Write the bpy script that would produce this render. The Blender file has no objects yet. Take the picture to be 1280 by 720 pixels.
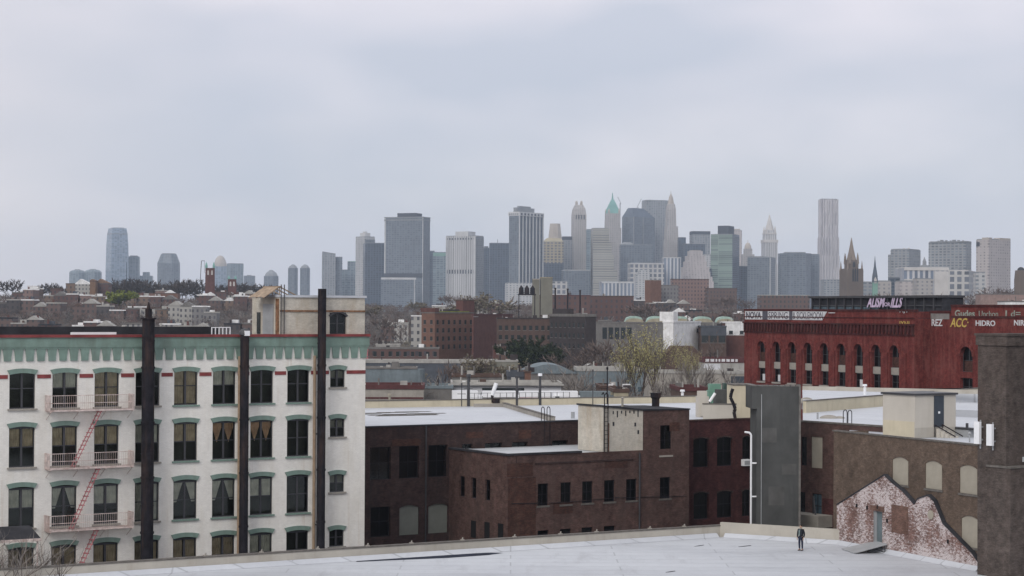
import bpy, bmesh, math, random
from mathutils import Matrix, Vector
R = math.radians
S = bpy.context.scene
C = S.collection
# ------------------------------------------------------------------ camera
EYE = Vector((0, 0, 24.4)); FPX = 2500.0
PITCH = math.degrees(math.atan(28/FPX)); ROLL = 0.3
CM = Matrix.Rotation(R(90+PITCH), 3, 'X') @ Matrix.Rotation(R(ROLL), 3, 'Z')
cd = bpy.data.cameras.new('camera'); cam = bpy.data.objects.new('camera', cd); C.objects.link(cam)
cam.location = EYE; cam.rotation_euler = CM.to_euler(); cd.sensor_width = 36; cd.lens = FPX/1280*36
cd.clip_start = 0.5; cd.clip_end = 40000; S.camera = cam
def ray(px, py): return CM @ Vector(((px-640)/FPX, -(py-360)/FPX, -1))
def at(px, py, Y):
    r = ray(px, py); return EYE + r*(Y/r.y)
def onz(px, py, z):
    r = ray(px, py); return EYE + r*((z-EYE.z)/r.z)
def zat(px, py, Y): return at(px, py, Y).z
def xat(px, Y, py=390): return at(px, py, Y).x
# ------------------------------------------------------------------ materials
MATS = {}
def nd(nt, t, **k):
    n = nt.nodes.new(t)
    for a, v in k.items():
        if a in n.inputs.keys(): n.inputs[a].default_value = v
        else: setattr(n, a, v)
    return n
def newmat(name):
    m = bpy.data.materials.new(name); m.use_nodes = True; MATS[name] = m
    return m, m.node_tree, m.node_tree.nodes['Principled BSDF']
def c4(c): return (c[0], c[1], c[2], 1)
def math_(nt, op, a, b=None):
    n = nt.nodes.new('ShaderNodeMath'); n.operation = op
    for i, v in enumerate((a, b)):
        if v is None: continue
        if hasattr(v, 'links') or hasattr(v, 'is_linked'): nt.links.new(v, n.inputs[i])
        else: n.inputs[i].default_value = v
    return n.outputs[0]
def mixc(nt, f, a, b, mode='MIX'):
    n = nt.nodes.new('ShaderNodeMix'); n.data_type = 'RGBA'; n.blend_type = mode
    for i, v in ((0, f), (6, a), (7, b)):
        if hasattr(v, 'is_linked'): nt.links.new(v, n.inputs[i])
        else: n.inputs[i].default_value = v if i == 0 else c4(v)
    return n.outputs[2]
def ramp(nt, src, p0, p1):
    n = nt.nodes.new('ShaderNodeMapRange'); n.inputs[1].default_value = p0; n.inputs[2].default_value = p1
    nt.links.new(src, n.inputs[0]); return n.outputs[0]
def noise(nt, vec, scale, detail=4, rough=.6):
    n = nt.nodes.new('ShaderNodeTexNoise'); n.inputs['Scale'].default_value = scale
    n.inputs['Detail'].default_value = detail; n.inputs['Roughness'].default_value = rough
    if vec is not None: nt.links.new(vec, n.inputs['Vector'])
    return n.outputs[0]
def facade_uv(nt):
    tc = nt.nodes.new('ShaderNodeTexCoord')
    s = nt.nodes.new('ShaderNodeSeparateXYZ'); nt.links.new(tc.outputs['Object'], s.inputs[0])
    a = nt.nodes.new('ShaderNodeVectorMath'); a.operation = 'ABSOLUTE'; nt.links.new(tc.outputs['Normal'], a.inputs[0])
    n = nt.nodes.new('ShaderNodeSeparateXYZ'); nt.links.new(a.outputs[0], n.inputs[0])
    g = math_(nt, 'GREATER_THAN', n.outputs[0], n.outputs[1])
    h = math_(nt, 'ADD', math_(nt, 'MULTIPLY', s.outputs[0], math_(nt, 'SUBTRACT', 1.0, g)), math_(nt, 'MULTIPLY', s.outputs[1], g))
    cb = nt.nodes.new('ShaderNodeCombineXYZ'); nt.links.new(h, cb.inputs[0]); nt.links.new(s.outputs[2], cb.inputs[1])
    return tc.outputs['Object'], cb.outputs[0], h, s.outputs[2]
def stretch(nt, vec, sc):
    m = nt.nodes.new('ShaderNodeMapping'); m.inputs['Scale'].default_value = sc
    nt.links.new(vec, m.inputs[0]); return m.outputs[0]
def plain(name, col, rough=.7, var=.25, scale=1.2, metal=0, bump=0, dirt=None, dirt_amt=.5):
    m, nt, p = newmat(name)
    tc = nt.nodes.new('ShaderNodeTexCoord'); v = tc.outputs['Object']
    n1 = noise(nt, v, scale, 6)
    lo = tuple(x*(1-var) for x in col); hi = tuple(min(1, x*(1+var)) for x in col)
    c = mixc(nt, ramp(nt, n1, .3, .7), lo, hi)
    if dirt:
        n2 = noise(nt, stretch(nt, v, (1.3, 1.3, .18)), .9, 8, .7)
        f = math_(nt, 'MULTIPLY', ramp(nt, n2, .5, .72), dirt_amt)
        c = mixc(nt, f, c, dirt)
    nt.links.new(c, p.inputs['Base Color']); p.inputs['Roughness'].default_value = rough; p.inputs['Metallic'].default_value = metal
    if rough > .65: p.inputs['Specular IOR Level'].default_value = .15
    if bump:
        b = nt.nodes.new('ShaderNodeBump'); b.inputs['Strength'].default_value = bump; b.inputs['Distance'].default_value = .05
        nt.links.new(n1, b.inputs['Height']); nt.links.new(b.outputs[0], p.inputs['Normal'])
    return m
def brick(name, c1, c2, mortar, stain=None, amt=.5, bw=.24, bh=.085, paint=None, pthr=(.45, .55), pscale=2.0, wz=.75):
    m, nt, p = newmat(name)
    o, uv, h, z = facade_uv(nt)
    b = nd(nt, 'ShaderNodeTexBrick'); nt.links.new(uv, b.inputs['Vector'])
    b.inputs['Color1'].default_value = c4(c1); b.inputs['Color2'].default_value = c4(c2); b.inputs['Mortar'].default_value = c4(mortar)
    b.inputs['Scale'].default_value = 1; b.inputs['Mortar Size'].default_value = .012; b.inputs['Brick Width'].default_value = bw
    b.inputs['Row Height'].default_value = bh; b.inputs['Bias'].default_value = 0
    n1 = noise(nt, o, .35, 8, .65)
    c = mixc(nt, wz, b.outputs[0], mixc(nt, ramp(nt, n1, .3, .7), (.45, .45, .45), (1, 1, 1)), 'MULTIPLY')
    n3 = noise(nt, o, 1.6, 5, .7)
    c = mixc(nt, min(.75, wz), c, mixc(nt, ramp(nt, n3, .35, .65), (.5, .48, .48), (1.12, 1.1, 1.1)), 'MULTIPLY')
    n33 = noise(nt, stretch(nt, o, (1, 1, 3.2)), 3.4, 3, .8)
    c = mixc(nt, min(.7, wz), c, mixc(nt, ramp(nt, n33, .35, .65), (.62, .6, .6), (1.15, 1.13, 1.13)), 'MULTIPLY')
    if stain:
        n2 = noise(nt, stretch(nt, o, (1, 1, .2)), .8, 8, .7)
        c = mixc(nt, math_(nt, 'MULTIPLY', ramp(nt, n2, .48, .7), amt), c, stain)
    if wz < .5:   # chipped paint: small dark scars, and long rust runs
        n6 = noise(nt, o, 2.6, 6, .75); n7 = noise(nt, o, .22, 2, .5)
        f = math_(nt, 'MULTIPLY', ramp(nt, n6, .66, .7), ramp(nt, n7, .48, .6)); c = mixc(nt, f, c, (.16,.13,.11))
        n8 = noise(nt, stretch(nt, o, (2.2, 2.2, .07)), 1.0, 5, .6)
        c = mixc(nt, math_(nt, 'MULTIPLY', ramp(nt, n8, .6, .75), .45), c, (.42,.3,.2))
    if paint:
        n4 = noise(nt, stretch(nt, o, (1, 1, 2.2)), pscale, 9, .8)
        n5 = noise(nt, o, .45, 3, .5)
        f = ramp(nt, math_(nt, 'ADD', math_(nt, 'MULTIPLY', n4, .65), math_(nt, 'MULTIPLY', n5, .35)), pthr[0], pthr[1])
        c = mixc(nt, math_(nt, 'MULTIPLY', f, math_(nt, 'SUBTRACT', 1.0, math_(nt, 'MULTIPLY', b.outputs['Fac'], .7))), c, paint)
    nt.links.new(c, p.inputs['Base Color']); p.inputs['Roughness'].default_value = .9; p.inputs['Specular IOR Level'].default_value = .12
    bp = nt.nodes.new('ShaderNodeBump'); bp.inputs['Strength'].default_value = .4; bp.inputs['Distance'].default_value = .02
    nt.links.new(b.outputs['Fac'], bp.inputs['Height']); bp.invert = True; nt.links.new(bp.outputs[0], p.inputs['Normal'])
    return m
def tower(name, wall, glass, px=6, pz=4, fx=.6, fz=.5, rough=.25, band=None):
    """curtain wall: piers and spandrels of one colour, glass cells between, each cell a little different"""
    m, nt, p = newmat(name)
    o, uv, h, z = facade_uv(nt)
    hx = math_(nt, 'DIVIDE', h, px); hz = math_(nt, 'DIVIDE', z, pz)
    f = math_(nt, 'MULTIPLY', math_(nt, 'LESS_THAN', math_(nt, 'FRACT', hx), fx), math_(nt, 'LESS_THAN', math_(nt, 'FRACT', hz), fz))
    cb = nt.nodes.new('ShaderNodeCombineXYZ'); nt.links.new(math_(nt, 'FLOOR', hx), cb.inputs[0]); nt.links.new(math_(nt, 'FLOOR', hz), cb.inputs[1])
    wn = nt.nodes.new('ShaderNodeTexWhiteNoise'); nt.links.new(cb.outputs[0], wn.inputs[0])
    g = mixc(nt, wn.outputs[0], tuple(x*.6 for x in glass), tuple(min(1, x*1.5) for x in glass))
    n1 = noise(nt, stretch(nt, o, (1, 1, .3)), .03, 5)
    w = mixc(nt, ramp(nt, n1, .3, .7), tuple(x*.82 for x in wall), tuple(min(1, x*1.15) for x in wall))
    nt.links.new(mixc(nt, f, w, g), p.inputs['Base Color'])
    nt.links.new(math_(nt, 'SUBTRACT', .8, math_(nt, 'MULTIPLY', f, .8-rough)), p.inputs['Roughness'])
    return m
def M(n): return MATS[n]
# ------------------------------------------------------------------ mesh builder
class MB:
    def __init__(s): s.v = []; s.f = []; s.m = []; s.mi = 0
    def face(s, pts, m=None):
        i = len(s.v); s.v += [tuple(p) for p in pts]; s.f.append(tuple(range(i, i+len(pts)))); s.m.append(s.mi if m is None else m)
    def box(s, x0, x1, y0, y1, z0, z1, m=None):
        m = s.mi if m is None else m; i = len(s.v)
        s.v += [(x0,y0,z0),(x1,y0,z0),(x1,y1,z0),(x0,y1,z0),(x0,y0,z1),(x1,y0,z1),(x1,y1,z1),(x0,y1,z1)]
        for q in ((3,2,1,0),(4,5,6,7),(0,1,5,4),(1,2,6,5),(2,3,7,6),(3,0,4,7)): s.f.append(tuple(i+k for k in q)); s.m.append(m)
        return s
    def loft(s, rings, m=None, cap=True):
        m = s.mi if m is None else m; n = len(rings[0]); i = len(s.v)
        for r in rings: s.v += [tuple(p) for p in r]
        for a in range(len(rings)-1):
            for k in range(n):
                k2 = (k+1) % n
                s.f.append((i+a*n+k, i+a*n+k2, i+(a+1)*n+k2, i+(a+1)*n+k)); s.m.append(m)
        if cap:
            s.f.append(tuple(i+k for k in reversed(range(n)))); s.m.append(m)
            s.f.append(tuple(i+(len(rings)-1)*n+k for k in range(n))); s.m.append(m)
        return s
    def prism(s, poly, z0, z1, m=None): return s.loft([[(x, y, z0) for x, y in poly], [(x, y, z1) for x, y in poly]], m)
    def frust(s, cx, cy, secs, m=None, n=4, rot=None):
        """secs: list of (z, half x, half y)"""
        rot = (math.pi/n if rot is None else rot); k = 1/math.cos(math.pi/n)
        rings = []
        for z, a, b in secs:
            rings.append([(cx+a*k*math.cos(2*math.pi*j/n+rot), cy+b*k*math.sin(2*math.pi*j/n+rot), z) for j in range(n)])
        return s.loft(rings, m)
    def extr(s, poly, y0, y1, m=None):
        """polygon in x,z extruded from y0 (front) to y1"""
        a = sum(poly[i][0]*poly[(i+1) % len(poly)][1]-poly[(i+1) % len(poly)][0]*poly[i][1] for i in range(len(poly)))
        if a < 0: poly = poly[::-1]
        return s.loft([[(x, y0, z) for x, z in poly][::-1], [(x, y1, z) for x, z in poly][::-1]], m)
    def tube(s, p0, p1, r0, r1=None, n=8, m=None, cap=True):
        r1 = r0 if r1 is None else r1; p0 = Vector(p0); p1 = Vector(p1); d = (p1-p0)
        if d.length < 1e-6: return s
        q = d.to_track_quat('Z', 'Y').to_matrix()
        rings = []
        for p, r in ((p0, r0), (p1, r1)):
            rings.append([p+q @ Vector((r*math.cos(2*math.pi*k/n), r*math.sin(2*math.pi*k/n), 0)) for k in range(n)])
        return s.loft(rings, m, cap)
    def path(s, pts, r, n=6, m=None):
        for a, b in zip(pts, pts[1:]): s.tube(a, b, r, r, n, m)
        return s
    def dome(s, cx, cy, z, rx, ry, rz, n=12, k=5, m=None):
        rings = []
        for a in range(k+1):
            t = a/k*math.pi/2*.98
            rings.append([(cx+rx*math.cos(t)*math.cos(2*math.pi*j/n), cy+ry*math.cos(t)*math.sin(2*math.pi*j/n), z+rz*math.sin(t)) for j in range(n)])
        return s.loft(rings, m)
    def mesh(s, name, mats):
        me = bpy.data.meshes.new(name); me.from_pydata(s.v, [], s.f)
        for x in mats: me.materials.append(M(x) if isinstance(x, str) else x)
        me.polygons.foreach_set('material_index', s.m); me.update(); return me
    def build(s, name, mats, parent=None, loc=(0,0,0), rz=0):
        if isinstance(mats, str): mats = [mats]
        return put(name, s.mesh(name, mats), parent, loc, rz)
def put(name, me, parent=None, loc=(0,0,0), rz=0, scale=None):
    o = bpy.data.objects.new(name, me); C.objects.link(o); o.parent = parent; o.location = loc; o.rotation_euler = (0,0,rz)
    if scale: o.scale = scale
    return o
LABELS = set()
def tag(o, label, cat, group=None, kind=None):
    if label: o['label'] = label
    if cat: o['category'] = cat
    if group: o['group'] = group
    if kind: o['kind'] = kind
    if label and label in LABELS and not group: print('DUP LABEL', label)
    LABELS.add(label); return o
def thing(name, label, cat, loc=(0,0,0), rz=0, group=None):
    o = bpy.data.objects.new(name, None); C.objects.link(o); o.location = loc; o.rotation_euler = (0,0,rz)
    o.empty_display_size = 1
    return tag(o, label, cat, group)
class Fr:
    """a wall line: origin on the line seen at pixel column px at distance d, running at ang degrees; u to the right, outside is local -y"""
    def __init__(s, px=None, d=None, ang=0, xy=None):
        s.o = Vector(xy) if xy else Vector((xat(px, d), d)); s.a = R(ang); s.u = Vector((math.cos(s.a), math.sin(s.a))); s.n = Vector((-s.u.y, s.u.x))
    def uz(s, px, py, back=0):
        r = ray(px, py); o = s.o+s.n*back
        t = ((o-EYE.xy).dot(s.n))/(r.xy.dot(s.n)); P = EYE+r*t
        return (P.xy-s.o).dot(s.u), P.z
    def rect(s, cx, y0, y1, w):
        ym = (y0+y1)/2
        a = s.uz(cx-w/2, ym)[0]; b = s.uz(cx+w/2, ym)[0]
        return (a, b, s.uz(cx, y1)[1], s.uz(cx, y0)[1])
    def thing(s, name, label, cat, group=None): return thing(name, label, cat, (s.o.x, s.o.y, 0), s.a, group)
def wall_holes(mb, u0, u1, z0, z1, holes, rev=.25, y=0, m=0, mr=None):
    us = sorted({u0, u1}|{h[0] for h in holes}|{h[1] for h in holes}); zs = sorted({z0, z1}|{h[2] for h in holes}|{h[3] for h in holes})
    us = [u for u in us if u0 <= u <= u1]; zs = [z for z in zs if z0 <= z <= z1]
    for a, b in zip(us, us[1:]):
        run = None
        for c, d in zip(zs, zs[1:]):
            um, zm = (a+b)/2, (c+d)/2
            inside = any(h[0] < um < h[1] and h[2] < zm < h[3] for h in holes)
            if inside:
                if run: mb.face([(a,y,run[0]),(b,y,run[0]),(b,y,run[1]),(a,y,run[1])], m); run = None
            else: run = (run[0], d) if run else (c, d)
        if run: mb.face([(a,y,run[0]),(b,y,run[0]),(b,y,run[1]),(a,y,run[1])], m)
    mr = m if mr is None else mr
    for a, b, c, d in holes:
        a, b, c, d = max(a,u0), min(b,u1), max(c,z0), min(d,z1)
        mb.face([(a,y,c),(a,y+rev,c),(a,y+rev,d),(a,y,d)], mr); mb.face([(b,y,c),(b,y,d),(b,y+rev,d),(b,y+rev,c)], mr)
        mb.face([(a,y,c),(b,y,c),(b,y+rev,c),(a,y+rev,c)], mr); mb.face([(a,y,d),(a,y+rev,d),(b,y+rev,d),(b,y,d)], mr)
def arch(mb, w, zt, rise, th, y0, y1, m=0, n=8, over=.1, drop=0):
    """segmental hood: ring of thickness th over width w, springing at zt-rise, crown zt (underside)"""
    lo = []; hi = []
    for k in range(n+1):
        t = -1+2*k/n
        lo.append((t*(w/2), zt-rise*t*t)); hi.append((t*(w/2+over), zt+th-(rise+drop)*t*t))
    mb.extr(hi+lo[::-1], y0, y1, m)
# ------------------------------------------------------------------ palette
GLASS = newmat('window_glass')
def _g():
    m, nt, p = GLASS
    nt.nodes.remove(p)
    out = nt.nodes['Material Output']
    tr = nt.nodes.new('ShaderNodeBsdfTransparent'); tr.inputs[0].default_value = (.75, .8, .78, 1)
    gl = nt.nodes.new('ShaderNodeBsdfGlossy'); gl.inputs['Roughness'].default_value = .05; gl.inputs[0].default_value = (.8,.85,.85,1)
    fr = nt.nodes.new('ShaderNodeFresnel'); fr.inputs[0].default_value = 1.5
    mx = nt.nodes.new('ShaderNodeMixShader'); nt.links.new(fr.outputs[0], mx.inputs[0]); nt.links.new(tr.outputs[0], mx.inputs[1]); nt.links.new(gl.outputs[0], mx.inputs[2])
    nt.links.new(mx.outputs[0], out.inputs[0])
_g()
plain('dark_glass', (.02,.025,.025), .12, .5, 2)
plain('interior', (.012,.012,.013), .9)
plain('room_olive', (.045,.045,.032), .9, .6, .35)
plain('tan_rust', (.3,.23,.17), .85, .4, 3)
plain('blue_glass', (.05,.08,.1), .2, .4, 2)
brick('white_paint', (.83,.815,.77), (.79,.775,.73), (.75,.735,.69), stain=(.6,.55,.46), amt=.35, wz=.16)
brick('cream_paint', (.62,.59,.51), (.58,.55,.48), (.54,.51,.45), stain=(.34,.25,.15), amt=.45, wz=.35)
plain('green_paint', (.16,.235,.2), .6, .18, 1.5, dirt=(.09,.1,.08))
plain('dark_green_paint', (.02,.045,.035), .5, .3)
plain('red_paint', (.2,.05,.05), .7, .3)
plain('stair_red', (.36,.14,.15), .7, .4, 3)
plain('rust_pink', (.55,.46,.43), .8, .35, 3, dirt=(.2,.08,.04), dirt_amt=.8)
plain('rust', (.2,.11,.065), .85, .6, 3)
plain('black_steel', (.014,.013,.017), .7, .5, 2, dirt=(.07,.04,.03), dirt_amt=.8)
plain('dark_metal', (.04,.04,.045), .5, .3)
plain('tan_pipe', (.3,.22,.15), .6, .2, 3, dirt=(.2,.1,.05))
plain('white_metal', (.75,.76,.78), .4, .06)
plain('grey_metal', (.3,.31,.32), .5, .15)
plain('tar', (.035,.035,.04), .85, .4, .7)
plain('curtain_tan', (.6,.46,.32), .9, .3, 1.5)
plain('curtain_pale', (.7,.64,.54), .9, .25, 1.5)
plain('curtain_orange', (.6,.36,.22), .9, .3, 1.5)
plain('board_cream', (.31,.285,.235), .8, .12, .8, dirt=(.25,.22,.17))
plain('board_grey', (.17,.18,.16), .8, .15, .8)
brick('dark_brick', (.115,.068,.062), (.08,.052,.05), (.05,.042,.038), stain=(.035,.028,.028), amt=.7)
brick('brown_brick', (.185,.105,.09), (.135,.083,.073), (.1,.078,.07), stain=(.06,.045,.04), amt=.6)
brick('old_red_brick', (.14,.06,.045), (.10,.05,.04), (.08,.06,.05), stain=(.06,.04,.035), amt=.5)
brick('maroon_brick', (.13,.048,.045), (.095,.038,.037), (.07,.04,.04), stain=(.04,.02,.022), amt=.6)
brick('taupe_brick', (.215,.158,.12), (.165,.125,.097), (.13,.107,.087), stain=(.09,.065,.05), amt=.6)
brick('pier_brick', (.155,.13,.115), (.12,.102,.092), (.11,.094,.085), stain=(.07,.052,.045), amt=.6)
brick('gable_brick', (.32,.18,.155), (.22,.125,.11), (.24,.19,.16), paint=(.62,.56,.56), pthr=(.475,.535), pscale=3.4)
brick('patch_brick', (.24,.13,.1), (.18,.1,.08), (.22,.17,.14))
brick('bat_brick', (.25,.05,.042), (.19,.038,.034), (.17,.06,.052), stain=(.26,.11,.095), amt=.45, wz=.75)
brick('bat_brick_dark', (.13,.028,.027), (.1,.024,.024), (.08,.035,.033), stain=(.08,.05,.045), amt=.7)
plain('stucco_dark', (.075,.077,.076), .9, .22, .5, dirt=(.05,.052,.053), dirt_amt=.6, bump=.2)
plain('stucco_rim', (.16,.15,.14), .9, .3, 2)
plain('parapet_cream', (.4,.375,.33), .8, .1, .6, dirt=(.3,.27,.22))
plain('parapet_roof_cream', (.5,.45,.34), .8, .1, .6, dirt=(.35,.3,.22))
plain('coping', (.12,.11,.1), .8, .3, 3)
plain('concrete', (.3,.28,.25), .9, .2, .7, dirt=(.2,.18,.16))
plain('concrete_tan', (.19,.185,.155), .9, .15, .2)
plain('shed_wall', (.48,.45,.4), .8, .06, .6, dirt=(.36,.33,.28), dirt_amt=.3)
plain('door_dark', (.03,.04,.055), .5, .15)
plain('door_grey', (.1,.13,.14), .6, .2)
plain('bark', (.085,.065,.055), .9, .3, 2)
plain('twig', (.13,.1,.088), .9, .3, .8)
plain('twig_grey', (.2,.18,.165), .9, .25, .8)
plain('twig_dark', (.06,.05,.045), .9, .3, .8)
plain('buds_yellow', (.36,.335,.15), .8, .3, .5)
plain('buds_green', (.2,.23,.04), .8, .3, .5)
plain('buds_tan', (.17,.15,.105), .8, .3, .5)
plain('leaf_dark', (.025,.035,.015), .8, .4, .5)
def membrane(name, base, dirt, seam=1.9, dark=.5):
    m, nt, p = newmat(name)
    tc = nt.nodes.new('ShaderNodeTexCoord'); v = tc.outputs['Object']
    b = nd(nt, 'ShaderNodeTexBrick'); nt.links.new(v, b.inputs['Vector'])
    b.inputs['Color1'].default_value = c4(base); b.inputs['Color2'].default_value = c4(tuple(x*.95 for x in base)); b.inputs['Mortar'].default_value = c4(tuple(x*.7 for x in base))
    b.inputs['Scale'].default_value = 1; b.inputs['Brick Width'].default_value = 14; b.inputs['Row Height'].default_value = seam; b.inputs['Mortar Size'].default_value = .05; b.offset = .5
    n1 = noise(nt, stretch(nt, v, (.35, 1, 1)), .16, 8, .62)
    n2 = noise(nt, v, 1.3, 8, .7)
    c = mixc(nt, math_(nt, 'MULTIPLY', ramp(nt, n1, .46, .66), dark), b.outputs[0], dirt)
    c = mixc(nt, .35, c, mixc(nt, ramp(nt, n2, .3, .7), (.7,.7,.72), (1,1,1)), 'MULTIPLY')
    n3 = noise(nt, stretch(nt, v, (.5,.12,1)), 1.1, 7, .7)
    c = mixc(nt, math_(nt, 'MULTIPLY', ramp(nt, n3, .56, .72), .4), c, (.26,.26,.28))
    nt.links.new(c, p.inputs['Base Color']); p.inputs['Roughness'].default_value = .45
    nt.links.new(math_(nt, 'SUBTRACT', .62, math_(nt, 'MULTIPLY', ramp(nt, n1, .46, .66), .3)), p.inputs['Roughness'])
membrane('membrane_white', (.52,.54,.575), (.38,.40,.44))
membrane('membrane_grey', (.5,.52,.54), (.25,.26,.27), dark=.8)
plain('puddle', (.02,.024,.04), .9, .3)
# ------------------------------------------------------------------ sky, sun, air
w = bpy.data.worlds.new('World'); S.world = w; w.use_nodes = True
nt = w.node_tree; bg = nt.nodes['Background']; bg.inputs[1].default_value = .1
sky = nt.nodes.new('ShaderNodeTexSky'); sky.sky_type = 'NISHITA'; sky.sun_disc = False
sky.sun_elevation = R(36); sky.sun_rotation = R(205)
tc = nt.nodes.new('ShaderNodeTexCoord'); gv = tc.outputs['Generated']
sp = nt.nodes.new('ShaderNodeSeparateXYZ'); nt.links.new(gv, sp.inputs[0])
el = nt.nodes.new('ShaderNodeMapRange'); el.inputs[1].default_value = -.01; el.inputs[2].default_value = .14; nt.links.new(sp.outputs[2], el.inputs[0])
el2 = nt.nodes.new('ShaderNodeMapRange'); el2.inputs[1].default_value = .12; el2.inputs[2].default_value = .8; nt.links.new(sp.outputs[2], el2.inputs[0])
cr = nt.nodes.new('ShaderNodeValToRGB'); nt.links.new(el.outputs[0], cr.inputs[0])
e = cr.color_ramp.elements; e[0].position = 0; e[0].color = (.64,.62,.65,1); e[1].position = 1; e[1].color = (.84,.79,.85,1)
for pz, cc in ((.2, (.59,.60,.655,1)), (.5, (.60,.62,.69,1)), (.78, (.69,.68,.75,1))):
    x = e.new(pz); x.color = cc
n1 = noise(nt, stretch(nt, gv, (7, 7, 16)), 1.0, 7, .5)
n2 = noise(nt, stretch(nt, gv, (4, 4, 11)), 1.0, 3, .5)
c = mixc(nt, math_(nt, 'MULTIPLY', ramp(nt, n1, .4, .68), .5), cr.outputs[0], (.86,.82,.87))
c = mixc(nt, math_(nt, 'MULTIPLY', ramp(nt, n2, .4, .6), .8), c, (.52,.56,.66))
lf = nt.nodes.new('ShaderNodeMapRange'); lf.inputs[1].default_value = -.12; lf.inputs[2].default_value = -.3; nt.links.new(sp.outputs[0], lf.inputs[0])
c = mixc(nt, math_(nt, 'MULTIPLY', lf.outputs[0], .55), c, (.86,.79,.80))
c = mixc(nt, el2.outputs[0], c, (.98,.98,1.02))
sc = nt.nodes.new('ShaderNodeVectorMath'); sc.operation = 'SCALE'; sc.inputs['Scale'].default_value = 9.5; nt.links.new(c, sc.inputs[0])
fin = mixc(nt, .9, sky.outputs[0], sc.outputs[0]); nt.links.new(fin, bg.inputs[0])
sl = bpy.data.lights.new('sun', 'SUN'); sl.energy = 1.4; sl.angle = R(25); sl.color = (1, .96, .9)
so = bpy.data.objects.new('sun', sl); C.objects.link(so)
# sun stands behind and left of the camera: azimuth measured like the sky node
az = R(205); elv = R(36)
d = Vector((math.sin(az)*math.cos(elv), math.cos(az)*math.cos(elv), math.sin(elv)))
so.rotation_euler = d.to_track_quat('Z', 'Y').to_euler(); so.location = (0, 0, 400)
m, nt, p = newmat('haze'); nt.nodes.remove(p)
pv = nt.nodes.new('ShaderNodeVolumePrincipled'); pv.inputs['Color'].default_value = (.70,.82,1,1); pv.inputs['Density'].default_value = 6.4e-5; pv.inputs['Anisotropy'].default_value = 0
nt.links.new(pv.outputs[0], nt.nodes['Material Output'].inputs['Volume'])
hz = MB().box(-4200, 4200, -250, 9300, -2, 330).build('haze', 'haze'); tag(hz, 'thin grey-blue haze over the whole city', None, None, 'stuff')
S.view_settings.view_transform = 'Standard'; S.view_settings.look = 'None'; S.view_settings.exposure = .16; S.view_settings.gamma = 1
S.cycles.use_denoising = True; S.cycles.max_bounces = 6; S.cycles.volume_bounces = 1; S.cycles.transparent_max_bounces = 8
# ------------------------------------------------------------------ ground
def sm(a, b, t):
    t = max(0, min(1, (t-a)/(b-a))); return t*t*(3-2*t)
def terr(x, y):
    if y < 600: return 0
    t = x/y; H = 23.5 + 4.5*sm(-.1, -.2, t) - 1.5*sm(.0, .2, t) + 1.2*math.sin(t*40)
    return H*sm(650, 1450, y)*(1-sm(1900, 2700, y))
plain('ground_mix', (.06,.052,.046), .95, .35, .03)
mb = MB()
ys = [-200, 0, 150, 300, 450, 600] + list(range(650, 2800, 50)) + [3200, 4000, 5000, 7000, 9200]
xs = [-4000, -2500, -1500] + list(range(-900, 901, 60)) + [1500, 2500, 4000]
idx = {}
for j, y in enumerate(ys):
    for i, x in enumerate(xs):
        idx[i, j] = len(mb.v); mb.v.append((x, y, terr(x, y)))
for j in range(len(ys)-1):
    for i in range(len(xs)-1):
        mb.f.append((idx[i,j], idx[i+1,j], idx[i+1,j+1], idx[i,j+1])); mb.m.append(0)
g = mb.build('ground', 'ground_mix'); tag(g, 'dull brown city ground rising to a low wooded hill', None, None, 'structure')
# ================================================================== NEAR: white painted building
W = Fr(xy=(-32.07, 131), ang=33.1)
def u_of(px, py=420): return W.uz(px, py)[0]
def z_of(px, py, fr=W): return fr.uz(px, py)[1]
UR = u_of(457); UL = -9.0
ztop = z_of(281, 419); zg = z_of(281, 433); zt = z_of(281, 449)
rows = [[z_of(281, a) for a in t] for t in ((457, 463.5, 505), (520, 526.5, 574), (591, 597.5, 646), (662, 668.5, 717))]
cols = [28, 82, 135, 186.5, 233, 281, 328, 373]
uc = [W.uz(c, 485)[0] for c in cols]
uc = [uc[0]+(uc[-1]-uc[0])*i/7*.5+uc[i]*.5-uc[0]*.5 for i in range(8)]
uc = [uc[0]-2*(uc[1]-uc[0]), uc[0]-(uc[1]-uc[0])]+uc
ww = 1.75
small = [[z_of(422, a) for a in t] for t in ((455.5, 462, 484), (516, 523, 546), (586, 593, 615), (655, 662, 683))]
usm = W.uz(422, 480)[0]
wb = W.thing('white_brick_building', 'white painted brick building with green cornice, green window hoods and a red fire escape', 'building')
mb = MB()
holes = [(u-ww/2, u+ww/2, r[2], r[1]+.05) for u in uc for r in rows]+[(usm-.6, usm+.6, r[2], r[1]+.05) for r in small]
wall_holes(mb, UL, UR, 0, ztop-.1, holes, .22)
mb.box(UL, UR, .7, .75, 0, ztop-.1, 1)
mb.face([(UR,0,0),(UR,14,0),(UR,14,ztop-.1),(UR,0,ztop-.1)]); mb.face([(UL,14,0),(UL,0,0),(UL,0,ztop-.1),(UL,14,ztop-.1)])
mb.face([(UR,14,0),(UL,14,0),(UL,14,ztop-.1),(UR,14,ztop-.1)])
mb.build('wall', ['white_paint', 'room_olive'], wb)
MB().box(UL, UR, .3, 14, ztop-.12, ztop-.02).build('roof', 'tar', wb)
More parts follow.
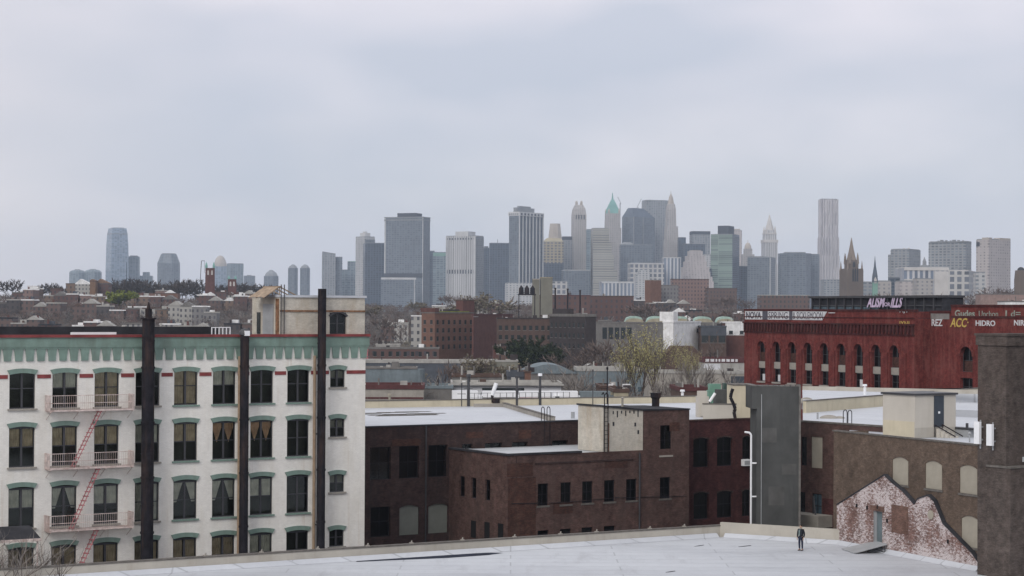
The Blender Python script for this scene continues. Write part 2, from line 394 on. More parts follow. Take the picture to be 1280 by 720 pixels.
# cornice: solid green band over a toothed one, red coping
mb = MB(); mb.box(UL, UR+.25, -.14, .3, zg, ztop-.12); mb.box(UL, UR+.2, -.11, -.02, zg-.1, zg)
mb.box(UL, UR+.27, -.24, .3, ztop-.12, ztop+.06, 1)
per = 13.6/((u_of(190)-u_of(0))/190*13.6)
step = (u_of(190)-u_of(0))/14.0; k = u_of(0)-4*step+.12
while k < UR-.1:
    mb.extr([(k+.05, zg-.1), (k+step-.05, zg-.1), (k+step-.13, zt+.25), (k+step-.14, zt), (k+.14, zt), (k+.13, zt+.25)], -.09, -.004)
    k += step
mb.build('cornice', ['green_paint', 'red_paint'], wb)
# red belt course between the hoods of the top row
ks = sorted([(u-ww/2-.12, u+ww/2+.12) for u in uc]+[(usm-.72, usm+.72)]); p = UL
zb0, zb1 = z_of(281, 469.6), z_of(281, 465)
for a, b in ks+[(UR, UR)]:
    if a-p > .05: MB().box(p, a, -.04, .0, zb0, zb1).build('belt_course', 'red_paint', wb)
    p = b
def sash(w, h, mull=True, mid=.5):
    mb = MB(); t = .07
    mb.box(-w/2, -w/2+t, 0, .06, 0, h); mb.box(w/2-t, w/2, 0, .06, 0, h); mb.box(-w/2+t, w/2-t, 0, .06, 0, t); mb.box(-w/2+t, w/2-t, 0, .06, h-t-.05, h)
    if mull: mb.box(-.07, .07, 0, .06, t, h-t-.05)
    mb.box(-w/2+t, -.07 if mull else w/2-t, 0, .05, h*mid-.03, h*mid+.03)
    if mull: mb.box(.07, w/2-t, 0, .05, h*mid-.03, h*mid+.03)
    return mb
def quad_mesh(name, w, h, mat, y=0, z=0): 
    mb = MB(); mb.face([(-w/2,y,z),(w/2,y,z),(w/2,y,z+h),(-w/2,y,z+h)]); return mb.mesh(name, [mat])
H = sum(r[1]-r[2] for r in rows)/4
big_sash = sash(ww, H+.05).mesh('window', ['dark_metal']); pane_me = quad_mesh('pane', ww-.1, H-.05, 'window_glass', .03, .05)
def hood(w, n='hood'):
    mb = MB(); arch(mb, w, .03, .11, .3, -.1, .2, over=.16, drop=.01)
    return mb.mesh(n, ['green_paint'])
hood_me = hood(ww)
sill_me = MB().box(-ww/2-.12, ww/2+.12, -.12, .1, -.12, 0).mesh('sill', ['green_paint'])
sill_me2 = MB().box(-ww/2-.12, ww/2+.12, -.12, .1, -.12, 0).mesh('sill', ['concrete'])
def curtain_mesh(kind, mat, w=ww, h=H):
    mb = MB(); n = 8
    for s in (-1, 1):
        a = .1; b = w/2-.08
        for k in range(n):
            x0 = a+(b-a)*k/n; x1 = a+(b-a)*(k+1)/n; zl = h*.52
            def zf(x):
                t = (x-a)/(b-a)
                if kind == 'blind': return h*.5
                if kind == 'full': return .1
                if kind == 'swag': return h*(.5+.35*t) if s else 0
                return h*(.45+.4*abs(t-.5)*2)
            def xf(x, z):
                if kind == 'swag': return x
                return x
            if kind == 'swag':   # tied back curtain: falls to the outer side
                mb.face([(s*x0,.12+.03*(k%2),h*(.98)-.0),(s*x1,.12+.03*((k+1)%2),h*.98),(s*(x1*.35+b*.65),.12,h*.45),(s*(x0*.35+b*.65),.12,h*.45)])
            else:
                mb.face([(s*x0,.12+.03*(k%2),zf(x0)),(s*x1,.12+.03*((k+1)%2),zf(x1)),(s*x1,.12+.03*((k+1)%2),h*.98),(s*x0,.12+.03*(k%2),h*.98)])
    return mb.mesh('curtain', [mat])
CUR = {'b': curtain_mesh('blind', 'curtain_tan'), 'p': curtain_mesh('blind', 'curtain_pale'), 's': curtain_mesh('swag', 'curtain_pale'), 'f': curtain_mesh('full', 'curtain_pale'),
       'v': curtain_mesh('vee', 'curtain_orange'), 't': curtain_mesh('full', 'curtain_tan')}
codes = ['..'+'.pt.tp..', '..'+'bbbpbvv.', '..'+'pspf'+'s'+'sp.', '..'+'tttt'+'ttp.']
for ri, r in enumerate(rows):
    for ci, u in enumerate(uc):
        wi = put('window', big_sash, wb, (u, .12, r[2]))
        put('pane', pane_me, wi); put('hood', hood_me, wi, (0, -.12, r[1]-r[2])); put('sill', sill_me if ci > 5 and ri < 3 else sill_me2, wi, (0, -.12, 0))
        cde = codes[ri][ci] if ci < len(codes[ri]) else '.'
        if cde != '.': put('curtain', CUR[cde], wi)
hs = small[0][1]-small[0][2]
ss = sash(1.2, hs+.05, True).mesh('window', ['dark_metal']); sp_ = quad_mesh('pane', 1.1, hs-.05, 'window_glass', .03, .05)
sh_ = hood(1.2); sc_ = curtain_mesh('blind', 'board_cream', 1.2, hs); s_sill = MB().box(-.72, .72, -.12, .1, -.12, 0).mesh('sill', ['concrete'])
for k, r in enumerate(small):
    wi = put('window', ss, wb, (usm, .12, r[2])); put('pane', sp_, wi); put('hood', sh_, wi, (0, -.12, r[1]-r[2])); put('sill', s_sill, wi, (0, -.12, 0))
    if k < 3: put('curtain', sc_, wi)
# downpipes of the facade
for px in (297.5, 391.5):
    u = W.uz(px, 560)[0]; MB().tube((u,-.16,2), (u,-.16,zt+.2), .11, n=8).build('downpipe', 'tan_pipe', wb)
# fire escape
fe = W.thing('fire_escape', 'faded red iron fire escape with balconies and ladders on the white building', 'fire escape')
fu0, fu1 = W.uz(56, 510)[0], W.uz(161, 505)[0]
plat = [z_of(108, 512), z_of(108, 583.5), z_of(108, 660)]
plat.append(plat[2]-(plat[1]-plat[2]))
for z in plat:
    mb = MB(); mb.box(fu0, fu1, -1.0, -.96, z-.05, z+.05); mb.box(fu0, fu1, -.08, -.04, z-.05, z+.05)
    for k in range(9): mb.box(fu0, fu1, -.96+k*.1, -.92+k*.1, z-.01, z+.02)
    for k in range(4):
        u = fu0+.1+(fu1-fu0-.2)*k/3; mb.box(u-.03, u+.03, -1.0, -.02, z-.1, z-.05); mb.tube((u,-.95,z-.06), (u,-.02,z-.6), .025, n=4)
    mb.build('platform', 'rust_pink', fe)
    mb = MB()
    for zz in (1.0, .5): 
        mb.box(fu0, fu1, -1.0, -.97, z+zz-.02, z+zz+.02)
    for u in (fu0, fu1-.03):
        for zz in (1.0, .5): mb.box(u, u+.03, -1.0, -.02, z+zz-.02, z+zz+.02)
        for k in range(9): mb.box(u, u+.03, -1.0+k*.12, -.98+k*.12, z, z+1)
    n = 40
    for k in range(n+1):
        u = fu0+(fu1-fu0-.02)*k/n; mb.box(u, u+.012, -.995, -.98, z+.02, z+1)
    mb.build('railing', 'rust_pink', fe)
for k in range(3):
    za, zb = plat[k], plat[k+1]
    ua, ub = W.uz(121-1.5*k, 515)[0], W.uz(86-1.5*k, 585)[0]
    mb = MB()
    for y in (-.9, -.35):
        mb.tube((ua,y,za), (ub,y,zb), .035, n=4)
    for q in range(14):
        t = (q+.5)/14; u = ua+(ub-ua)*t; z = za+(zb-za)*t; mb.box(u-.12, u+.12, -.9, -.35, z-.02, z+.02)
    mb.build('ladder', 'stair_red', fe)
# dark parapet strip at the back, white board on the roof
MB().box(UL, u_of(313), 5, 5.4, ztop-.05, ztop+.55).build('parapet', 'tar', wb)
t = W.thing('roof_board', 'long white board lying along the front roof edge of the white building', 'board')
a, b = u_of(93, 416), u_of(148, 416); MB().box(a, b, .35, .6, ztop+.0, ztop+.22).box(a+.1, a+.2, .6, 1.0, ztop, ztop+.2).box(b-.2, b-.1, .6, 1.0, ztop, ztop+.2).build('plank', 'white_metal', t)
# rooftop bulkhead
bh = W.thing('roof_bulkhead', 'cream stair bulkhead with rust stains on the roof of the white building', 'bulkhead')
b0, b1 = u_of(350, 400), UR-.05; zbt = z_of(400, 372)
aw = W.rect(423, 391, 417, 21)
mb = MB(); wall_holes(mb, b0, b1, ztop, zbt, [(aw[0], aw[1], ztop+.05, aw[3])], .25, y=.05); mb.box(aw[0], aw[1], .45, .5, ztop, aw[3], 1)
mb.face([(b1,.05,ztop),(b1,4.5,ztop),(b1,4.5,zbt),(b1,.05,zbt)]); mb.face([(b0,4.5,ztop),(b0,.05,ztop),(b0,.05,zbt),(b0,4.5,zbt)]); mb.face([(b1,4.5,ztop),(b0,4.5,ztop),(b0,4.5,zbt),(b1,4.5,zbt)])
mb.build('wall', ['cream_paint', 'interior'], bh)
MB().box(b0-.05, b1+.1, -.05, 4.6, zbt, zbt+.16).build('roof', 'membrane_white', bh)
MB().box(b0, b1, -.02, .05, zbt-1.02, zbt-.9).build('ledge', 'rust', bh)
wi = sash(aw[1]-aw[0], aw[3]-ztop-.05, True).build('window', 'dark_metal', bh, ((aw[0]+aw[1])/2, .2, ztop+.05))
mb = MB(); arch(mb, aw[1]-aw[0], 0, .3, .12, -.06, .15); mb.build('hood', 'dark_metal', wi, (0, -.15, aw[3]-ztop-.05))
put('pane', quad_mesh('pane', aw[1]-aw[0]-.1, aw[3]-ztop-.1, 'window_glass', .03), wi)
MB().box(b0-.06, b0-.0, .15, .6, ztop+.05, zbt-.1).build('rust_stripe', 'rust', bh)
mb = MB(); mb.box(b0-.08, b0, 1.0, 2.6, ztop+.05, ztop+2.2).box(b0-.1, b0-.08, 1.7, 1.76, ztop+.9, ztop+1.0); mb.build('side_door', 'grey_metal', bh)
MB().box(b0-.07, b0-.001, 3.1, 3.6, ztop+.05, ztop+1.6).build('side_window', 'dark_glass', bh)
mb = MB()   # rusty gabled frame on top
for y in (.5, 1.6, 2.8): mb.tube((b0-1.1,y,zbt-.05), (b0+.2,y,zbt+.75), .05, n=5); mb.tube((b0+.2,y,zbt+.75), (b0+1.6,y,zbt+.1), .05, n=5); mb.tube((b0+.2,y,zbt),(b0+.2,y,zbt+.75),.04,n=5)
mb.box(b0+.1, b0+.3, .3, 3.0, zbt+.72, zbt+.8); mb.face([(b0-1.1,.5,zbt),(b0+.2,.5,zbt+.8),(b0+.2,2.8,zbt+.8),(b0-1.1,2.8,zbt)])
mb.build('canopy', 'tan_rust', bh)
mb = MB()
for u in (b0+.05, b0+.3): mb.tube((u,-.06,ztop), (u,-.06,zbt+.9), .04, n=6)
mb.build('pipe', 'dark_metal', bh)
# smoke stacks rising in front of the facade
def stack(px0, px1, ytop, label, cap, off=-1.0):
    pc = (px0+px1)/2; u, z1 = W.uz(pc, ytop, off); dpt = W.o.y+u*W.u.y
    r = (px1-px0)/2*dpt/FPX; P = W.o+W.u*u+W.n*off
    t = thing('smokestack', label, 'smokestack', (P.x, P.y, 0), W.a)
    mb = MB().tube((0,0,0), (0,0,z1-(.6 if cap else 0)), r, n=16)
    for k in range(1, 13): mb.tube((0,0,k*1.85), (0,0,k*1.85+(.14 if k % 2 else .07)), r*(1.12 if k % 2 else 1.05), n=16)
    mb.build('pipe', 'black_steel', t)
    if cap:
        MB().tube((0,0,z1-.6), (0,0,z1-.5), r*1.25, n=16).tube((0,0,z1-.5), (0,0,z1+.1), r*.55, n=12).tube((0,0,z1+.1), (0,0,z1+.55), r*.35, r*.1, n=12).build('cap', 'black_steel', t)
    mb = MB()
    for z in (z1*.35, z1*.6, z1*.85): mb.tube((0,0,z), (0,-off+.1,z), .05, n=5)
    mb.build('bracket', 'dark_metal', t)
    return t, r, z1
stack(178, 193.5, 388, 'thick black smokestack with a capped top, leftmost of three on the white facade', True)
t, r, z1 = stack(300.5, 311.5, 417, 'thin black smokestack ending at the cornice of the white building', False, -.8)
MB().dome(0, 0, z1, r*1.3, r*1.3, r*1.2).tube((0,0,z1-.1),(0,0,z1),r*1.3,n=12).build('cap', 'dark_metal', t)
MB().box(-.18, .18, -r*1.3-.05, -r*.9, z1-.15, z1+.2).build('lamp', 'white_metal', t)
stack(397.5, 408, 361, 'tall black smokestack rising above the cream bulkhead', False, -.8)
# railing on the roof left of the thin stack
t = W.thing('roof_railing', 'short white roof railing behind the cornice beside the thin smokestack', 'railing')
a, b = u_of(272, 412), u_of(296, 412); mb = MB().box(a, b, 1, 1.06, ztop+.5, ztop+.56)
for k in range(6): mb.box(a+(b-a-.06)*k/5, a+(b-a-.06)*k/5+.06, 1, 1.06, ztop, ztop+.5)
mb.build('rail', 'white_metal', t)
# ================================================================== FOREGROUND ROOF
ZR = 8.0
def rp(px, py, z=ZR): v = onz(px, py, z); return Vector((v.x, v.y))
A0 = rp(230, 714.5); A1 = rp(900, 671); dA = (A1-A0).normalized(); A00 = A0-dA*45
Bq = rp(1049, 680.5); D0 = rp(1225, 714); dC = (D0-Bq).normalized(); D1 = D0+dC*2.2
near = [(-30, 62), (34, 62)]
fr_ = thing('roof_building', 'low building with a wide white membrane roof in the foreground', 'building', (0, 100, 0))
poly = [A00, A1, Bq, D1, Vector((40, 108)), Vector((40, 60)), Vector((-50, 60))]
pl = [(p.x, p.y-100) for p in poly][::-1]
mb = MB(); mb.prism(pl, 0, ZR-.02); mb.build('wall', 'brown_brick', fr_)
mb = MB(); 
mb.face([(x, y, ZR) for x, y in pl], 0); mb.build('roof_sheet', 'membrane_white', fr_)
def seg_wall(mb, p, q, z0, z1, th, m=0, lift=0, inner=0):
    """wall slab along p-q, thickness th to the left of travel"""
    p = Vector(p); q = Vector(q); dd = (q-p).normalized(); n = Vector((-dd.y, dd.x))
    a, b, c_, d_ = p+n*inner, q+n*inner, q+n*(inner+th), p+n*(inner+th)
    mb.prism([(v.x, v.y-100) for v in (a, b, c_, d_)], z0, z1, m)
ext = .35
mb = MB(); seg_wall(mb, A00, A1+dA*.3, ZR, ZR+.78, .35); mb.build('parapet', 'parapet_cream', fr_)
mb = MB(); seg_wall(mb, A00, A1+dA*.3, ZR+.78, ZR+.86, .5, 0, inner=-.04); mb.build('coping', 'coping', fr_)
mb = MB(); seg_wall(mb, A1, Bq, ZR, ZR+1.05, .35); mb.build('parapet', 'parapet_cream', fr_)
# turned-up membrane at the foot of the parapets and of the gable wall
def cant(mb, p, q, h=.3, wd=.35):
    p = Vector(p); q = Vector(q); dd = (q-p).normalized(); n = Vector((-dd.y, dd.x))
    mb.face([(v.x, v.y-100, z) for v, z in ((p-n*wd, ZR+.008), (q-n*wd, ZR+.008), (q-n*.02, ZR+h), (p-n*.02, ZR+h))])
mb = MB(); cant(mb, A00, A1-dA*.3); mb.build('flashing', 'membrane_white', fr_)
mb = MB(); cant(mb, A1+(Bq-A1).normalized()*.4, Bq); mb.build('flashing', 'membrane_white', fr_)
mb = MB(); cant(mb, Bq, D0); mb.build('flashing', 'membrane_white', fr_)
# gravel stops and clamps on the coping
for k in range(11):
    P = A1-dA*(2.2+k*3.7+random.Random(k).random()); h = .12
    mb = MB().box(-.12, .12, -.1, .1, 0, .07).tube((0,0,.07), (.05,0,.07+h), .05, n=6)
    t = mb.build('coping_clamp', 'concrete', fr_, (P.x-.1, P.y-100+.2, ZR+.86), math.atan2(dA.y, dA.x))
# puddle strip along the parapet
def blob(pts, z=ZR+.012):
    return [(p.x, p.y-100, z) for p in pts]
pp = [rp(445, 702.5), rp(500, 700), rp(560, 697.5), rp(610, 694), rp(629, 691.3), rp(612, 691), rp(560, 693.2), rp(500, 696.5), rp(448, 699.5)]
mb = MB(); mb.face([(p.x, p.y-100, ZR+.012) for p in pp]); o = mb.build('puddle', 'puddle'); o.location = (0, 100, 0); tag(o, 'dark narrow puddle along the parapet of the white roof', 'puddle')
for px, py, wd, lab in ((874, 682.5, 12, 'small dark scrap of tar left of the corner parapet'), (931, 683, 16, 'thin dark strip on the roof right of the parapet corner'), (838, 715, 12, 'short dark scrap on the roof near the bottom edge')):
    a, b = rp(px-wd/2, py+.8), rp(px+wd/2, py-.8); n = Vector((.05, .12)); v = (b-a)
    mb = MB(); q = [a, a+v*.5-n, b, b-v*.1+n, a+v*.45+n]; mb.prism([((p-a).x, (p-a).y) for p in q], 0, .02); o = mb.build('tar_scrap', 'tar', None, (a.x, a.y, ZR+.012)); tag(o, lab, 'scrap')
# ------------------------------------------------ gable wall on the roof edge
G = Fr(xy=(Bq.x, Bq.y), ang=math.degrees(math.atan2(dC.y, dC.x)))
gw = G.thing('gable_ruin', 'remnant brick gable with flaking white paint and a narrow grey door', 'wall')
pts = [(1046, 677), (1046, 631), (1105.6, 593.4), (1115, 602.8), (1128, 613), (1143, 630), (1147, 623.5), (1160, 618.8), (1167.5, 626), (1178.8, 654), (1199.4, 675), (1214.4, 690), (1224.7, 705), (1227, 716)]
gp = [G.uz(*p) for p in pts]
dr = G.rect(1097, 639, 678, 11.5); pr_ = G.rect(1125, 632, 666.6, 20.6)
# tessellate: cells by columns, door cut out
us = sorted({p[0] for p in gp}|{dr[0], dr[1]})
def topz(u):
    P = gp[1:]
    for (a, za), (b, zb) in zip(P, P[1:]):
        if a <= u <= b: return za+(zb-za)*(u-a)/max(1e-6, b-a)
    return P[-1][1]
mb = MB(); gt = .22
for a, b in zip(us, us[1:]):
    if b-a < 1e-4: continue
    z0 = dr[3] if (a+b)/2 > dr[0] and (a+b)/2 < dr[1] else 7.5
    mb.face([(a,0,z0),(b,0,z0),(b,0,topz(b)),(a,0,topz(a))]); mb.face([(a,0,topz(a)),(b,0,topz(b)),(b,gt,topz(b)),(a,gt,topz(a))])
    mb.face([(b,gt,0),(a,gt,0),(a,gt,topz(a)),(b,gt,topz(b))])
mb.face([(us[0],gt,0),(us[0],0,0),(us[0],0,topz(us[0])),(us[0],gt,topz(us[0]))])
mb.face([(dr[0],0,dr[2]),(dr[0],.2,dr[2]),(dr[0],.2,dr[3]),(dr[0],0,dr[3])]); mb.face([(dr[0],0,dr[3]),(dr[0],.2,dr[3]),(dr[1],.2,dr[3]),(dr[1],0,dr[3])]); mb.face([(dr[1],0,dr[2]),(dr[1],0,dr[3]),(dr[1],.2,dr[3]),(dr[1],.2,dr[2])])
mb.build('wall', 'gable_brick', gw)
MB().box(dr[0]+.28, dr[1], .14, .2, ZR, dr[3]).build('door', 'door_grey', gw)
MB().box(dr[0], dr[0]+.08, .05, .2, ZR, dr[3]).box(dr[0]+.2, dr[0]+.28, .05, .2, ZR, dr[3]).build('door_frame', 'grey_metal', gw)
MB().box(dr[0]+.08, dr[0]+.2, .14, .2, ZR, dr[3]).build('door_gap', 'interior', gw)
MB().box(dr[0]-.3, dr[1]+.25, -.03, .0, dr[3], dr[3]+.35).build('lintel', 'patch_brick', gw)
MB().box(pr_[0], pr_[1], -.035, -.004, pr_[2], pr_[3]).build('bricked_opening', 'patch_brick', gw)
v = G.uz(1163.8, 643.5); mb = MB().tube((v[0],-.06,v[1]), (v[0],.0,v[1]), .3, n=16); mb.build('round_vent', 'board_cream', gw)
mb = MB()
for (a, za), (b, zb) in zip(gp[1:-1], gp[2:-1]):
    mb.loft([[(a,-.05,za-.04),(a,gt+.05,za-.04),(a,gt+.05,za+.05),(a,-.05,za+.05)], [(b,-.05,zb-.04),(b,gt+.05,zb-.04),(b,gt+.05,zb+.05),(b,-.05,zb+.05)]])
mb.build('roof_edge', 'tar', gw)
for px, py in ((1071, 632), (1084, 634.5), (1109, 651), (1185, 677), (1097, 634)):
    v = G.uz(px, py); MB().box(v[0]-.09, v[0]+.09, -.03, .0, v[1]-.13, v[1]+.13).build('wall_hole', 'interior', gw)
# tilted metal ramp before the door
P0, P1 = rp(1052, 687), rp(1068, 692.5)
rm = thing('door_ramp', 'tilted grey sheet ramp leading up to the gable door', 'ramp', (P0.x, P0.y, ZR))
q0 = Vector((0, 0, .02)); q1 = Vector((P1.x-P0.x, P1.y-P0.y, .02)); e0 = onz(1095, 677, ZR+.62)-Vector((P0.x, P0.y, ZR)); e1 = onz(1109, 681, ZR+.62)-Vector((P0.x, P0.y, ZR))
mb = MB(); up = Vector((0,0,.06)); mb.loft([[q0, q1, q1+up, q0+up], [e0, e1, e1+up, e0+up]]); mb.build('sheet', 'grey_metal', rm)
mb = MB()
for e in (e0, e1):
    mb.tube(e*.95, (e.x*.95, e.y*.95, .02), .04, n=6); mb.tube(e*.6, (e.x*.6, e.y*.6, .02), .04, n=6); mb.tube((e.x*.95, e.y*.95, .1), e*.6, .03, n=6)
mb.build('trestle', 'dark_metal', rm)
tp = rp(1108, 687.5); t = thing('rubbish_bag', 'black rubbish heap under the upper end of the ramp', 'rubbish', (tp.x, tp.y, ZR))
MB().dome(0, 0, 0, .55, .4, .45, 14, 5).dome(.5, -.3, 0, .45, .35, .35, 12, 4).build('sack', 'black_steel', t)
# ------------------------------------------------ big taupe building at the right and its pier
gq = G.o+G.n*.3; kq = xat(1042, 1000, 560)/1000; tq = (kq*gq.y-gq.x)/(G.u.x-kq*G.u.y); Q = Fr(xy=gq+G.u*tq, ang=G.a*180/math.pi)
rb = Q.thing('taupe_brick_building', 'taupe brick building with boarded arched windows behind the painted gable', 'building')
zq = Q.uz(1130, 548)[1]; uq = Q.uz(1225, 560)[0]
wins = [Q.rect(1125.3, 570, 605, 21), Q.rect(1167, 576, 611.5, 22), Q.rect(1210.5, 583, 618, 22), Q.rect(1212.5, 645, 684, 22)]
bw_ = 1.35
hq = []
zr1 = (sum(x[2] for x in wins[:3])/3, sum(x[3] for x in wins[:3])/3)
for k, x in enumerate(wins):
    c_ = (x[0]+x[1])/2; z0, z1 = zr1 if k < 3 else (x[2], x[3]); hq.append((c_-.9, c_+.9, z0, z1))
mb = MB(); wall_holes(mb, 0, uq, 0, zq, hq, .12); mb.face([(0,0,0),(0,0,zq),(0,3.0,zq),(0,3.0,0)])
mb.build('wall', 'taupe_brick', rb)
for h in hq:
    wi = MB().box(-.9, .9, .05, .11, 0, h[3]-h[2]).build('boarded_window', 'board_cream', rb, ((h[0]+h[1])/2, 0, h[2]))
    mb = MB(); arch(mb, 1.8, 0, .22, .02, .0, .12, over=.0, drop=-.22); mb.build('lintel', 'taupe_brick', wi, (0, -.003, h[3]-h[2]))
    MB().box(-1.0, 1.0, -.06, .1, -.14, 0).build('sill', 'coping', wi)
mb = MB().box(-.1, uq, -.06, .3, zq, zq+.1); mb.build('coping', 'coping', rb)
# ---- white roofs behind it (front level, raised back level) as one building
zf, zk = zq-.45, zq+.45
def rl(px, py, z): v = onz(px, py, z); return v
rp1 = Fr(1000, 156, -52); 
bb = rp1.thing('recessed_brick_building', 'brown brick building with a white roof between the dark stucco tower and taupe wall', 'building')
ur = rp1.uz(1046, 560)[0]; zrr = rp1.uz(1020, 528.5)[1]
wn = rp1.rect(1021, 546, 585, 14); wn2 = rp1.rect(1005, 546, 582, 7); wn3 = rp1.rect(1003, 615, 645, 7); wn4 = rp1.rect(1021, 617, 648, 12)
mb = MB(); wall_holes(mb, -3, ur+8, 0, zrr, [wn, wn2, wn3, wn4], .15); mb.box(-3, ur+8, .6, .65, 0, zrr-.1, 1); mb.build('wall', ['brown_brick', 'interior'], bb)
MB().box(-3, ur+8, -.06, .35, zrr, zrr+.12).build('coping', 'coping', bb)
def simple_window(par, h, mat='dark_glass', frame='black_steel', name='window', y=.1, lint=None, mul=True, rz=0, org=None):
    w_, h_ = h[1]-h[0], h[3]-h[2]
    mb = MB(); t = min(.06, w_*.1); mb.box(-w_/2, -w_/2+t, 0, .05, 0, h_); mb.box(w_/2-t, w_/2, 0, .05, 0, h_); mb.box(-w_/2+t, w_/2-t, 0, .05, 0, t); mb.box(-w_/2+t, w_/2-t, 0, .05, h_-t, h_); mb.box(-w_/2+t, w_/2-t, 0, .04, h_*.5-.03, h_*.5+.03)
    if mul: mb.box(-.025, .025, 0, .04, t, h_-t)
    wi = mb.build(name, frame, par, org or ((h[0]+h[1])/2, y, h[2]), rz)
    put('pane', quad_mesh('pane', w_, h_, mat, .03), wi)
    if lint: MB().box(-w_/2-.1, w_/2+.1, -y-.05, .0, -.14, 0).build('sill', lint, wi)
    return wi
MB().box(wn[0], wn[1], .06, .12, wn[2], wn[3]).build('boarded_window', 'board_cream', bb)
simple_window(bb, wn2); simple_window(bb, wn3, lint='concrete'); simple_window(bb, wn4, 'blue_glass')
v = rp1.uz(1037, 655); v1 = rp1.uz(1032, 623)
MB().box(v1[0]-.3, v1[0]+1.0, -.04, -.002, v[1]-1.5, v1[1]).build('door', 'maroon_brick', bb)
v = [rp1.uz(1020, 620), rp1.uz(1035, 660)]; mb = MB().tube((v[0][0],-.3,v[0][1]), (v[1][0],-1.2,v[1][1]), .07, n=6).tube((v[0][0],-.3,v[0][1]),(v[0][0],-.3,v[0][1]-2.5),.06,n=6); mb.build('pipe', 'dark_metal', bb)
v = rp1.uz(1014, 641); MB().box(-.4, rp1.uz(1041, 640)[0], -1.6, -.01, v[1]-.9, v[1]).build('ledge', 'concrete', bb)
# roof sheets as parts of that building, in world coordinates below its Empty
def wl(par, P): return par.matrix_world.inverted() @ Vector(P)
bpy.context.view_layer.update()
def slab(par, pts, z, th, mat, name):
    iv = par.matrix_basis.inverted(); a = [iv @ Vector((p[0], p[1], z)) for p in pts]
    s = sum(a[i].x*a[(i+1) % len(a)].y-a[(i+1) % len(a)].x*a[i].y for i in range(len(a)))
    if s < 0: a = a[::-1]
    mb = MB(); mb.loft([[(p.x, p.y, p.z-th) for p in a], [(p.x, p.y, p.z) for p in a]]); return mb.build(name, mat, par)
w0 = Vector((rp1.o.x, rp1.o.y)); 
def wxy(fr, u, v): P = fr.o+fr.u*u+fr.n*v; return (P.x, P.y)
E1 = Vector(onz(1010, 515.5, zf)[:2]); E2 = Vector(onz(1104, 507.5, zf)[:2]); dE = (E2-E1).normalized()
E0 = E1-dE*1.0; E3 = E2+dE*30
fl = [wxy(rp1, .0, .36), wxy(rp1, ur+1, .36), wxy(Q, 1.0, .31), wxy(Q, uq+4, .31), (E3.x+2, E3.y-22), tuple(E3), tuple(E0)]
slab(bb, fl, zf, .3, 'membrane_white', 'roof')
F1 = Vector(onz(1003, 487.5, zk)[:2]); F2 = Vector(onz(1240, 493, zk)[:2])
slab(bb, [tuple(E0), tuple(E3), tuple(F2+Vector((4,0))), tuple(F1)], zk, 1.2, 'membrane_white', 'upper_roof')
def pw(par, p, q, z0, z1, th, mat, name, inner=0):
    p = Vector(p); q = Vector(q); dd = (q-p).normalized(); n = Vector((-dd.y, dd.x))
    iv = par.matrix_basis.inverted(); a = [iv @ Vector((v.x, v.y, z0)) for v in (p+n*inner, q+n*inner, q+n*(inner+th), p+n*(inner+th))]
    mb = MB(); mb.prism([(v.x, v.y) for v in a], z0, z1); return mb.build(name, mat, par)
pw(bb, E0, E3, zf, zk+.12, .3, 'parapet_roof_cream', 'parapet', -.31); pw(bb, E0, E3, zk+.12, zk+.2, .4, 'coping', 'coping', -.36)
pw(bb, F1, F2, zk, zk+.4, .3, 'parapet_cream', 'parapet')
# roof clutter: ladder hoops, vent pipes, dark unit
def hoop(P, z, lab, h=1.0, wd=.45, ang=0, drop=0):
    t = thing('roof_ladder', lab, 'ladder', (P[0], P[1], z), ang)
    for s in (-wd/2, wd/2):
        mb = MB(); pts = [(s, 0, -drop)]+[(s, 0, h-.2)]+[(s, .22-.22*math.cos(k*math.pi/6), h-.2+.22*math.sin(k*math.pi/6)) for k in range(1, 7)]+[(s, .44, .1)]
        mb.path(pts, .035, 6); mb.build('rail', 'black_steel', t)
    n = int(drop/.35)
    for k in range(n): MB().tube((-wd/2,0,-drop+.2+k*.35), (wd/2,0,-drop+.2+k*.35), .02, n=5).build('rung', 'black_steel', t)
P = onz(1057, 531, zf); hoop(P, zf, 'black ladder hoops at the roof edge above the taupe wall', 1.15, .5, R(-52), 0)
def vent(px, py, z, r, h, lab, mat='white_metal', hat=True):
    P = onz(px, py, z); t = thing('vent_pipe', lab, 'vent', (P.x, P.y, z))
    MB().tube((0,0,0), (0,0,h), r, n=10).build('pipe', mat, t)
    if hat: MB().tube((0,0,h+.08), (0,0,h+.28), r*1.7, r*1.5, n=10).tube((0,0,h-.02),(0,0,h+.1),r*.5,n=6).build('hood', mat, t)
vent(1081, 493.5, zk, .14, .75, 'white hooded vent pipe on the upper roof before the red arched building')
vent(1022, 524, zf, .08, .55, 'thin grey pipe on the roof right of the dark stucco tower', 'grey_metal', False)
v = onz(1008, 511.5, zf); t = thing('roof_fan', 'round grey exhaust fan behind the dark stucco tower', 'fan', (v.x, v.y, zf))
MB().tube((0,0,0), (0,0,.6), .45, n=14).build('curb', 'grey_metal', t); MB().dome(0, 0, .65, .7, .7, .45, 14, 4).tube((0,0,.55),(0,0,.65),.7,n=14).build('hood', 'concrete', t)
v = onz(1036, 523, zf); t = thing('membrane_roll', 'grey heap of roofing material on the white roof right of the tower', 'heap', (v.x, v.y, zf)); MB().dome(0,0,0,.8,.4,.3,12,4).dome(.9,.1,0,.5,.3,.2,12,4).build('heap', 'concrete', t)
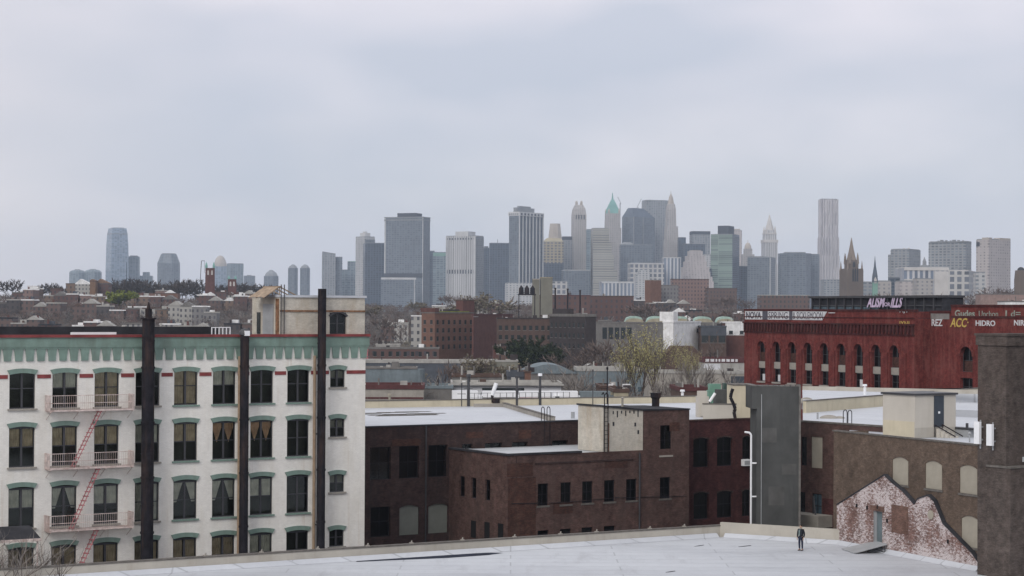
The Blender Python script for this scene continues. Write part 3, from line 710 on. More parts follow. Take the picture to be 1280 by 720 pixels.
# cream shed on that roof with dark door
def corner_box(pl_, pc, pr, d, th):
    """near vertical edge at column pc, distance d; left face leaves back-left at th degrees, right face square to it; lengths fitted to the columns"""
    Cx = xat(pc, d); a = R(th)
    def solve(dx, dy, px):
        k = xat(px, 1000)/1000.0
        return (k*d-Cx)/(dx-k*dy)
    La = solve(-math.cos(a), math.sin(a), pl_) if pl_ is not None and pl_ < pc else None
    Lb = solve(math.sin(a), math.cos(a), pr) if pr is not None and pr > pc else None
    return Cx, La, Lb, R(90-th)
Cx, La, Lb, ra = corner_box(1104, 1144, 1195, 142.5, 57)
sd = thing('roof_shed', 'cream stair shed with a dark door on the white roof above the taupe wall', 'shed', (Cx, 142.5, zf), ra)
hsh = zat(1144, 494.5, 142.5)-zf; La = min(La, 4.5)
mb = MB().box(0, Lb, 0, La, 0, hsh).box(-.02, -.0, .05, La-.05, .02, 1.15, 1); mb.build('wall', ['shed_wall', 'parapet_roof_cream'], sd)
MB().box(-.12, Lb+.12, -.12, La+.12, hsh, hsh+.14).build('roof', 'dark_metal', sd)
du = Lb*.46; do = MB().box(0, .95, -.05, -.003, .75, hsh-.05).build('door', 'door_dark', sd, (du, 0, 0))
MB().box(.38, .56, -.07, -.05, 1.7, 1.85).build('door_window', 'white_metal', do)
MB().box(0, Lb, -.02, -.002, .02, .72).build('base_band', 'parapet_cream', sd)
st = thing('shed_steps', 'black handrails of the steps below the dark shed door', 'stair', (Cx, 142.5, zf), ra)
for q in (0, .75):
    MB().tube((du+q, -.1, .9), (du+q+.75, -1.4, .1), .045, n=6).tube((du+q,-.1,.9),(du+q,-.1,.05),.03,n=6).build('handrail', 'black_steel', st)
mb = MB()
for k in range(4): mb.box(du+.05+k*.15, du+.7+k*.15, -.45-k*.28, -.2-k*.28, 0, .62-k*.16)
mb.build('steps', 'shed_wall', st)
v = onz(1205, 546, zf); t = thing('air_handler', 'small grey unit on the white roof between the shed and the brick pier', 'air unit', (v.x, v.y, zf), R(-57))
MB().box(-.9, .7, -.3, .3, 0, .55).build('casing', 'grey_metal', t); MB().box(-1.6, 1.2, -.35, .35, .55, .68).tube((.3,0,.6),(.3,0,1.0),.1,n=8).build('lid', 'dark_metal', t)
v = onz(1212, 553, zf); t = thing('roof_drain_post', 'short thin post on the roof beside the small grey unit', 'post', (v.x, v.y, zf)); MB().tube((0,0,0),(0,0,.6),.05,n=6).dome(0,0,.6,.12,.12,.15,8,3).build('post', 'grey_metal', t)
v = onz(1200, 521, zf); t = thing('low_roof_wall', 'low white parapet on the roof right of the cream shed', 'wall', (v.x, v.y, zf), R(-40)); MB().box(-2.5, 6, 0, .3, 0, .6).build('parapet', 'membrane_white', t)
# brick pier
Cx, La, Lb, ra = corner_box(1222.5, 1258, 1330, 123.6, 57)
pz = zat(1258, 418, 123.6); prr = thing('brick_pier', 'massive brown brick pier with a corbelled top at the right edge', 'tower', (Cx, 123.6, 0), ra)
MB().box(0, Lb, 0, La, 0, pz-.7).build('wall', 'pier_brick', prr)
MB().box(-.1, Lb, -.1, La+.1, pz-.7, pz-.1).box(-.16, Lb, -.16, La+.16, pz-.1, pz+.04).build('corbel', 'pier_brick', prr)
zl = zat(1250, 585, 123.6); MB().box(-.14, Lb, -.5, La*.6, 0, zl).build('lower_pier', 'pier_brick', prr); MB().box(-.2, Lb, -.56, La*.6+.06, zl, zl+.12).build('ledge', 'coping', prr)
for py0, py1, f_, lab in ((524, 551, .82, 'shorter white panel antenna on the left of the brick pier'), (526, 552, .38, 'brighter white panel antenna on the middle of the brick pier')):
    yv = La*f_; z0, z1 = zat(1240, py1, 128), zat(1240, py0, 128)
    c_, s_ = math.cos(ra), math.sin(ra); px_, py_ = Cx-s_*yv, 123.6+c_*yv
    t = thing('panel_antenna', lab, 'antenna', (px_, py_, z0), ra)
    MB().box(-.55, -.35, -.22, .22, 0, z1-z0).build('panel', 'white_metal', t); MB().tube((-.2,0,-.3), (-.2,0,z1-z0+.1), .05, n=6).box(-.35, 0, -.05, .05, .2, .3).box(-.35, 0, -.05, .05, 1.0, 1.1).build('mount', 'grey_metal', t)
plain('m_patch', (.09,.09,.088), .9, .25, .8, dirt=(.07,.07,.07))
# ------------------------------------------------ dark stucco tower
Cx, La, Lb, ra = corner_box(None, 946.5, 1001, 150, 88)
gt_ = thing('stucco_tower', 'dark grey stucco stair tower rising behind the roof parapet', 'tower', (Cx, 150, 0), ra)
z1 = zat(970, 483, 150); zm = zat(945, 511, 150); s = .36
MB().box(0, Lb, 0, 3.2, 0, z1).box(-s, 0, 0, 3.2, zm, z1).build('wall', 'stucco_dark', gt_)
mb = MB().box(-s, .0, -.05, 3.2, z1, z1+.07).box(Lb-.12, Lb+.03, -.04, -.001, 0, z1); 
rr = random.Random(4)
for k in range(9): u = -s+(Lb+s-.3)*k/8; mb.box(u, u+.3, -.03, .3, z1, z1+.05+.12*rr.random())
mb.build('worn_rim', 'stucco_rim', gt_)
zp = zat(940, 544, 150); MB().path([(-.4,.1,ZR-1), (-.4,.1,zp), (-.52,.1,zp+.18), (-.8,.5,zp+.2)], .075, 8).box(-.4, 0, .05, .15, 10.5, 10.6).box(-.4, 0, .05, .15, 13, 13.1).build('downpipe', 'white_metal', gt_)
for a_, b_, z_, h_ in ((.4, 1.5, 14.6, 1.1), (1.9, 3.0, 12.2, .8), (.9, 2.1, 9.9, 1.4)): MB().box(a_, b_, -.012, -.001, z_, z_+h_).build('render_patch', 'm_patch', gt_)
MB().tube((.35,-.06,8.0), (.35,-.06,z1-.6), .035, n=6).build('conduit', 'grey_metal', gt_)
# ------------------------------------------------ central brick buildings
BK = Fr(xy=(-4.84, 157), ang=33.1)
ub0 = BK.uz(425, 560)[0]; ub1 = BK.uz(727, 530)[0]+1.0; zbk = BK.uz(590, 530.5)[1]
bk = BK.thing('dark_brick_building', 'dark brick building with a white roof right behind the white painted building', 'building')
wl1 = [BK.rect(px, 557.5, 598, w_) for px, w_ in ((475.5, 26), (511.5, 25), (547.5, 24))]
wl2 = [BK.rect(px, y0, y1, 24.5) for px, y0, y1 in ((475.5, 633, 670), (511.5, 631.5, 669), (547.5, 630, 667))]
wl3 = [BK.rect(px, 552, 590, w_) for px, w_ in ((584, 13), (617, 22), (650, 20), (700, 20))]
z0a = sum(x[2] for x in wl1)/3; z1a = sum(x[3] for x in wl1)/3; z0b = sum(x[2] for x in wl2)/3; z1b = sum(x[3] for x in wl2)/3
wl1 = [(a, b, z0a, z1a) for a, b, _, _ in wl1+wl3]; wl2 = [(a, b, z0b, z1b) for a, b, _, _ in wl2]
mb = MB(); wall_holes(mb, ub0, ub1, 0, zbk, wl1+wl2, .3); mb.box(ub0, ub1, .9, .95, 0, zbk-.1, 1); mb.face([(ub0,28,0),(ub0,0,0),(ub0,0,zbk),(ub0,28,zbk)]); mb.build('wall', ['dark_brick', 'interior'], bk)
for h in wl1: simple_window(bk, h, 'window_glass', y=.22)
simple_window(bk, wl2[0], 'window_glass', y=.2)
for h in wl2[1:]:
    wi = MB().box(-(h[1]-h[0])/2, (h[1]-h[0])/2, 0, .06, 0, h[3]-h[2]).build('boarded_window', 'board_grey', bk, ((h[0]+h[1])/2, .12, h[2]))
    mb = MB(); arch(mb, h[1]-h[0], 0, .2, .02, -.0, .1, over=0, drop=-.2); mb.build('lintel', 'dark_brick', wi, (0, -.123, h[3]-h[2]))
MB().box(ub0, ub1, -.08, .3, zbk, zbk+.1).build('coping', 'tar', bk)
# red section right of the wing
RS = Fr(861, 163, 33.1)
zrs = RS.uz(900, 525)[1]; ue = RS.uz(948, 560)[0]
rs = RS.thing('maroon_brick_building', 'maroon brick building between the brown wing and the dark stucco tower', 'building')
ha = [RS.rect(876.5, 547, 584, 19.5), RS.rect(906, 547, 583, 19.5), RS.rect(933.5, 547, 583, 11)]; hb = [RS.rect(876.5, 615, 649, 19), RS.rect(906, 615, 648, 19.5), RS.rect(933, 615, 648, 11)]
ha = [(a, b, ha[0][2], ha[0][3]) for a, b, _, _ in ha]; hb = [(a, b, hb[0][2], hb[0][3]) for a, b, _, _ in hb]
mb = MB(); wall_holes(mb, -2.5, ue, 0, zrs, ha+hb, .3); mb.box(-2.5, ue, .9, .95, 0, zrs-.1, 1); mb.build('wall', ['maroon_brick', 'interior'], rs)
for h in ha+hb:
    wi = simple_window(rs, h, 'window_glass', y=.2); w_ = h[1]-h[0]; mb = MB(); arch(mb, w_, 0, .16, .1, -.03, .1, over=.1, drop=0); mb.build('hood', 'dark_brick', wi, (0, -.2, h[3]-h[2]-.02))
MB().box(-2.5, ue, -.08, .3, zrs, zrs+.1).build('coping', 'brown_brick', rs)
v = RS.rect(931, 574, 582, 9); ac = RS.thing('air_conditioner', 'white window air conditioner beside the white downpipe on the maroon wall', 'air conditioner'); MB().box(v[0], v[1], -.35, .1, v[2], v[3]).build('casing', 'white_metal', ac); MB().box(v[0]+.08, v[1]-.08, -.37, -.35, v[2]+.1, v[3]-.1).build('grille', 'grey_metal', ac)
for u_, z_, w_, h_ in ((.8, 13.9, 2.6, .5), (7.5, 14.3, 1.6, .5), (12.5, 14.1, 1.2, .7), (19.0, 14.2, 2.0, .5)): MB().box(u_-6, u_-6+w_, -.015, -.001, z_, z_+h_).build('brick_patch', 'old_red_brick', bk)
MB().tube((-2.2,-.12,0), (-2.2,-.12,zbk), .07, n=6).build('downpipe', 'dark_metal', bk)
# common white roof of the dark building
zr = zbk-.12
def bkp(u, v): return wxy(BK, u, v)
uE = BK.uz(905, 520)[0]
rf = [bkp(ub0, .3), bkp(ub1, .3), bkp(ub1+.5, 1.5), wxy(RS, .0, .3), wxy(RS, ue, .3), wxy(RS, ue+2, 20), bkp(uE+8, 29), bkp(ub0, 29)]
V0 = Vector(onz(455, 510, zr)[:2]); V1 = Vector(onz(880, 503, zr)[:2])
rf = rf[:5]+[tuple(V1+(V1-V0).normalized()*7), tuple(V0-(V1-V0).normalized()*4)]
slab(bk, rf, zr, .3, 'membrane_white', 'roof')
pe = V0-(V1-V0).normalized()*4; pf = V1+(V1-V0).normalized()*7
pw(bk, pe, pf, zr-3, zr+.62, .3, 'parapet_roof_cream', 'parapet'); pw(bk, pe, pf, zr+.62, zr+.7, .4, 'coping', 'coping', -.05)
# dividing curb
a = Vector(onz(694, 527, zr)[:2]); b = Vector(onz(632, 508.5, zr)[:2]); pw(bk, a, b, zr, zr+.35, .3, 'concrete', 'curb'); pw(bk, a, b, zr+.35, zr+.42, .36, 'coping', 'coping', -.03)
c2 = Vector(onz(592, 508.5, zr)[:2]); pw(bk, b, c2, zr, zr+.3, .3, 'concrete', 'curb')
# low dark membrane wrinkles at the far parapet, left
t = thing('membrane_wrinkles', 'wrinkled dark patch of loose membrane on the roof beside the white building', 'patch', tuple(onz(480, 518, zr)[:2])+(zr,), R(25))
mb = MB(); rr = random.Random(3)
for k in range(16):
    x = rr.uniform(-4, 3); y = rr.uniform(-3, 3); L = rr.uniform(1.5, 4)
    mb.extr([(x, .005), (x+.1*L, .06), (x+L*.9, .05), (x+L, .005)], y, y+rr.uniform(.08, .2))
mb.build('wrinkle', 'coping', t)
vent(487, 509, zr, .12, 1.0, 'pale green hooded vent pipe near the left end of the far parapet', 'board_cream')
P = BK.o+BK.u*BK.uz(684, 530)[0]; hoop((P.x, P.y), zbk, 'black hooped ladder climbing from the wing roof to the white roof', 1.2, .55, R(33.1), 2.0)
vent(716, 523, zr, .16, .55, 'short grey pipe stub left of the cream bulkhead wall', 'grey_metal', False)
vent(853, 503, zr, .15, 1.0, 'white hooded vent pipe at the far parapet right of the black chimney pot')
# fence of posts and rails at the far parapet with antennas
fn = thing('roof_fence', 'thin dark railing along the far parapet of the white roof', 'railing', (0, 0, 0)); dv = (V1-V0).normalized()
fn.location = (V0.x, V0.y, zr+.7); fn.rotation_euler = (0, 0, math.atan2(dv.y, dv.x))
xa, xb = 0, (V1-V0).length; 
def along(px): 
    k = xat(px, 1000, 500)/1000; return (k*V0.y-V0.x)/(dv.x-k*dv.y)
xa, xb = along(585), along(712)
MB().box(xa, xb, 0, .04, .5, .54).box(xa, xb, 0, .04, .1, .13).build('rail', 'grey_metal', fn)
for k in range(17): MB().box(-.02, .02, 0, .04, 0, .55).build('post', 'dark_metal', fn, (xa+(xb-xa)*k/16, 0, 0))
for px, top, bot, r, lab, mat in ((585.5, 471, 505, .16, 'leftmost thick grey mast at the far parapet', 'dark_metal'), (646, 473, 504, .12, 'grey mast right of the bright white tube at the parapet', 'dark_metal'), (675, 470, 504, .14, 'dark mast with a small white head at the parapet', 'dark_metal'), (577, 482, 503, .05, 'thin wire mast left of the thick grey mast', 'dark_metal'), (741, 465, 500, .05, 'thin dark mast behind the sloped bulkhead roof', 'dark_metal'), (759, 462, 508, .07, 'dark stack pipe beside the ladder of the cream bulkhead', 'black_steel')):
    a_ = along(px); P = V0+dv*a_; z1 = zat(px, top, P.y); t = thing('roof_mast', lab, 'mast', (P.x, P.y, zr))
    MB().tube((0,0,0), (0,0,z1-zr), r, r*.8, n=8).build('pole', mat, t); MB().tube((0,0,z1-zr), (0,0,z1-zr+.25), r*1.5, n=8).build('head', 'white_metal' if '675' in str(px) or 'white head' in lab else mat, t)
    MB().tube((-.4,0,(z1-zr)*.6), (.4,0,(z1-zr)*.6), .03, n=5).build('crossbar', mat, t)
a_ = along(617); P = V0+dv*a_; z0, z1 = zat(615, 494, P.y), zat(620, 479, P.y)
t = thing('tilted_tube', 'bright white tilted tube lamp standing at the far parapet', 'lamp', (P.x, P.y, z0)); MB().tube((-.15,0,0), (.25,0,z1-z0), .19, n=12).build('tube', 'white_metal', t); MB().tube((-.15,0,-.7), (-.15,0,0), .12, n=8).box(-.1, .6, -.2, .2, -.75, -.3).build('foot', 'black_steel', t)
# wing
WG = Fr(xy=(-.3, 150), ang=33.1); zw = WG.uz(640, 569.5)[1]; uw0 = WG.uz(727, 560)[0]; uwt = WG.uz(804, 560)[0]; uw1 = WG.uz(861.5, 560)[0]
wg = WG.thing('brown_brick_wing', 'lower brown brick wing with small windows and a stair block at its right', 'building')
fw = [WG.rect(px, y0, y1, 13.5) for px, y0, y1 in ((679, 604, 629), (707.5, 602.5, 629), (734.5, 601.5, 628), (762, 600, 627.5), (789.5, 599, 628), (831.5, 597.5, 625))]
za, zb_ = sum(x[2] for x in fw)/6, sum(x[3] for x in fw)/6; fw = [(a, b, za, zb_) for a, b, _, _ in fw]
fb = [WG.rect(px, 661, 671, 14) for px in (679, 707, 734, 762)]; fb = [(a, b, fb[1][2], fb[1][3]) for a, b, _, _ in fb]
ft = WG.rect(832.5, 531.5, 569, 14.5); zs = WG.uz(830, 513)[1]
mb = MB(); wall_holes(mb, 0, uw1, 0, zw, fw+fb, .25); wall_holes(mb, uwt, uw1, zw, zs, [ft], .25); 
mb.box(0, uw1, .8, .85, 0, zw-.1, 1); mb.box(uwt, uw1, .8, .85, zw-.1, zs-.1, 1)
mb.face([(uw1,0,0),(uw1,9,0),(uw1,9,zs),(uw1,0,zs)])
# left face
Lw = 9.2
SF = Fr(xy=WG.o+WG.n*Lw, ang=33.1-90)   # runs from the far corner to the near corner
def srect(px, y0, y1, w_): 
    a = SF.rect(px, y0, y1, w_); return a
sf = [srect(577.5, 595, 619, 6.5), srect(592, 597, 624, 6.5), srect(609.5, 600, 626, 6.5)]; sb = [srect(592, 655, 672, 6), srect(609, 661, 674, 6), srect(626, 664, 676, 8)]
sf = [(a, b, sum(x[2] for x in sf)/3, sum(x[3] for x in sf)/3) for a, b, _, _ in sf]
m2 = MB(); wall_holes(m2, 0, Lw, 0, zw, sf, .25); m2.box(0, Lw, .8, .85, 0, zw-.1, 1)
rot = Matrix.Rotation(R(-90), 3, 'Z')
n0 = len(mb.v); mb.v += [tuple(rot @ Vector(p)+Vector((0, Lw, 0))) for p in m2.v]; mb.f += [tuple(i+n0 for i in f_) for f_ in m2.f]; mb.m += m2.m
mb.build('wall', ['brown_brick', 'interior'], wg)
MB().tube((uwt-.4,-.1,0), (uwt-.4,-.1,zw-.2), .07, n=6).build('downpipe', 'dark_metal', wg)
MB().box(2.5, uwt-1, -.05, -.001, zw-.75, zw-.62).build('string_course', 'dark_brick', wg)
MB().path([(.4,-.06,zw-3.6), (5,-.06,zw-3.75), (10,-.06,zw-3.6), (uw1-.3,-.06,zw-3.8)], .025, 4).build('cable', 'black_steel', wg)
for u_, z_, w_, h_ in ((4.2, 8.9, 1.8, .9), (9.0, 12.2, 2.2, .5), (15.3, 14.9, 1.0, .7)): MB().box(u_, u_+w_, -.012, -.001, z_, z_+h_).build('brick_patch', 'old_red_brick', wg)
MB().box(-.02, 2.3, -.03, 0, zw-1.6, zw-.6).box(.1, 2.6, -.02, 0, zw-7.5, zw-1.7).build('brick_patch', 'old_red_brick', wg)
for h in fw: simple_window(wg, h, 'window_glass', y=.15, lint='coping')
for h in fb: simple_window(wg, h, 'window_glass', y=.15, mul=False)
simple_window(wg, ft, 'window_glass', y=.15, lint='concrete')
for h in sf: 
    c_ = (h[0]+h[1])/2; simple_window(wg, h, 'window_glass', org=(.15, Lw-c_, h[2]), rz=R(-90), mul=False)
for h in sb:
    c_ = (h[0]+h[1])/2; MB().box(-.35, .35, -.04, .02, 0, 1.3).build('blind_opening', 'interior', wg, (-.0, Lw-c_, h[2]), R(-90))
MB().box(-.1, uw0, -.08, .35, zw, zw+.14).box(-.1, .3, .35, Lw+.1, zw, zw+.14).build('coping', 'tar', wg)
MB().box(.3, uwt, .36, Lw-.1, zw-.25, zw-.05).build('roof', 'membrane_grey', wg)
# cream bulkhead wall with sloping top, brick block and sloping dark roof
uw0 = WG.uz(754, 560)[0]; bd_ = 3.4; zA, zB, zC = WG.uz(754, 508.5)[1], WG.uz(803, 513.5)[1], zw-.02
mb = MB(); mb.extr([(uw0, zC), (uwt-.02, zC), (uwt-.02, zB), (uw0, zA)], .02, bd_); mb.build('bulkhead_wall', 'cream_paint', wg)
rr = random.Random(8)
for k in range(7):
    u = uw0+.9+k*.4; MB().box(u, u+.1, -.0, .018, zB-.12-.35*rr.random(), zB+.05).build('wall_stain', 'tar', wg)
for u, z in ((uw0+.9, -1.5), (uw0+3.0, -1.6), (uw0+3.3, -2.2)): MB().box(u, u+.16, -.0, .018, zA+z, zA+z+.3).build('wall_stain', 'tar', wg)
mb = MB(); d_ = bd_+.1; d2 = 6.0
mb.loft([[(uw0-.1,-.08,zA),(uw0-.1,d_,zA),(uw0-.1,d_,zA+.14),(uw0-.1,-.08,zA+.14)], [(uwt,-.08,zB),(uwt,d2,zB),(uwt,d2,zB+.14),(uwt,-.08,zB+.14)], [(uw1+.05,-.08,zs),(uw1+.05,d2,zs),(uw1+.05,d2,zs+.1),(uw1+.05,-.08,zs+.1)]])
mb.build('bulkhead_roof', 'tar', wg); MB().box(uwt+.5, uw1, 5.6, 6.0, zw, zs).box(uwt-.0, uwt+.3, .3, 5.9, zw, zs-.1).build('block_wall', 'brown_brick', wg)
u1_ = WG.uz(756.5, 540)[0]; P = WG.o+WG.u*u1_-WG.n*.12
t = thing('wall_ladder', 'black ladder fixed to the cream bulkhead wall of the brown wing', 'ladder', (P.x, P.y, zw), R(33.1))
for s_ in (-.17, .17): MB().path([(s_,0,0), (s_,0,zA-zw+.9), (s_,.15,zA-zw+1.1), (s_,.35,zA-zw+.95)], .045, 6).build('rail', 'black_steel', t)
for k in range(11): MB().tube((-.17,0,.3+k*.34), (.17,0,.3+k*.34), .02, n=5).build('rung', 'black_steel', t)
MB().box(-.02, .12, .05, .1, 0, 2.2).build('rust_streak', 'rust', wg, (u1_+.25, -.08, zw))
v = WG.uz(819.5, 512, 4); P = WG.o+WG.u*v[0]+WG.n*4; t = thing('chimney_pot', 'black flared chimney pot on the brown stair block', 'chimney', (P.x, P.y, zs), R(33.1))
MB().frust(0, 0, [(0,.22,.22),(.7,.22,.22),(.85,.3,.3),(1.15,.3,.3)]).build('flue', 'black_steel', t); MB().box(-.4,.4,-.3,.3,1.15,1.2).build('cap', 'black_steel', t)
v = WG.uz(778, 507, 4); P = WG.o+WG.u*v[0]+WG.n*4; t = thing('pipe_stub', 'small pale pipe stub on the sloping dark bulkhead roof', 'vent', (P.x, P.y, zA-.3)); MB().tube((0,0,0),(0,0,.7),.09,n=8).dome(0,0,.7,.15,.15,.12,8,3).build('pipe', 'concrete', t)
P = onz(697, 568, zw-.05); vent(581, 558, zw-.05, .06, .6, 'thin white vent pipe on the lower wing roof', 'white_metal')
# cream sheds behind the maroon building
d0 = 168; x0, x1 = xat(917, d0), xat(944, d0)
t = thing('cream_shed', 'tall plain cream shed left of the dark stucco tower top', 'shed', (x0, d0, zrs-.1), R(4)); h_ = zat(930, 482, d0)-zrs+.1
MB().box(0, x1-x0, 0, 3, 0, h_).build('wall', 'parapet_roof_cream', t); MB().box(-.05, x1-x0+.05, -.05, 3.05, h_, h_+.1).build('roof', 'coping', t)
d0 = 166; x0, x1 = xat(879, d0), xat(921, d0)
t = thing('low_cream_wall', 'low cream rooftop wall streaked with stains left of the cream shed', 'wall', (x0, d0, zrs-.1), R(-3)); h_ = zat(900, 505.5, d0)-zrs+.1
MB().box(0, x1-x0, 0, .3, 0, h_).build('wall', 'shed_wall', t); MB().box(-.03, x1-x0, -.04, .34, h_, h_+.08).build('coping', 'coping', t)
P = at(919, 523, 165); t = thing('bent_cable', 'thick black cable snaking down between the cream shed and low wall', 'cable', (P.x, P.y, P.z))
k = 165/FPX; MB().path([(0,0,0), (-.1*1,0,8*k), (-.0,0,12*k), (-2*k,0,18*k), (-6*k,0,26*k), (-5*k,0,32*k), (-3*k,0,37*k)], .14, 7).build('cable', 'black_steel', t)
for px0, px1, y0, y1, d0, mat, lab, cat, nm in ((886, 905, 480, 490, 176, 'green_metal', 'green metal box unit on the roof behind the low cream wall', 'box', 'roof_unit'), (905, 915, 479, 492, 174, 'dark_green_paint', 'black-green tank between the green box and cream shed', 'tank', 'roof_tank'), (895, 912, 487, 504, 172, 'stucco_dark', 'dark pile of duct boxes behind the low cream wall', 'duct', 'duct_boxes'), (873, 887, 489, 503, 173, 'shed_wall', 'pale lumpy wrapped unit left of the white tilted rod', 'box', 'wrapped_unit')):
    if mat not in MATS: plain('green_metal', (.12,.24,.18), .5, .15)
    z0, z1 = zrs-.3, zat((px0+px1)/2, y0, d0); x0, x1 = xat(px0, d0), xat(px1, d0)
    t = thing(nm, lab, cat, (x0, d0, z0), R(8)); w_ = x1-x0
    MB().box(0, w_, 0, .9, 0, (z1-z0)*.8).box(w_*.1, w_*.85, .1, .8, (z1-z0)*.8, z1-z0).box(w_*.25, w_*.6, -.15, 0, .2, (z1-z0)*.55).build('casing', mat, t)
    for q in (0, .8): MB().box(w_*q, w_*q+.12, -.05, .95, -.08, .0).build('foot', 'dark_metal', t)
a_, b_ = at(887, 502, 171), at(894, 491.5, 171); t = thing('white_rod', 'short bright white tilted rod before the duct boxes', 'rod', (a_.x, a_.y, a_.z)); b_ -= a_; MB().tube((0,0,0), b_, .12, n=8).build('rod', 'white_metal', t); MB().tube((0,0,-.8), (0,0,0), .05, n=6).build('foot', 'dark_metal', t)
# ================================================================== RED ARCHED BUILDING
T_ = {}
def text(par, s, u0, u1, z0, z1, mat, y=-.06, slant=0, name='lettering', bold=.0, depth=.03, rz=0, org=(0,0,0)):
    cu = bpy.data.curves.new('t', 'FONT'); cu.body = s; cu.extrude = depth/2; cu.offset = bold; cu.resolution_u = 3
    ob = bpy.data.objects.new('t', cu); C.objects.link(ob); bpy.context.view_layer.update()
    me = bpy.data.meshes.new_from_object(ob.evaluated_get(bpy.context.evaluated_depsgraph_get())); bpy.data.objects.remove(ob); bpy.data.curves.remove(cu)
    xs = [v.co.x for v in me.vertices]; ys = [v.co.y for v in me.vertices]; a, b, c_, d_ = min(xs), max(xs), min(ys), max(ys)
    for v in me.vertices:
        fx = (v.co.x-a)/(b-a); fz = (v.co.y-c_)/(d_-c_)
        v.co = (u0+(u1-u0)*fx+slant*fz, y+v.co.z, z0+(z1-z0)*fz)
    me.materials.clear(); me.materials.append(M(mat)); me.name = name
    return put(name, me, par, org, rz)
plain('letter_white', (.6,.6,.62), .8, .2, 2); plain('letter_yellow', (.5,.36,.1), .8, .2, 2); plain('letter_black', (.09,.09,.11), .8, .2, 2)
plain('letter_violet', (.55,.45,.6), .8, .2, 2); plain('letter_green', (.27,.3,.26), .8, .3, 2); plain('paint_white', (.55,.56,.58), .85, .15, .8)
plain('pale_panel', (.3,.28,.25), .85, .15, 1, dirt=(.2,.18,.16)); plain('steel_roof', (.03,.03,.035), .7, .5, .5); plain('grey_flash', (.2,.19,.18), .8)
B = Fr(930.5, 330, -65.5); ta = 0
bc = B.thing('red_arched_building', 'long red brick building with tall arched windows and painted lettering along its parapet', 'building')
L = B.uz(1143, 430)[0]
zcap = B.uz(1040, 389)[1]; zband = B.uz(960, 399.5)[1]
cx = [951.8, 970.6, 989.7, 1011, 1030.3, 1051, 1072.3, 1094.6, 1118]
cu_ = [B.uz(c, 440)[0] for c in cx]; bay = (cu_[-1]-cu_[0])/8; cu_ = [cu_[0]+bay*i for i in range(9)]
zA1 = (B.uz(951.8, 425)[1]+B.uz(1094.6, 432)[1])/2; zP1 = (B.uz(951.8, 451)[1]+B.uz(1094.6, 459.3)[1])/2; zP0 = (B.uz(951.8, 459.3)[1]+B.uz(1094.6, 468)[1])/2; zL0 = (B.uz(951.8, 476)[1]+B.uz(1094.6, 486)[1])/2
aw_ = bay*.5
H1 = [(u-aw_/2, u+aw_/2, zL0, zA1) for u in cu_]; H2 = []; H3 = [(u-aw_/2, u+aw_/2, 3, zL0-1.3) for u in cu_]
zc1, zc0 = B.uz(1040, 405.5)[1], B.uz(1040, 416)[1]
mb = MB(); wall_holes(mb, 0, L, 0, zcap, H1+H2+H3, .6); mb.box(0, L, 1.6, 1.65, 0, zcap-.2, 1)
mb.face([(0,40,0),(0,0,0),(0,0,zcap),(0,40,zcap)])
st_ = 2.7
mb.face([(L,0,0),(L,st_,0),(L,st_,zcap),(L,0,zcap)])
mb.build('wall', ['bat_brick', 'interior'], bc)
spring = aw_/2
arch_me = None
def arched(par, u, z1, w_, ring=.45, depth=.6):
    """half-round head filling the upper corners of a square opening, with a raised ring"""
    mb = MB(); n = 10; r = w_/2
    pts = [(r*math.cos(math.pi*k/n), -r+r*math.sin(math.pi*k/n)) for k in range(n+1)]
    for (a, za), (b, zb) in zip(pts, pts[1:]): mb.face([(a,0.0,za),(b,0,zb),(b,0,.01),(a,0,.01)]); mb.face([(a,0,za),(a,depth,za),(b,depth,zb),(b,0,zb)])
    for (a, za), (b, zb) in zip(pts, pts[1:]):
        f = (r+ring)/r; q = lambda x, z: (x*f, -r+(z+r)*f)
        (c_, zc_), (d_, zd_) = q(a, za), q(b, zb)
        mb.loft([[(a,-.14,za),(c_,-.14,zc_),(c_,.0,zc_),(a,.0,za)], [(b,-.14,zb),(d_,-.14,zd_),(d_,.0,zd_),(b,.0,zb)]], cap=False)
    return mb
ring_me = arched(None, 0, 0, aw_, ring=.9).mesh('arch_ring', ['bat_brick_dark'])
pier_me = MB().box(-bay*.15, bay*.15, -.18, -.003, 0, zA1-zL0-aw_*.5).mesh('pier', ['bat_brick'])
arch_me = arched(None, 0, 0, aw_).mesh('arch', ['bat_brick'])
panel_me = MB().box(-aw_/2, aw_/2, 0, .2, 0, zP1-zP0-.004).mesh('panel', ['pale_panel'])
tf = sash(aw_, zA1-zP1, True, .45).mesh('window', ['dark_metal']); tg = quad_mesh('pane', aw_, zA1-zP1, 'window_glass', .03)
lf_ = sash(aw_, zP0-zL0, True, .5).mesh('window', ['dark_metal']); lg = quad_mesh('pane', aw_, zP0-zL0, 'window_glass', .03)
sl_me = MB().box(-aw_/2-.1, aw_/2+.1, -.65, .1, -.25, 0).mesh('sill', ['pale_panel'])
half = quad_mesh('board', aw_*.9, (zA1-zP1)*.45, 'old_red_brick', -.02, .05); piece = quad_mesh('board', aw_*.4, (zP0-zL0)*.5, 'paint_white', -.02, .1)
rr = random.Random(5)
for i, u in enumerate(cu_):
    wi = put('window', tf, bc, (u, .5, zP1)); put('pane', tg, wi); put('arch', arch_me, wi, (0, -.5, zA1-zP1))
    if i in (2, 5, 0, 8): put('board', half, wi)
    wi = put('window', lf_, bc, (u, .5, zL0)); put('pane', lg, wi); put('sill', sl_me, wi)
    if i in (0, 1, 6): put('board', piece, wi, (rr.uniform(-.3, .3), 0, 0))
    put('spandrel', panel_me, bc, (u, .25, zP0+.002)); put('pier', pier_me, bc, (u+bay/2, 0, zL0))
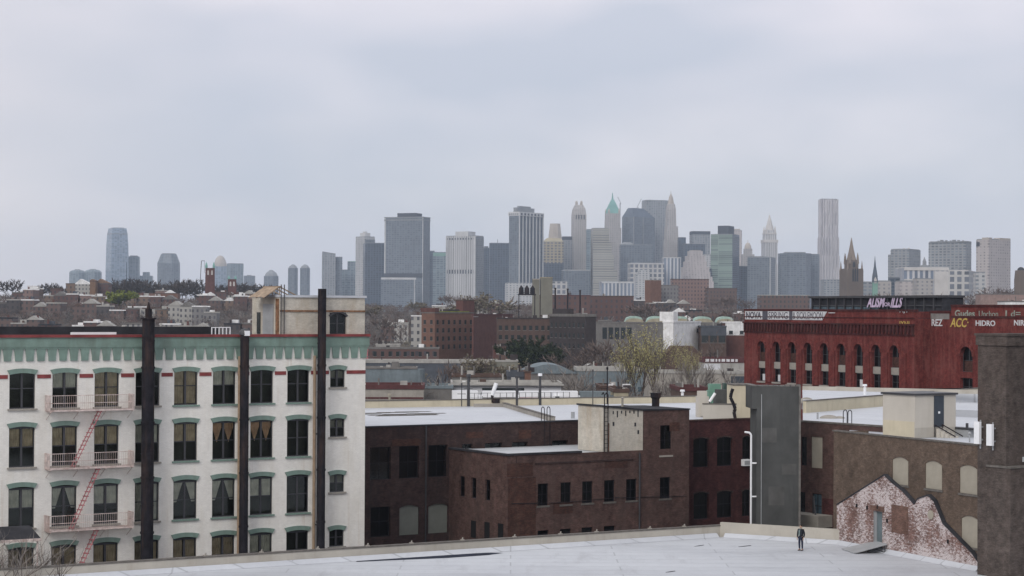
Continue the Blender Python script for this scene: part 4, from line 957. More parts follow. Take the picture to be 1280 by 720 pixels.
# corbel table and parapet courses
mb = MB(); mb.box(-.1, L+.1, -.35, -.002, zc1, zc1+.25); mb.box(-.1, L+.1, -.12, -.002, zc0-.25, zc0)
n = int(L/.9)
for k in range(n): u = .2+(L-.6)*k/(n-1); mb.extr([(u, zc1), (u+.38, zc1), (u+.38, zc0+.4), (u+.3, zc0), (u+.08, zc0), (u, zc0+.4)], -.3, -.002)
mb.build('corbel_table', 'bat_brick_dark', bc)
MB().box(-.1, L+.12, -.1, .6, zcap, zcap+.3).box(-.05, L+.05, -.08, -.002, zc1+1.0, zc1+1.15).build('coping', 'bat_brick_dark', bc)
MB().box(0, L, .6, 38, zcap-1.0, zcap-.9).build('roof', 'tar', bc)
u0, u1 = .3, B.uz(1034, 395)[0]; za, zb = zband, zcap-.05
mb = MB(); mb.extr([(u0, za), (B.uz(1028, 395)[0], za), (u1, zb), (u0, zb)], -.05, -.012); mb.build('painted_band', 'paint_white', bc)
def btext(s, p0, p1, y0, y1, mat, **k):
    a = B.uz(p0, y1); b = B.uz(p1, y0); return text(bc, s, a[0], b[0], a[1], b[1], mat, **k)
zz = lambda px, py: B.uz(px, py)[1]
def bt(s, p0, p1, zlo, zhi, mat, **k): return text(bc, s, B.uz(p0, 395)[0], B.uz(p1, 395)[0], zlo, zhi, mat, **k)
bt('NOVA', 933, 952, za+.12, zb-.1, 'letter_black', bold=.03)
MB().box(B.uz(953.5, 395)[0], B.uz(960, 395)[0], -.09, -.05, za+.02, zb).build('painted_block', 'letter_black', bc)
bt('SPRING', 961, 985, za+.12, zb-.1, 'letter_black', bold=.0)
MB().box(B.uz(987, 395)[0], B.uz(991, 395)[0], -.09, -.05, za+.02, zb).build('painted_block', 'letter_black', bc)
bt('& SICKLEMOON', 991.5, 1029, za+.12, zb-.1, 'letter_black')
MB().box(B.uz(1036, 395)[0], B.uz(1044, 395)[0], -.06, -.01, zz(1040, 391.5), zz(1040, 390.6)).build('painted_dash', 'letter_white', bc)
btext('MJT', 1125, 1136, 387.6, 391.5, 'letter_white', bold=.0); btext('IYNI', 1125, 1137, 401.5, 407.5, 'letter_yellow')
# step back and right-hand block
v = B.o+B.u*L+B.n*st_
B2 = Fr(xy=v, ang=-65.5); L2 = 62
rt = B2.thing('red_corner_block', 'red brick corner block with a raised parapet covered in graffiti names', 'building')
z2 = B2.uz(1230, 383.5)[1]; z2b = B2.uz(1170, 391)[1]; uS = B2.uz(1189, 395)[0]
hw = B2.rect(1208, 433, 465, 15.5); hw2 = B2.rect(1208, 472.5, 492.5, 15.5); hw3 = B2.rect(1208, 500, 520, 15.5)
dd = hw[1]-hw[0]; gap = dd*1.9
HH = []
for k in range(5):
    for h in (hw, hw2, hw3): HH.append((h[0]+gap*k, h[1]+gap*k, h[2], h[3]))
uw = B2.uz(1162, 430)[0]
mb = MB(); wall_holes(mb, 0, L2, 0, z2b, HH, .6); mb.box(uS, L2, 0, .6, z2b, z2); mb.box(0, L2, 1.6, 1.65, 0, z2b-.2, 1); mb.build('wall', ['bat_brick', 'interior'], rt)
arch2 = arched(None, 0, 0, dd).mesh('arch', ['bat_brick'])
for k, h in enumerate(HH):
    wi = MB(); wi = sash(dd, h[3]-h[2], True, .45).build('window', 'dark_metal', rt, ((h[0]+h[1])/2, .5, h[2])); put('pane', quad_mesh('pane', dd, h[3]-h[2], 'window_glass', .03), wi)
    if k % 3 == 0: put('arch', arch2, wi, (0, -.5, h[3]-h[2])); put('spandrel', MB().box(-dd/2, dd/2, -.2, .0, hw2[3]-hw[2]+.02, -.02).mesh('spandrel', ['pale_panel']), wi); put('board', half, wi)
MB().box(0, uS, -.1, .6, z2b, z2b+.3).box(uS, L2, -.12, .65, z2, z2+.3).build('coping', 'bat_brick_dark', rt)
zs_ = B2.uz(1200, 396)[1]
MB().box(uS, L2, -.1, -.0, zs_-.15, zs_+.15).build('string_course', 'bat_brick_dark', rt)
MB().box(.2, uS-.4, -.03, -.002, B2.uz(1170, 399)[1], z2b-.1).build('grey_band', 'grey_flash', rt)
MB().box(0, L2, .7, 36, z2b-.9, z2b-.8).build('roof', 'tar', rt)
def rtx(s, p0, p1, y0, y1, mat, **k):
    pm = (p0+p1)/2; text(rt, s, B2.uz(p0, y1)[0], B2.uz(p1, y1)[0], B2.uz(pm, y1)[1], B2.uz(pm, y0)[1], mat, **k)
rtx('REZ', 1165, 1178.5, 399, 407.5, 'letter_white', bold=.02); rtx('ACC', 1188, 1208, 397.5, 409, 'letter_yellow', slant=.3, bold=.02); rtx('.', 1209.5, 1211, 402, 404, 'letter_yellow')
rtx('HIDRO', 1220, 1244.5, 400.5, 407.5, 'letter_white', bold=.02); rtx('NIR', 1268, 1281, 400, 407, 'letter_white', bold=.02)
rtx('Gudes', 1194, 1219, 387.5, 396, 'letter_green', bold=.02); rtx('Unchon', 1224, 1248, 388.5, 396, 'letter_green'); rtx('J', 1255, 1259, 388, 396, 'letter_green'); rtx('d=', 1264, 1276, 388, 396, 'letter_green', bold=.01)
# dark glazed penthouse on the roof
bk_ = 5.0
PH = Fr(xy=B.o+B.n*bk_, ang=-65.5)
p0, p1 = PH.uz(1014, 380)[0], PH.uz(1176, 380)[0]; zt_ = PH.uz(1100, 369.5)[1]; zb2 = zcap-1
ph = PH.thing('burnt_penthouse', 'dark steel-framed rooftop penthouse with ALISM OR ILLS lettering on the red arched building', 'penthouse')
MB().box(p0, p1, .3, 4, zb2, zt_-.35).build('wall', 'steel_roof', ph)
MB().box(p0-.4, p1+.2, -.2, 4.2, zt_-.35, zt_).build('roof', 'dark_metal', ph)
mb = MB(); k = p0
while k < p1: mb.box(k, k+.22, 0, .3, zb2, zt_-.35); k += 2.3
mb.box(p0, p1, .1, .3, zt_-1.6, zt_-1.45); mb.build('frame', 'dark_metal', ph)
mb = MB(); k = p0+.3
while k < p0+18: mb.box(k, k+1.9, .22, .27, zb2+.8, zt_-1.7); k += 2.3
mb.build('pane', 'blue_glass', ph)
a = PH.uz(1084, 384.3); b = PH.uz(1105, 370.5); text(ph, 'ALISM', a[0], b[0], a[1], b[1], 'letter_violet', y=-.1, slant=.5, bold=.03)
a = PH.uz(1106, 383); b = PH.uz(1113.5, 378); text(ph, 'OR', a[0], b[0], a[1], b[1], 'letter_violet', y=-.1, bold=.02)
a = PH.uz(1113.5, 384.6); b = PH.uz(1127, 370.5); text(ph, 'ILLS', a[0], b[0], a[1], b[1], 'letter_violet', y=-.1, slant=.6, bold=.03)
# ================================================================== MID DISTANCE BUILDINGS
for n_, cc in dict(m_red=(0.109,0.051,0.043), m_tan=(0.187,0.117,0.078), m_brown=(0.094,0.062,0.051), m_dark=(0.047,0.039,0.039), m_grey=(0.156,0.148,0.140), m_pale=(.34,.33,.31), m_white=(.68,.68,.68), m_cream=(0.328,0.296,0.218), m_bluegrey=(0.156,0.187,0.203), m_maroon=(0.094,0.039,0.039), m_slate=(0.078,0.086,0.101), m_orange=(0.164,0.090,0.066), m_greenroof=(.33,.45,.4), m_green=(0.109,0.172,0.148), m_pink=(0.273,0.195,0.172)).items():
    plain(n_, cc, .85, .2, .5, dirt=tuple(x*.55 for x in cc), dirt_amt=.5)
for n_, wc, gc, a_, b_, c_, d_ in (('f_tan', (.17,.115,.085), (.05,.045,.045), 3.2, 3.3, .36, .5), ('f_red', (.105,.058,.05), (.04,.035,.04), 3.0, 3.2, .36, .5), ('f_brown', (.125,.085,.075), (.04,.04,.045), 2.6, 3.1, .4, .5), ('f_grey', (.19,.185,.185), (.07,.07,.08), 2.5, 3.1, .42, .5),
                                   ('f_pale', (.36,.35,.33), (.09,.09,.1), 2.5, 3.0, .42, .5), ('f_dark', (.07,.06,.06), (.02,.02,.025), 2.8, 3.2, .4, .5), ('f_pink', (.21,.14,.125), (.06,.05,.055), 2.6, 3.1, .4, .5), ('f_cream', (.42,.37,.28), (.1,.1,.1), 4, 4.5, .5, .6)):
    tower(n_, wc, gc, a_, b_, c_, d_, .35)
WINM = {}
def blk(name, label, cat, x0, x1, ytop, d, wall, roof='tar', xc=None, th=60, win=None, winr=None, par=.5, group=None, dz=0, left=None, lift=None, deep=None):
    """flat-roofed building seen between columns x0..x1, roofline ytop at distance d. win=(cols,rows,w,h,top margin,row pitch,(u0,u1))"""
    if xc is None: xc = x0+.001; th = 88
    Cx, La, Lb, ra = corner_box(x0 if xc > x0+.5 else None, xc, x1 if x1 > xc+.5 else None, d, th)
    La = La or deep or 12; Lb = Lb or 12; La = min(La, 80); Lb = min(Lb, 140)
    zb = lift if lift is not None else terr(Cx, d)-1.5; z1 = zat(xc, ytop, d); h = z1-zb
    t = thing(name, label, cat, (Cx, d, zb), ra, group)
    MB().box(0, Lb, 0, La, 0, h-par).build('wall', wall, t)
    rf_ = MB().box(-.15, Lb+.15, -.15, .2, h-par, h).box(-.15, Lb+.15, La-.2, La+.15, h-par, h).box(-.15, .2, .2, La-.2, h-par, h).box(Lb-.2, Lb+.15, .2, La-.2, h-par, h).box(.2, Lb-.2, .2, La-.2, h-par, h-par+.15)
    rf_.build('roof', roof, t)
    if win:
        nc, nr, w_, h_, tm, rp_ = win[:6]; u0, u1 = win[6] if len(win) > 6 else (0, 1); mt = win[7] if len(win) > 7 else 'dark_glass'
        key = (w_, h_, mt)
        if key not in WINM:
            mm = MB().box(-w_/2, w_/2, -.03, .05, 0, h_, 1); mm.box(-w_/2-.15, w_/2+.15, -.12, .0, -.2, -.02, 0); WINM[key] = mm.mesh('window', ['m_grey', mt])
        for r_ in range(nr):
            for q in range(nc):
                put('window', WINM[key], t, (Lb*(u0+(u1-u0)*(q+.5)/nc), -.02, h-tm-h_-r_*rp_))
    if winr:
        nc, nr, w_, h_, tm, rp_ = winr[:6]; key = (w_, h_, 'dark_glass')
        if key not in WINM:
            mm = MB().box(-w_/2, w_/2, -.03, .05, 0, h_, 1); mm.box(-w_/2-.15, w_/2+.15, -.12, .0, -.2, -.02, 0); WINM[key] = mm.mesh('window', ['m_grey', 'dark_glass'])
        for r_ in range(nr):
            for q in range(nc): put('window', WINM[key], t, (-.02, La*(q+.5)/nc, h-tm-h_-r_*rp_), R(-90))
    if d < 1200:
        rq = random.Random(int(x0*7+ytop))
        for q in range(rq.randint(3, 7)):
            ux, uy, s_ = rq.uniform(.08, .9)*Lb, rq.uniform(.1, .8)*min(La, 12), rq.uniform(.4, 1.6)*min(1.3, d/500+.2)
            if rq.random() < .5: MB().box(ux, ux+s_, uy, uy+s_*1.3, h-par, h-par+s_*.9).build('roof_unit', rq.choice(('m_grey', 'm_pale', 'm_dark', 'm_brown', 'm_white')), t)
            else: MB().tube((ux, uy, h-par), (ux, uy, h+s_*1.1), .09*s_+.07, n=6).build('vent_pipe', rq.choice(('m_grey', 'm_pale', 'm_dark')), t)
    t['_h'] = h; t['_w'] = Lb; t['_l'] = La
    return t
def dims(t):
    r = t['_h'], t['_w'], t['_l']
    for k in ('_h', '_w', '_l'): del t[k]
    return r
plain('green_metal2', (.17,.24,.24), .5, .15)
t = blk('warehouse', 'grey-green metal warehouse right of the white building, rounded end at its right', 'warehouse', 440, 521, 459, 480, 'm_bluegrey', 'm_grey', par=.4, win=(5, 1, .9, 1.0, 4.5, 3)); h, w_, l_ = dims(t)
MB().tube((w_, 2, 0), (w_, 2, h-.4), 2, n=16).build('rounded_end', 'm_bluegrey', t)
t = blk('long_shed', 'long dark shed with a thin white roof edge behind the grey-green warehouse', 'shed', 430, 615, 449.5, 620, 'm_slate', 'm_pale', par=1.0); dims(t)
t = blk('cream_block', 'plain cream concrete box at the right end of the long dark shed', 'building', 615, 647.5, 450, 560, 'concrete_tan', 'm_pale'); dims(t)
t = blk('low_brick_shed', 'low brown brick shed with a dull red roof stripe beside the warehouse', 'shed', 440, 530, 481, 330, 'concrete', 'm_maroon', par=.7); h, w_, l_ = dims(t)
MB().box(0, w_, -.08, -.003, h-2.3, h-2.0).build('red_stripe', 'm_maroon', t); MB().box(w_*.55, w_*.72, -.1, -.004, 0, h-2.5).build('gate', 'm_maroon', t)
t = blk('grey_shed', 'small blue-grey shed with a sloping end right of the low brick shed', 'shed', 530, 566, 482, 345, 'm_grey', 'm_bluegrey'); dims(t)
t = blk('white_depot', 'long white depot with a strip of dark windows behind the parapet railing', 'depot', 565, 702, 477.5, 350, 'paint_white', 'm_pale', par=.6, win=(4, 1, 1.9, .8, 1.0, 3, (.28, .66))); h, w_, l_ = dims(t)
MB().box(-.6, w_+.4, -.8, -.2, h-.55, h-.3).build('eave', 'm_pale', t); MB().box(w_*.62, w_*1.0, -.09, -.03, h-2.0, h-1.55).build('red_stripe', 'red_paint', t)
for k, (px, wv) in enumerate(((572, 20), (634, 26))):
    pass
# parked trucks in front of the depot
def truck(px, py_d, L_, label, box, stripe, g='trucks parked by the white depot'):
    x = xat(px, py_d); t = thing('box_truck', label, 'truck', (x, py_d, terr(x, py_d)), R(4), g); b = 8.5
    MB().box(0, L_, 0, 2.4, b, b+2.6).build('cargo_box', box, t)
    if stripe: MB().box(0, L_, -.03, -.002, b+1.0, b+1.6).build('stripe', stripe, t)
    c_ = MB().extr([(L_+.1, b), (L_+1.9, b), (L_+1.9, b+1.1), (L_+1.4, b+1.9), (L_+.1, b+1.9)], .1, 2.3).build('cab', box, t); MB().extr([(L_+.7, b+1.0), (L_+1.75, b+1.0), (L_+1.35, b+1.75), (L_+.7, b+1.75)], .06, .098).build('side_window', 'dark_glass', c_)
    for q in (1, L_-1.2, L_+1.2): w__ = MB().tube((q,.1,b-.1), (q,.45,b-.1), .48, n=14).build('wheel', 'black_steel', t)
    return t
pk = thing('parking_deck', 'low white parking deck with parked trucks in front of the depot', 'deck', (xat(560, 330), 326, 0), 0); x1 = xat(790, 330)-xat(560, 330); MB().box(0, x1, 0, 9, 0, 7.9).build('deck', 'm_pale', pk)
MB().box(0, x1, -.1, 0, 7.9, 8.3).build('edge', 'm_grey', pk)
for a_ in ((566, 329, 4.2, 'white box truck at the left end of the deck, before the mast', 'white_metal', None), (604, 329, 5.5, 'white box truck with grey stripe near the tilted white tube', 'white_metal', 'm_grey'), (650, 329, 5.2, 'white truck with a broad red stripe between the two right masts', 'white_metal', 'red_paint'), (689, 330, 4.5, 'second red-striped white truck, left of the bare tree', 'white_metal', 'red_paint'), (726, 330, 5.0, 'blue-grey truck under the bare trees on the deck', 'm_bluegrey', None)): truck(*a_)
t = blk('row_shed', 'low shed with a row of small dark openings behind the white depot', 'shed', 566, 627, 468.5, 430, 'm_grey', 'm_brown', par=.5, win=(9, 1, 1.2, 1.2, .9, 3)); dims(t)
t = blk('blue_roof_shed', 'small dark blue-roofed shed right of the row of openings', 'shed', 636, 657, 464.5, 440, 'm_slate', 'm_slate', par=1.2); dims(t)
t = blk('small_brick_hut', 'small rust brown hut beside the dark blue-roofed shed', 'hut', 657, 664, 464, 436, 'm_orange', 'm_brown', par=.3); dims(t)
# curved grey warehouse roofs
def vault(label, x0, x1, ytop, d, dep, rise, wall, roof, yb=None, cat='warehouse', skew=R(2)):
    xa, xb = xat(x0, d), xat(x1, d); z1 = zat((x0+x1)/2, ytop, d); t = thing('vaulted_warehouse', label, cat, (xa, d, 0), skew); w_ = xb-xa; h = z1-rise
    MB().box(0, w_, 0, dep, 0, h).build('wall', wall, t)
    pts = [(w_*k/16, h+rise*math.sin(math.pi*k/16)) for k in range(17)]; mb = MB(); mb.extr(pts, -.3, dep+.3); mb.build('roof', roof, t); return t
vault('grey curved-roof warehouse behind the bare trees, centre', 651, 722, 455.5, 500, 22, 2.3, 'm_grey', 'm_bluegrey')
t = blk('flat_warehouse', 'long pale blue warehouse with a white roof edge behind the budding trees', 'warehouse', 722, 812, 459, 510, 'm_bluegrey', 'm_pale', par=1.0, win=(7, 1, 1.6, 1.2, 5, 3, (.05, .95), 'blue_glass')); dims(t)
t = blk('grey_hall', 'wide plain grey hall between the budding trees and red building', 'warehouse', 812, 932, 463.5, 470, 'concrete', 'm_pale', par=.6); h, w_, l_ = dims(t)
MB().box(w_*.85, w_*.99, -.1, -.004, h-6.5, h-1.2).build('blue_gate', 'door_dark', t)
t = blk('blue_truck_shed', 'low shed with dull red roof left of the green box units', 'shed', 850, 884, 484, 300, 'm_brown', 'm_maroon', par=.6); dims(t)
t = blk('low_yard_building', 'low yellowish-brown yard building behind the ladder of the cream bulkhead', 'building', 768, 786, 486, 330, 'm_cream', 'm_brown', par=.6); dims(t)
t = blk('dark_yard_shed', 'dark brown low shed under the left budding trees', 'shed', 752, 769, 482, 345, 'm_brown', 'm_brown', par=.4); dims(t)
# red brick housing blocks
t = blk('brick_apartments', 'tan brick apartment block with four rows of small dark windows', 'building', 527, 592, 390, 800, 'm_orange', 'm_grey', xc=543.5, th=35, win=(7, 4, 1.3, 1.7, 3.2, 3.3), winr=(2, 4, 1.2, 1.6, 3.2, 3.3)); h, w_, l_ = dims(t)
MB().box(-.3, 2.5, -.3, l_+.3, h, h+1.6).build('stair_head', 'm_red', t); MB().box(w_*.38, w_*.68, 1, 5, h, h+1.1).build('roof_hut', 'm_dark', t); MB().box(.2, w_*.9, .3, .8, h, h+.35).build('roof_planting', 'buds_green', t)
t = blk('brick_stair_tower', 'plain red brick block with a flat roof right of the tan apartments', 'building', 590, 641, 392.5, 790, 'm_red', 'm_maroon', win=None, xc=592, th=20); h, w_, l_ = dims(t)
MB().box(-.1, 5, -.12, -.003, h-1.2, h-.9).build('pale_band', 'm_pale', t)
t = blk('upper_brick_block', 'tall plain brown-red block rising behind the tan apartments', 'building', 570, 593, 374.5, 860, 'm_red', 'm_brown', xc=579, th=40); h, w_, l_ = dims(t); MB().tube((w_/2,2,h),(w_/2,2,h+1.6),.6,n=8).build('water_tank', 'm_pale', t)
t = blk('brown_loft', 'wide brown brick loft behind the dark evergreen trees', 'building', 622, 690, 397, 760, 'm_brown', 'm_dark', win=(9, 3, 1.2, 1.7, 3.0, 3.6)); dims(t)
t = blk('dark_loft', 'dark brown loft block with a shaded right side and pale parapet', 'building', 687, 745, 392.5, 720, 'm_dark', 'm_grey', xc=732, th=60, winr=(8, 3, 1.2, 1.7, 3.2, 3.8), par=1.0); h, w_, l_ = dims(t)
MB().box(.5, 3.5, l_*.55, l_*.95, h, h+1.8).build('roof_hut', 'm_dark', t)
t = blk('small_red_house', 'small red brick house with a white-lettered front below the red block', 'house', 617, 644, 433, 690, 'm_red', 'm_brown', win=(4, 2, .9, 1.2, 1.4, 3.4, (.1, .9), 'm_pale')); dims(t)
t = blk('maroon_terrace', 'low maroon brick terrace with a pale roof line above the long shed', 'building', 455, 549, 434, 700, 'f_red', 'm_grey', par=.6, win=(10, 1, 1.1, 1.6, 1.5, 3.3)); h, w_, l_ = dims(t)
MB().box(0, w_*.06, -.1, 0, 0, h-.2).build('red_end', 'stair_red', t)
t = blk('pale_cottage', 'pale grey gable cottage above the maroon terrace near the white building', 'house', 470, 500, 430, 740, 'm_pale', 'm_pale', par=.4); dims(t)
t = blk('white_stack_house', 'narrow white and blue house left of the tan apartments', 'house', 514, 527, 394, 850, 'f_pale', 'm_white', win=None); dims(t)
# concrete silo pair, tank stand, thin chimneys
def tall(name, label, cat, x0, x1, y1, d, mat, z0=None, parts=None, dep=5):
    xa, xb = xat(x0, d), xat(x1, d); zb = terr(xa, d)-1; z1 = zat((x0+x1)/2, y1, d); t = thing(name, label, cat, (xa, d, zb), R(3)); MB().box(0, xb-xa, 0, dep, 0, z1-zb).build('shaft', mat, t); return t, xb-xa, z1-zb
t, w_, h = tall('concrete_pylon', 'narrow tan concrete pylon left of the twin, dark slot beside it', 'pylon', 666, 674.5, 350, 900, 'concrete_tan'); MB().box(0, w_+.2, -.2, 5.2, h-.0, h+.6).build('cap', 'concrete', t)
t, w_, h = tall('concrete_pylon', 'broader tan concrete pylon right of the twin with a ledge halfway', 'pylon', 675.8, 690.5, 347.5, 900, 'concrete_tan'); MB().box(-.2, w_+.2, -.25, -.0, h*.5, h*.5+.5).build('ledge', 'm_brown', t); MB().box(-.1, w_+.1, -.1, 5, h, h+.4).build('cap', 'm_cream', t)
xa = xat(648, 880); xb = xat(669, 880); zb = terr(xa, 880); z1 = zat(658, 369, 880)
t = thing('tank_stand', 'black steel stand carrying three dark tanks left of the tan pylons', 'tank stand', (xa, 880, zb)); w_ = xb-xa; h = z1-zb
for x_ in (0, w_-.4):
    for y_ in (0, 3): MB().box(x_, x_+.4, y_, y_+.4, 0, h).build('leg', 'black_steel', t)
MB().box(-.3, w_+.3, -.2, 3.6, h, h+.5).box(0, w_, .1, .3, h*.55, h*.62).build('platform', 'black_steel', t)
for k in range(3): mb = MB().tube((1.2+k*(w_-2.4)/2, 1.6, h+.5), (1.2+k*(w_-2.4)/2, 1.6, h+3.2), 1.15, 1.0, n=12).tube((1.2+k*(w_-2.4)/2, 1.6, h+3.2), (1.2+k*(w_-2.4)/2, 1.6, h+4.4), .9, .1, n=12); mb.build('tank', 'black_steel', t)
for px, y1, lab in ((694, 361, 'leftmost thin black chimney on the dark loft skyline'), (709.5, 362, 'middle thin black chimney above the dark loft'), (725, 364, 'shorter thin dark chimney at the right of the dark loft')):
    x = xat(px, 780); zb = terr(x, 780); z1 = zat(px, y1, 780); t = thing('thin_chimney', lab, 'chimney', (x, 780, zb)); MB().tube((0,0,0), (0,0,z1-zb), .38, .3, n=8).build('shaft', 'black_steel', t); MB().tube((0,0,z1-zb), (0,0,z1-zb+.4), .45, n=8).build('cap', 'black_steel', t)
for row in (('long_maroon_hall', 'long dark maroon hall behind the thin chimneys', 'building', 672, 738, 368.5, 1150, 'f_red', 'm_maroon', None, None), ('maroon_mill', 'long low brown-maroon mill right of the thin chimneys', 'building', 738, 792, 369.5, 1180, 'f_red', 'm_brown', None, None),
            ('orange_tower_house', 'orange brick tower block with a white strip at its left', 'building', 806, 826.5, 349.5, 1500, 'm_orange', 'm_pale', 813, 60), ('grey_window_block', 'grey block with pale window columns right of the orange brick tower', 'building', 826, 848, 356, 1520, 'f_grey', 'm_grey', None, None),
            ('brick_mansion_block', 'wide pinkish brown brick block with a row of small white windows', 'building', 840, 886, 348.5, 1620, 'f_pink', 'm_brown', None, None), ('rose_brick_block', 'low rose brown block at the foot of the green glass tower', 'building', 884, 921, 360, 1600, 'f_brown', 'm_brown', None, None),
            ('pale_low_block', 'long pale low block behind the left end of the red arched building', 'building', 950, 1012, 368.5, 1300, 'f_brown', 'm_pale', None, None), ('white_low_block', 'small white block behind the corner block parapet at the right edge', 'building', 1256, 1290, 376, 900, 'm_white', 'm_grey', None, None), ('pink_low_block', 'long pinkish low block between the white tower and the right edge', 'building', 1226, 1300, 367, 1200, 'm_pink', 'm_grey', None, None)):
    nm, lab, cat, a_, b_, y_, d_, wm, rm_, xc_, th_ = row
    t = blk(nm, lab, cat, a_, b_, y_, d_, wm, rm_, xc=xc_, th=th_ or 60); dims(t)
# school with green vaulted dormers
t = blk('vaulted_school', 'long grey hall with tall dark windows under five green scalloped roofs', 'hall', 741, 925, 402, 900, 'm_grey', 'm_grey', par=.6, win=(5, 1, 2.0, 5.2, 2.6, 5, (.06, .27))); h, w_, l_ = dims(t)
for k, (a_, b_) in enumerate(((781, 806), (808, 836), (840, 864), (867, 893), (896, 920))):
    xa, xb = xat(a_, 900)-t.location.x, xat(b_, 900)-t.location.x; mb = MB(); w2 = xb-xa
    pts = [(xa+w2*q/10, h-.3+1.9*math.sin(math.pi*q/10)**.4) for q in range(11)]; mb.extr(pts, .3, .9, 0)
    p2 = [(xa+.4+(w2-.8)*q/10, h-.3+2.9*math.sin(math.pi*q/10)**.3) for q in range(11)]; mb.extr(p2, .9, 9, 1)
    mb.build('green_vault', ['m_cream', 'm_greenroof'], t)
t = blk('white_cube_house', 'bright white stepped building with blank walls behind the budding trees', 'building', 829, 876, 401.5, 640, 'm_white', 'm_white', win=(1, 1, 1.3, 1.3, 2.4, 3, (.75, 1)), xc=842, th=30); h, w_, l_ = dims(t); MB().box(.1, 3.4, .1, 5, h, h+3.0).build('stair_head', 'm_white', t); MB().box(0, .15, -.03, 0, 0, h).build('drain', 'm_grey', t)
t = blk('brown_shed', 'windowless brown shed with chamfered roof in front of the white stepped building', 'shed', 832, 876, 441, 560, 'm_brown', 'm_brown'); h, w_, l_ = dims(t); MB().extr([(.3, h), (w_-.3, h), (w_*.8, h+1.9), (w_*.2, h+1.9)], .4, 7).build('roof_hip', 'm_brown', t)
t = blk('mirrored_house', 'dark glass and brick house with black upper floor right of the white building', 'building', 876, 908, 407, 650, 'm_brown', 'm_slate', win=(3, 1, 2.2, 4.5, 1.0, 5)); h, w_, l_ = dims(t); MB().box(0, w_, -.06, -.0, h-3.2, h-.6).build('dark_band', 'm_slate', t)
t = blk('white_top_house', 'red brick house with a white upper floor beside the red arched building', 'house', 907, 934, 402, 660, 'm_red', 'm_white', win=(2, 1, 1.3, 1.1, 3.0, 3)); h, w_, l_ = dims(t); MB().box(-.05, w_+.05, -.05, -.0, h-4.5, h-.4).build('white_floor', 'm_white', t)
t = blk('market_hall', 'low hall with red roof carrying white lettering beside the red arched building', 'hall', 880, 932, 447, 520, 'm_pale', 'm_maroon', par=1.3); h, w_, l_ = dims(t)
text(t, 'AUTO GLASS', w_*.04, w_*.85, h-1.1, h-.2, 'letter_white', y=-.2) if False else None
mb = MB(); rr = random.Random(2); x = .4
while x < w_*.8: q = rr.uniform(.4, 1.0); mb.box(x, x+q, -.22, -.16, h-1.05, h-.35); x += q+.35
mb.build('sign_letters', 'letter_white', t); MB().box(0, w_*.4, -.05, -.0, h-5.5, h-1.6).build('blue_wall', 'paint_white', t)
# yard clutter poles by the trees, street lamps
for k, (px, y0, d_) in enumerate(((736, 470, 420), (841, 476, 400), (866, 462, 420))):
    x = xat(px, d_); z1 = zat(px, y0, d_); t = thing('yard_pole', ('thin pole left of the black ladder', 'thin grey pole under the budding trees', 'taller pale pole before the grey hall')[k], 'pole', (x, d_, 0)); MB().tube((0,0,0), (0,0,z1), .13, .09, n=6).build('pole', 'm_pale' if k == 2 else 'm_grey', t); MB().box(-.6,.6,-.05,.05,z1-.3,z1-.2).build('arm', 'm_grey', t)
# ================================================================== SKYLINE
for n_, wc, gc, a_, b_, c_, d_, r_ in (
    ('t_slate', (.15,.17,.19), (.075,.095,.12), 6, 4, .7, .6, .3), ('t_dark', (.07,.085,.105), (.03,.045,.065), 6, 4, .75, .7, .25), ('t_grey', (.26,.27,.28), (.12,.14,.16), 6, 4, .6, .55, .35),
    ('t_light', (.42,.42,.42), (.17,.19,.21), 6, 4, .45, .5, .4), ('t_stone', (.36,.34,.325), (.17,.17,.18), 5, 4, .4, .5, .5), ('t_pink', (.42,.385,.375), (.24,.22,.225), 6, 4, .4, .5, .5),
    ('t_green', (.2,.255,.225), (.14,.19,.16), 30, 4, .95, .7, .25), ('t_teal', (.2,.24,.26), (.11,.145,.17), 8, 4, .8, .6, .25), ('t_blue', (.26,.31,.37), (.14,.19,.25), 8, 4, .85, .7, .2),
    ('t_stripe', (.5,.5,.5), (.07,.08,.1), 6.4, 900, .5, 1, .3), ('t_stripe_w', (.5,.5,.5), (.28,.28,.29), 5.2, 900, .45, 1, .4), ('t_band', (.4,.4,.39), (.19,.2,.21), 900, 5, 1, .5, .35), ('t_tan', (.32,.31,.275), (.17,.17,.16), 900, 5, 1, .45, .4),
    ('t_grid', (.42,.41,.395), (.09,.1,.12), 9, 9, .6, .7, .4), ('t_steel', (.5,.48,.49), (.3,.29,.31), 3.4, 900, .42, 1, .35), ('t_gold', (.35,.3,.2), (.1,.1,.11), 8, 6, .6, .6, .4), ('t_bluestripe', (.48,.48,.49), (.14,.17,.22), 7, 900, .55, 1, .4)):
    tower(n_, wc, gc, a_, b_, c_, d_, r_)
for n_, cc in dict(k_copper=(.19,.36,.33), k_dark=(.05,.055,.065), k_grey=(.22,.23,.24), k_light=(.5,.5,.5), k_stone=(.4,.36,.32), k_gold=(.33,.29,.2), k_slate=(.1,.12,.15), k_brown=(.15,.125,.11), k_brownlight=(.22,.185,.16), k_white=(.52,.5,.48), k_palegreen=(.2,.34,.29)).items():
    plain(n_, cc, .7, .15, .05)
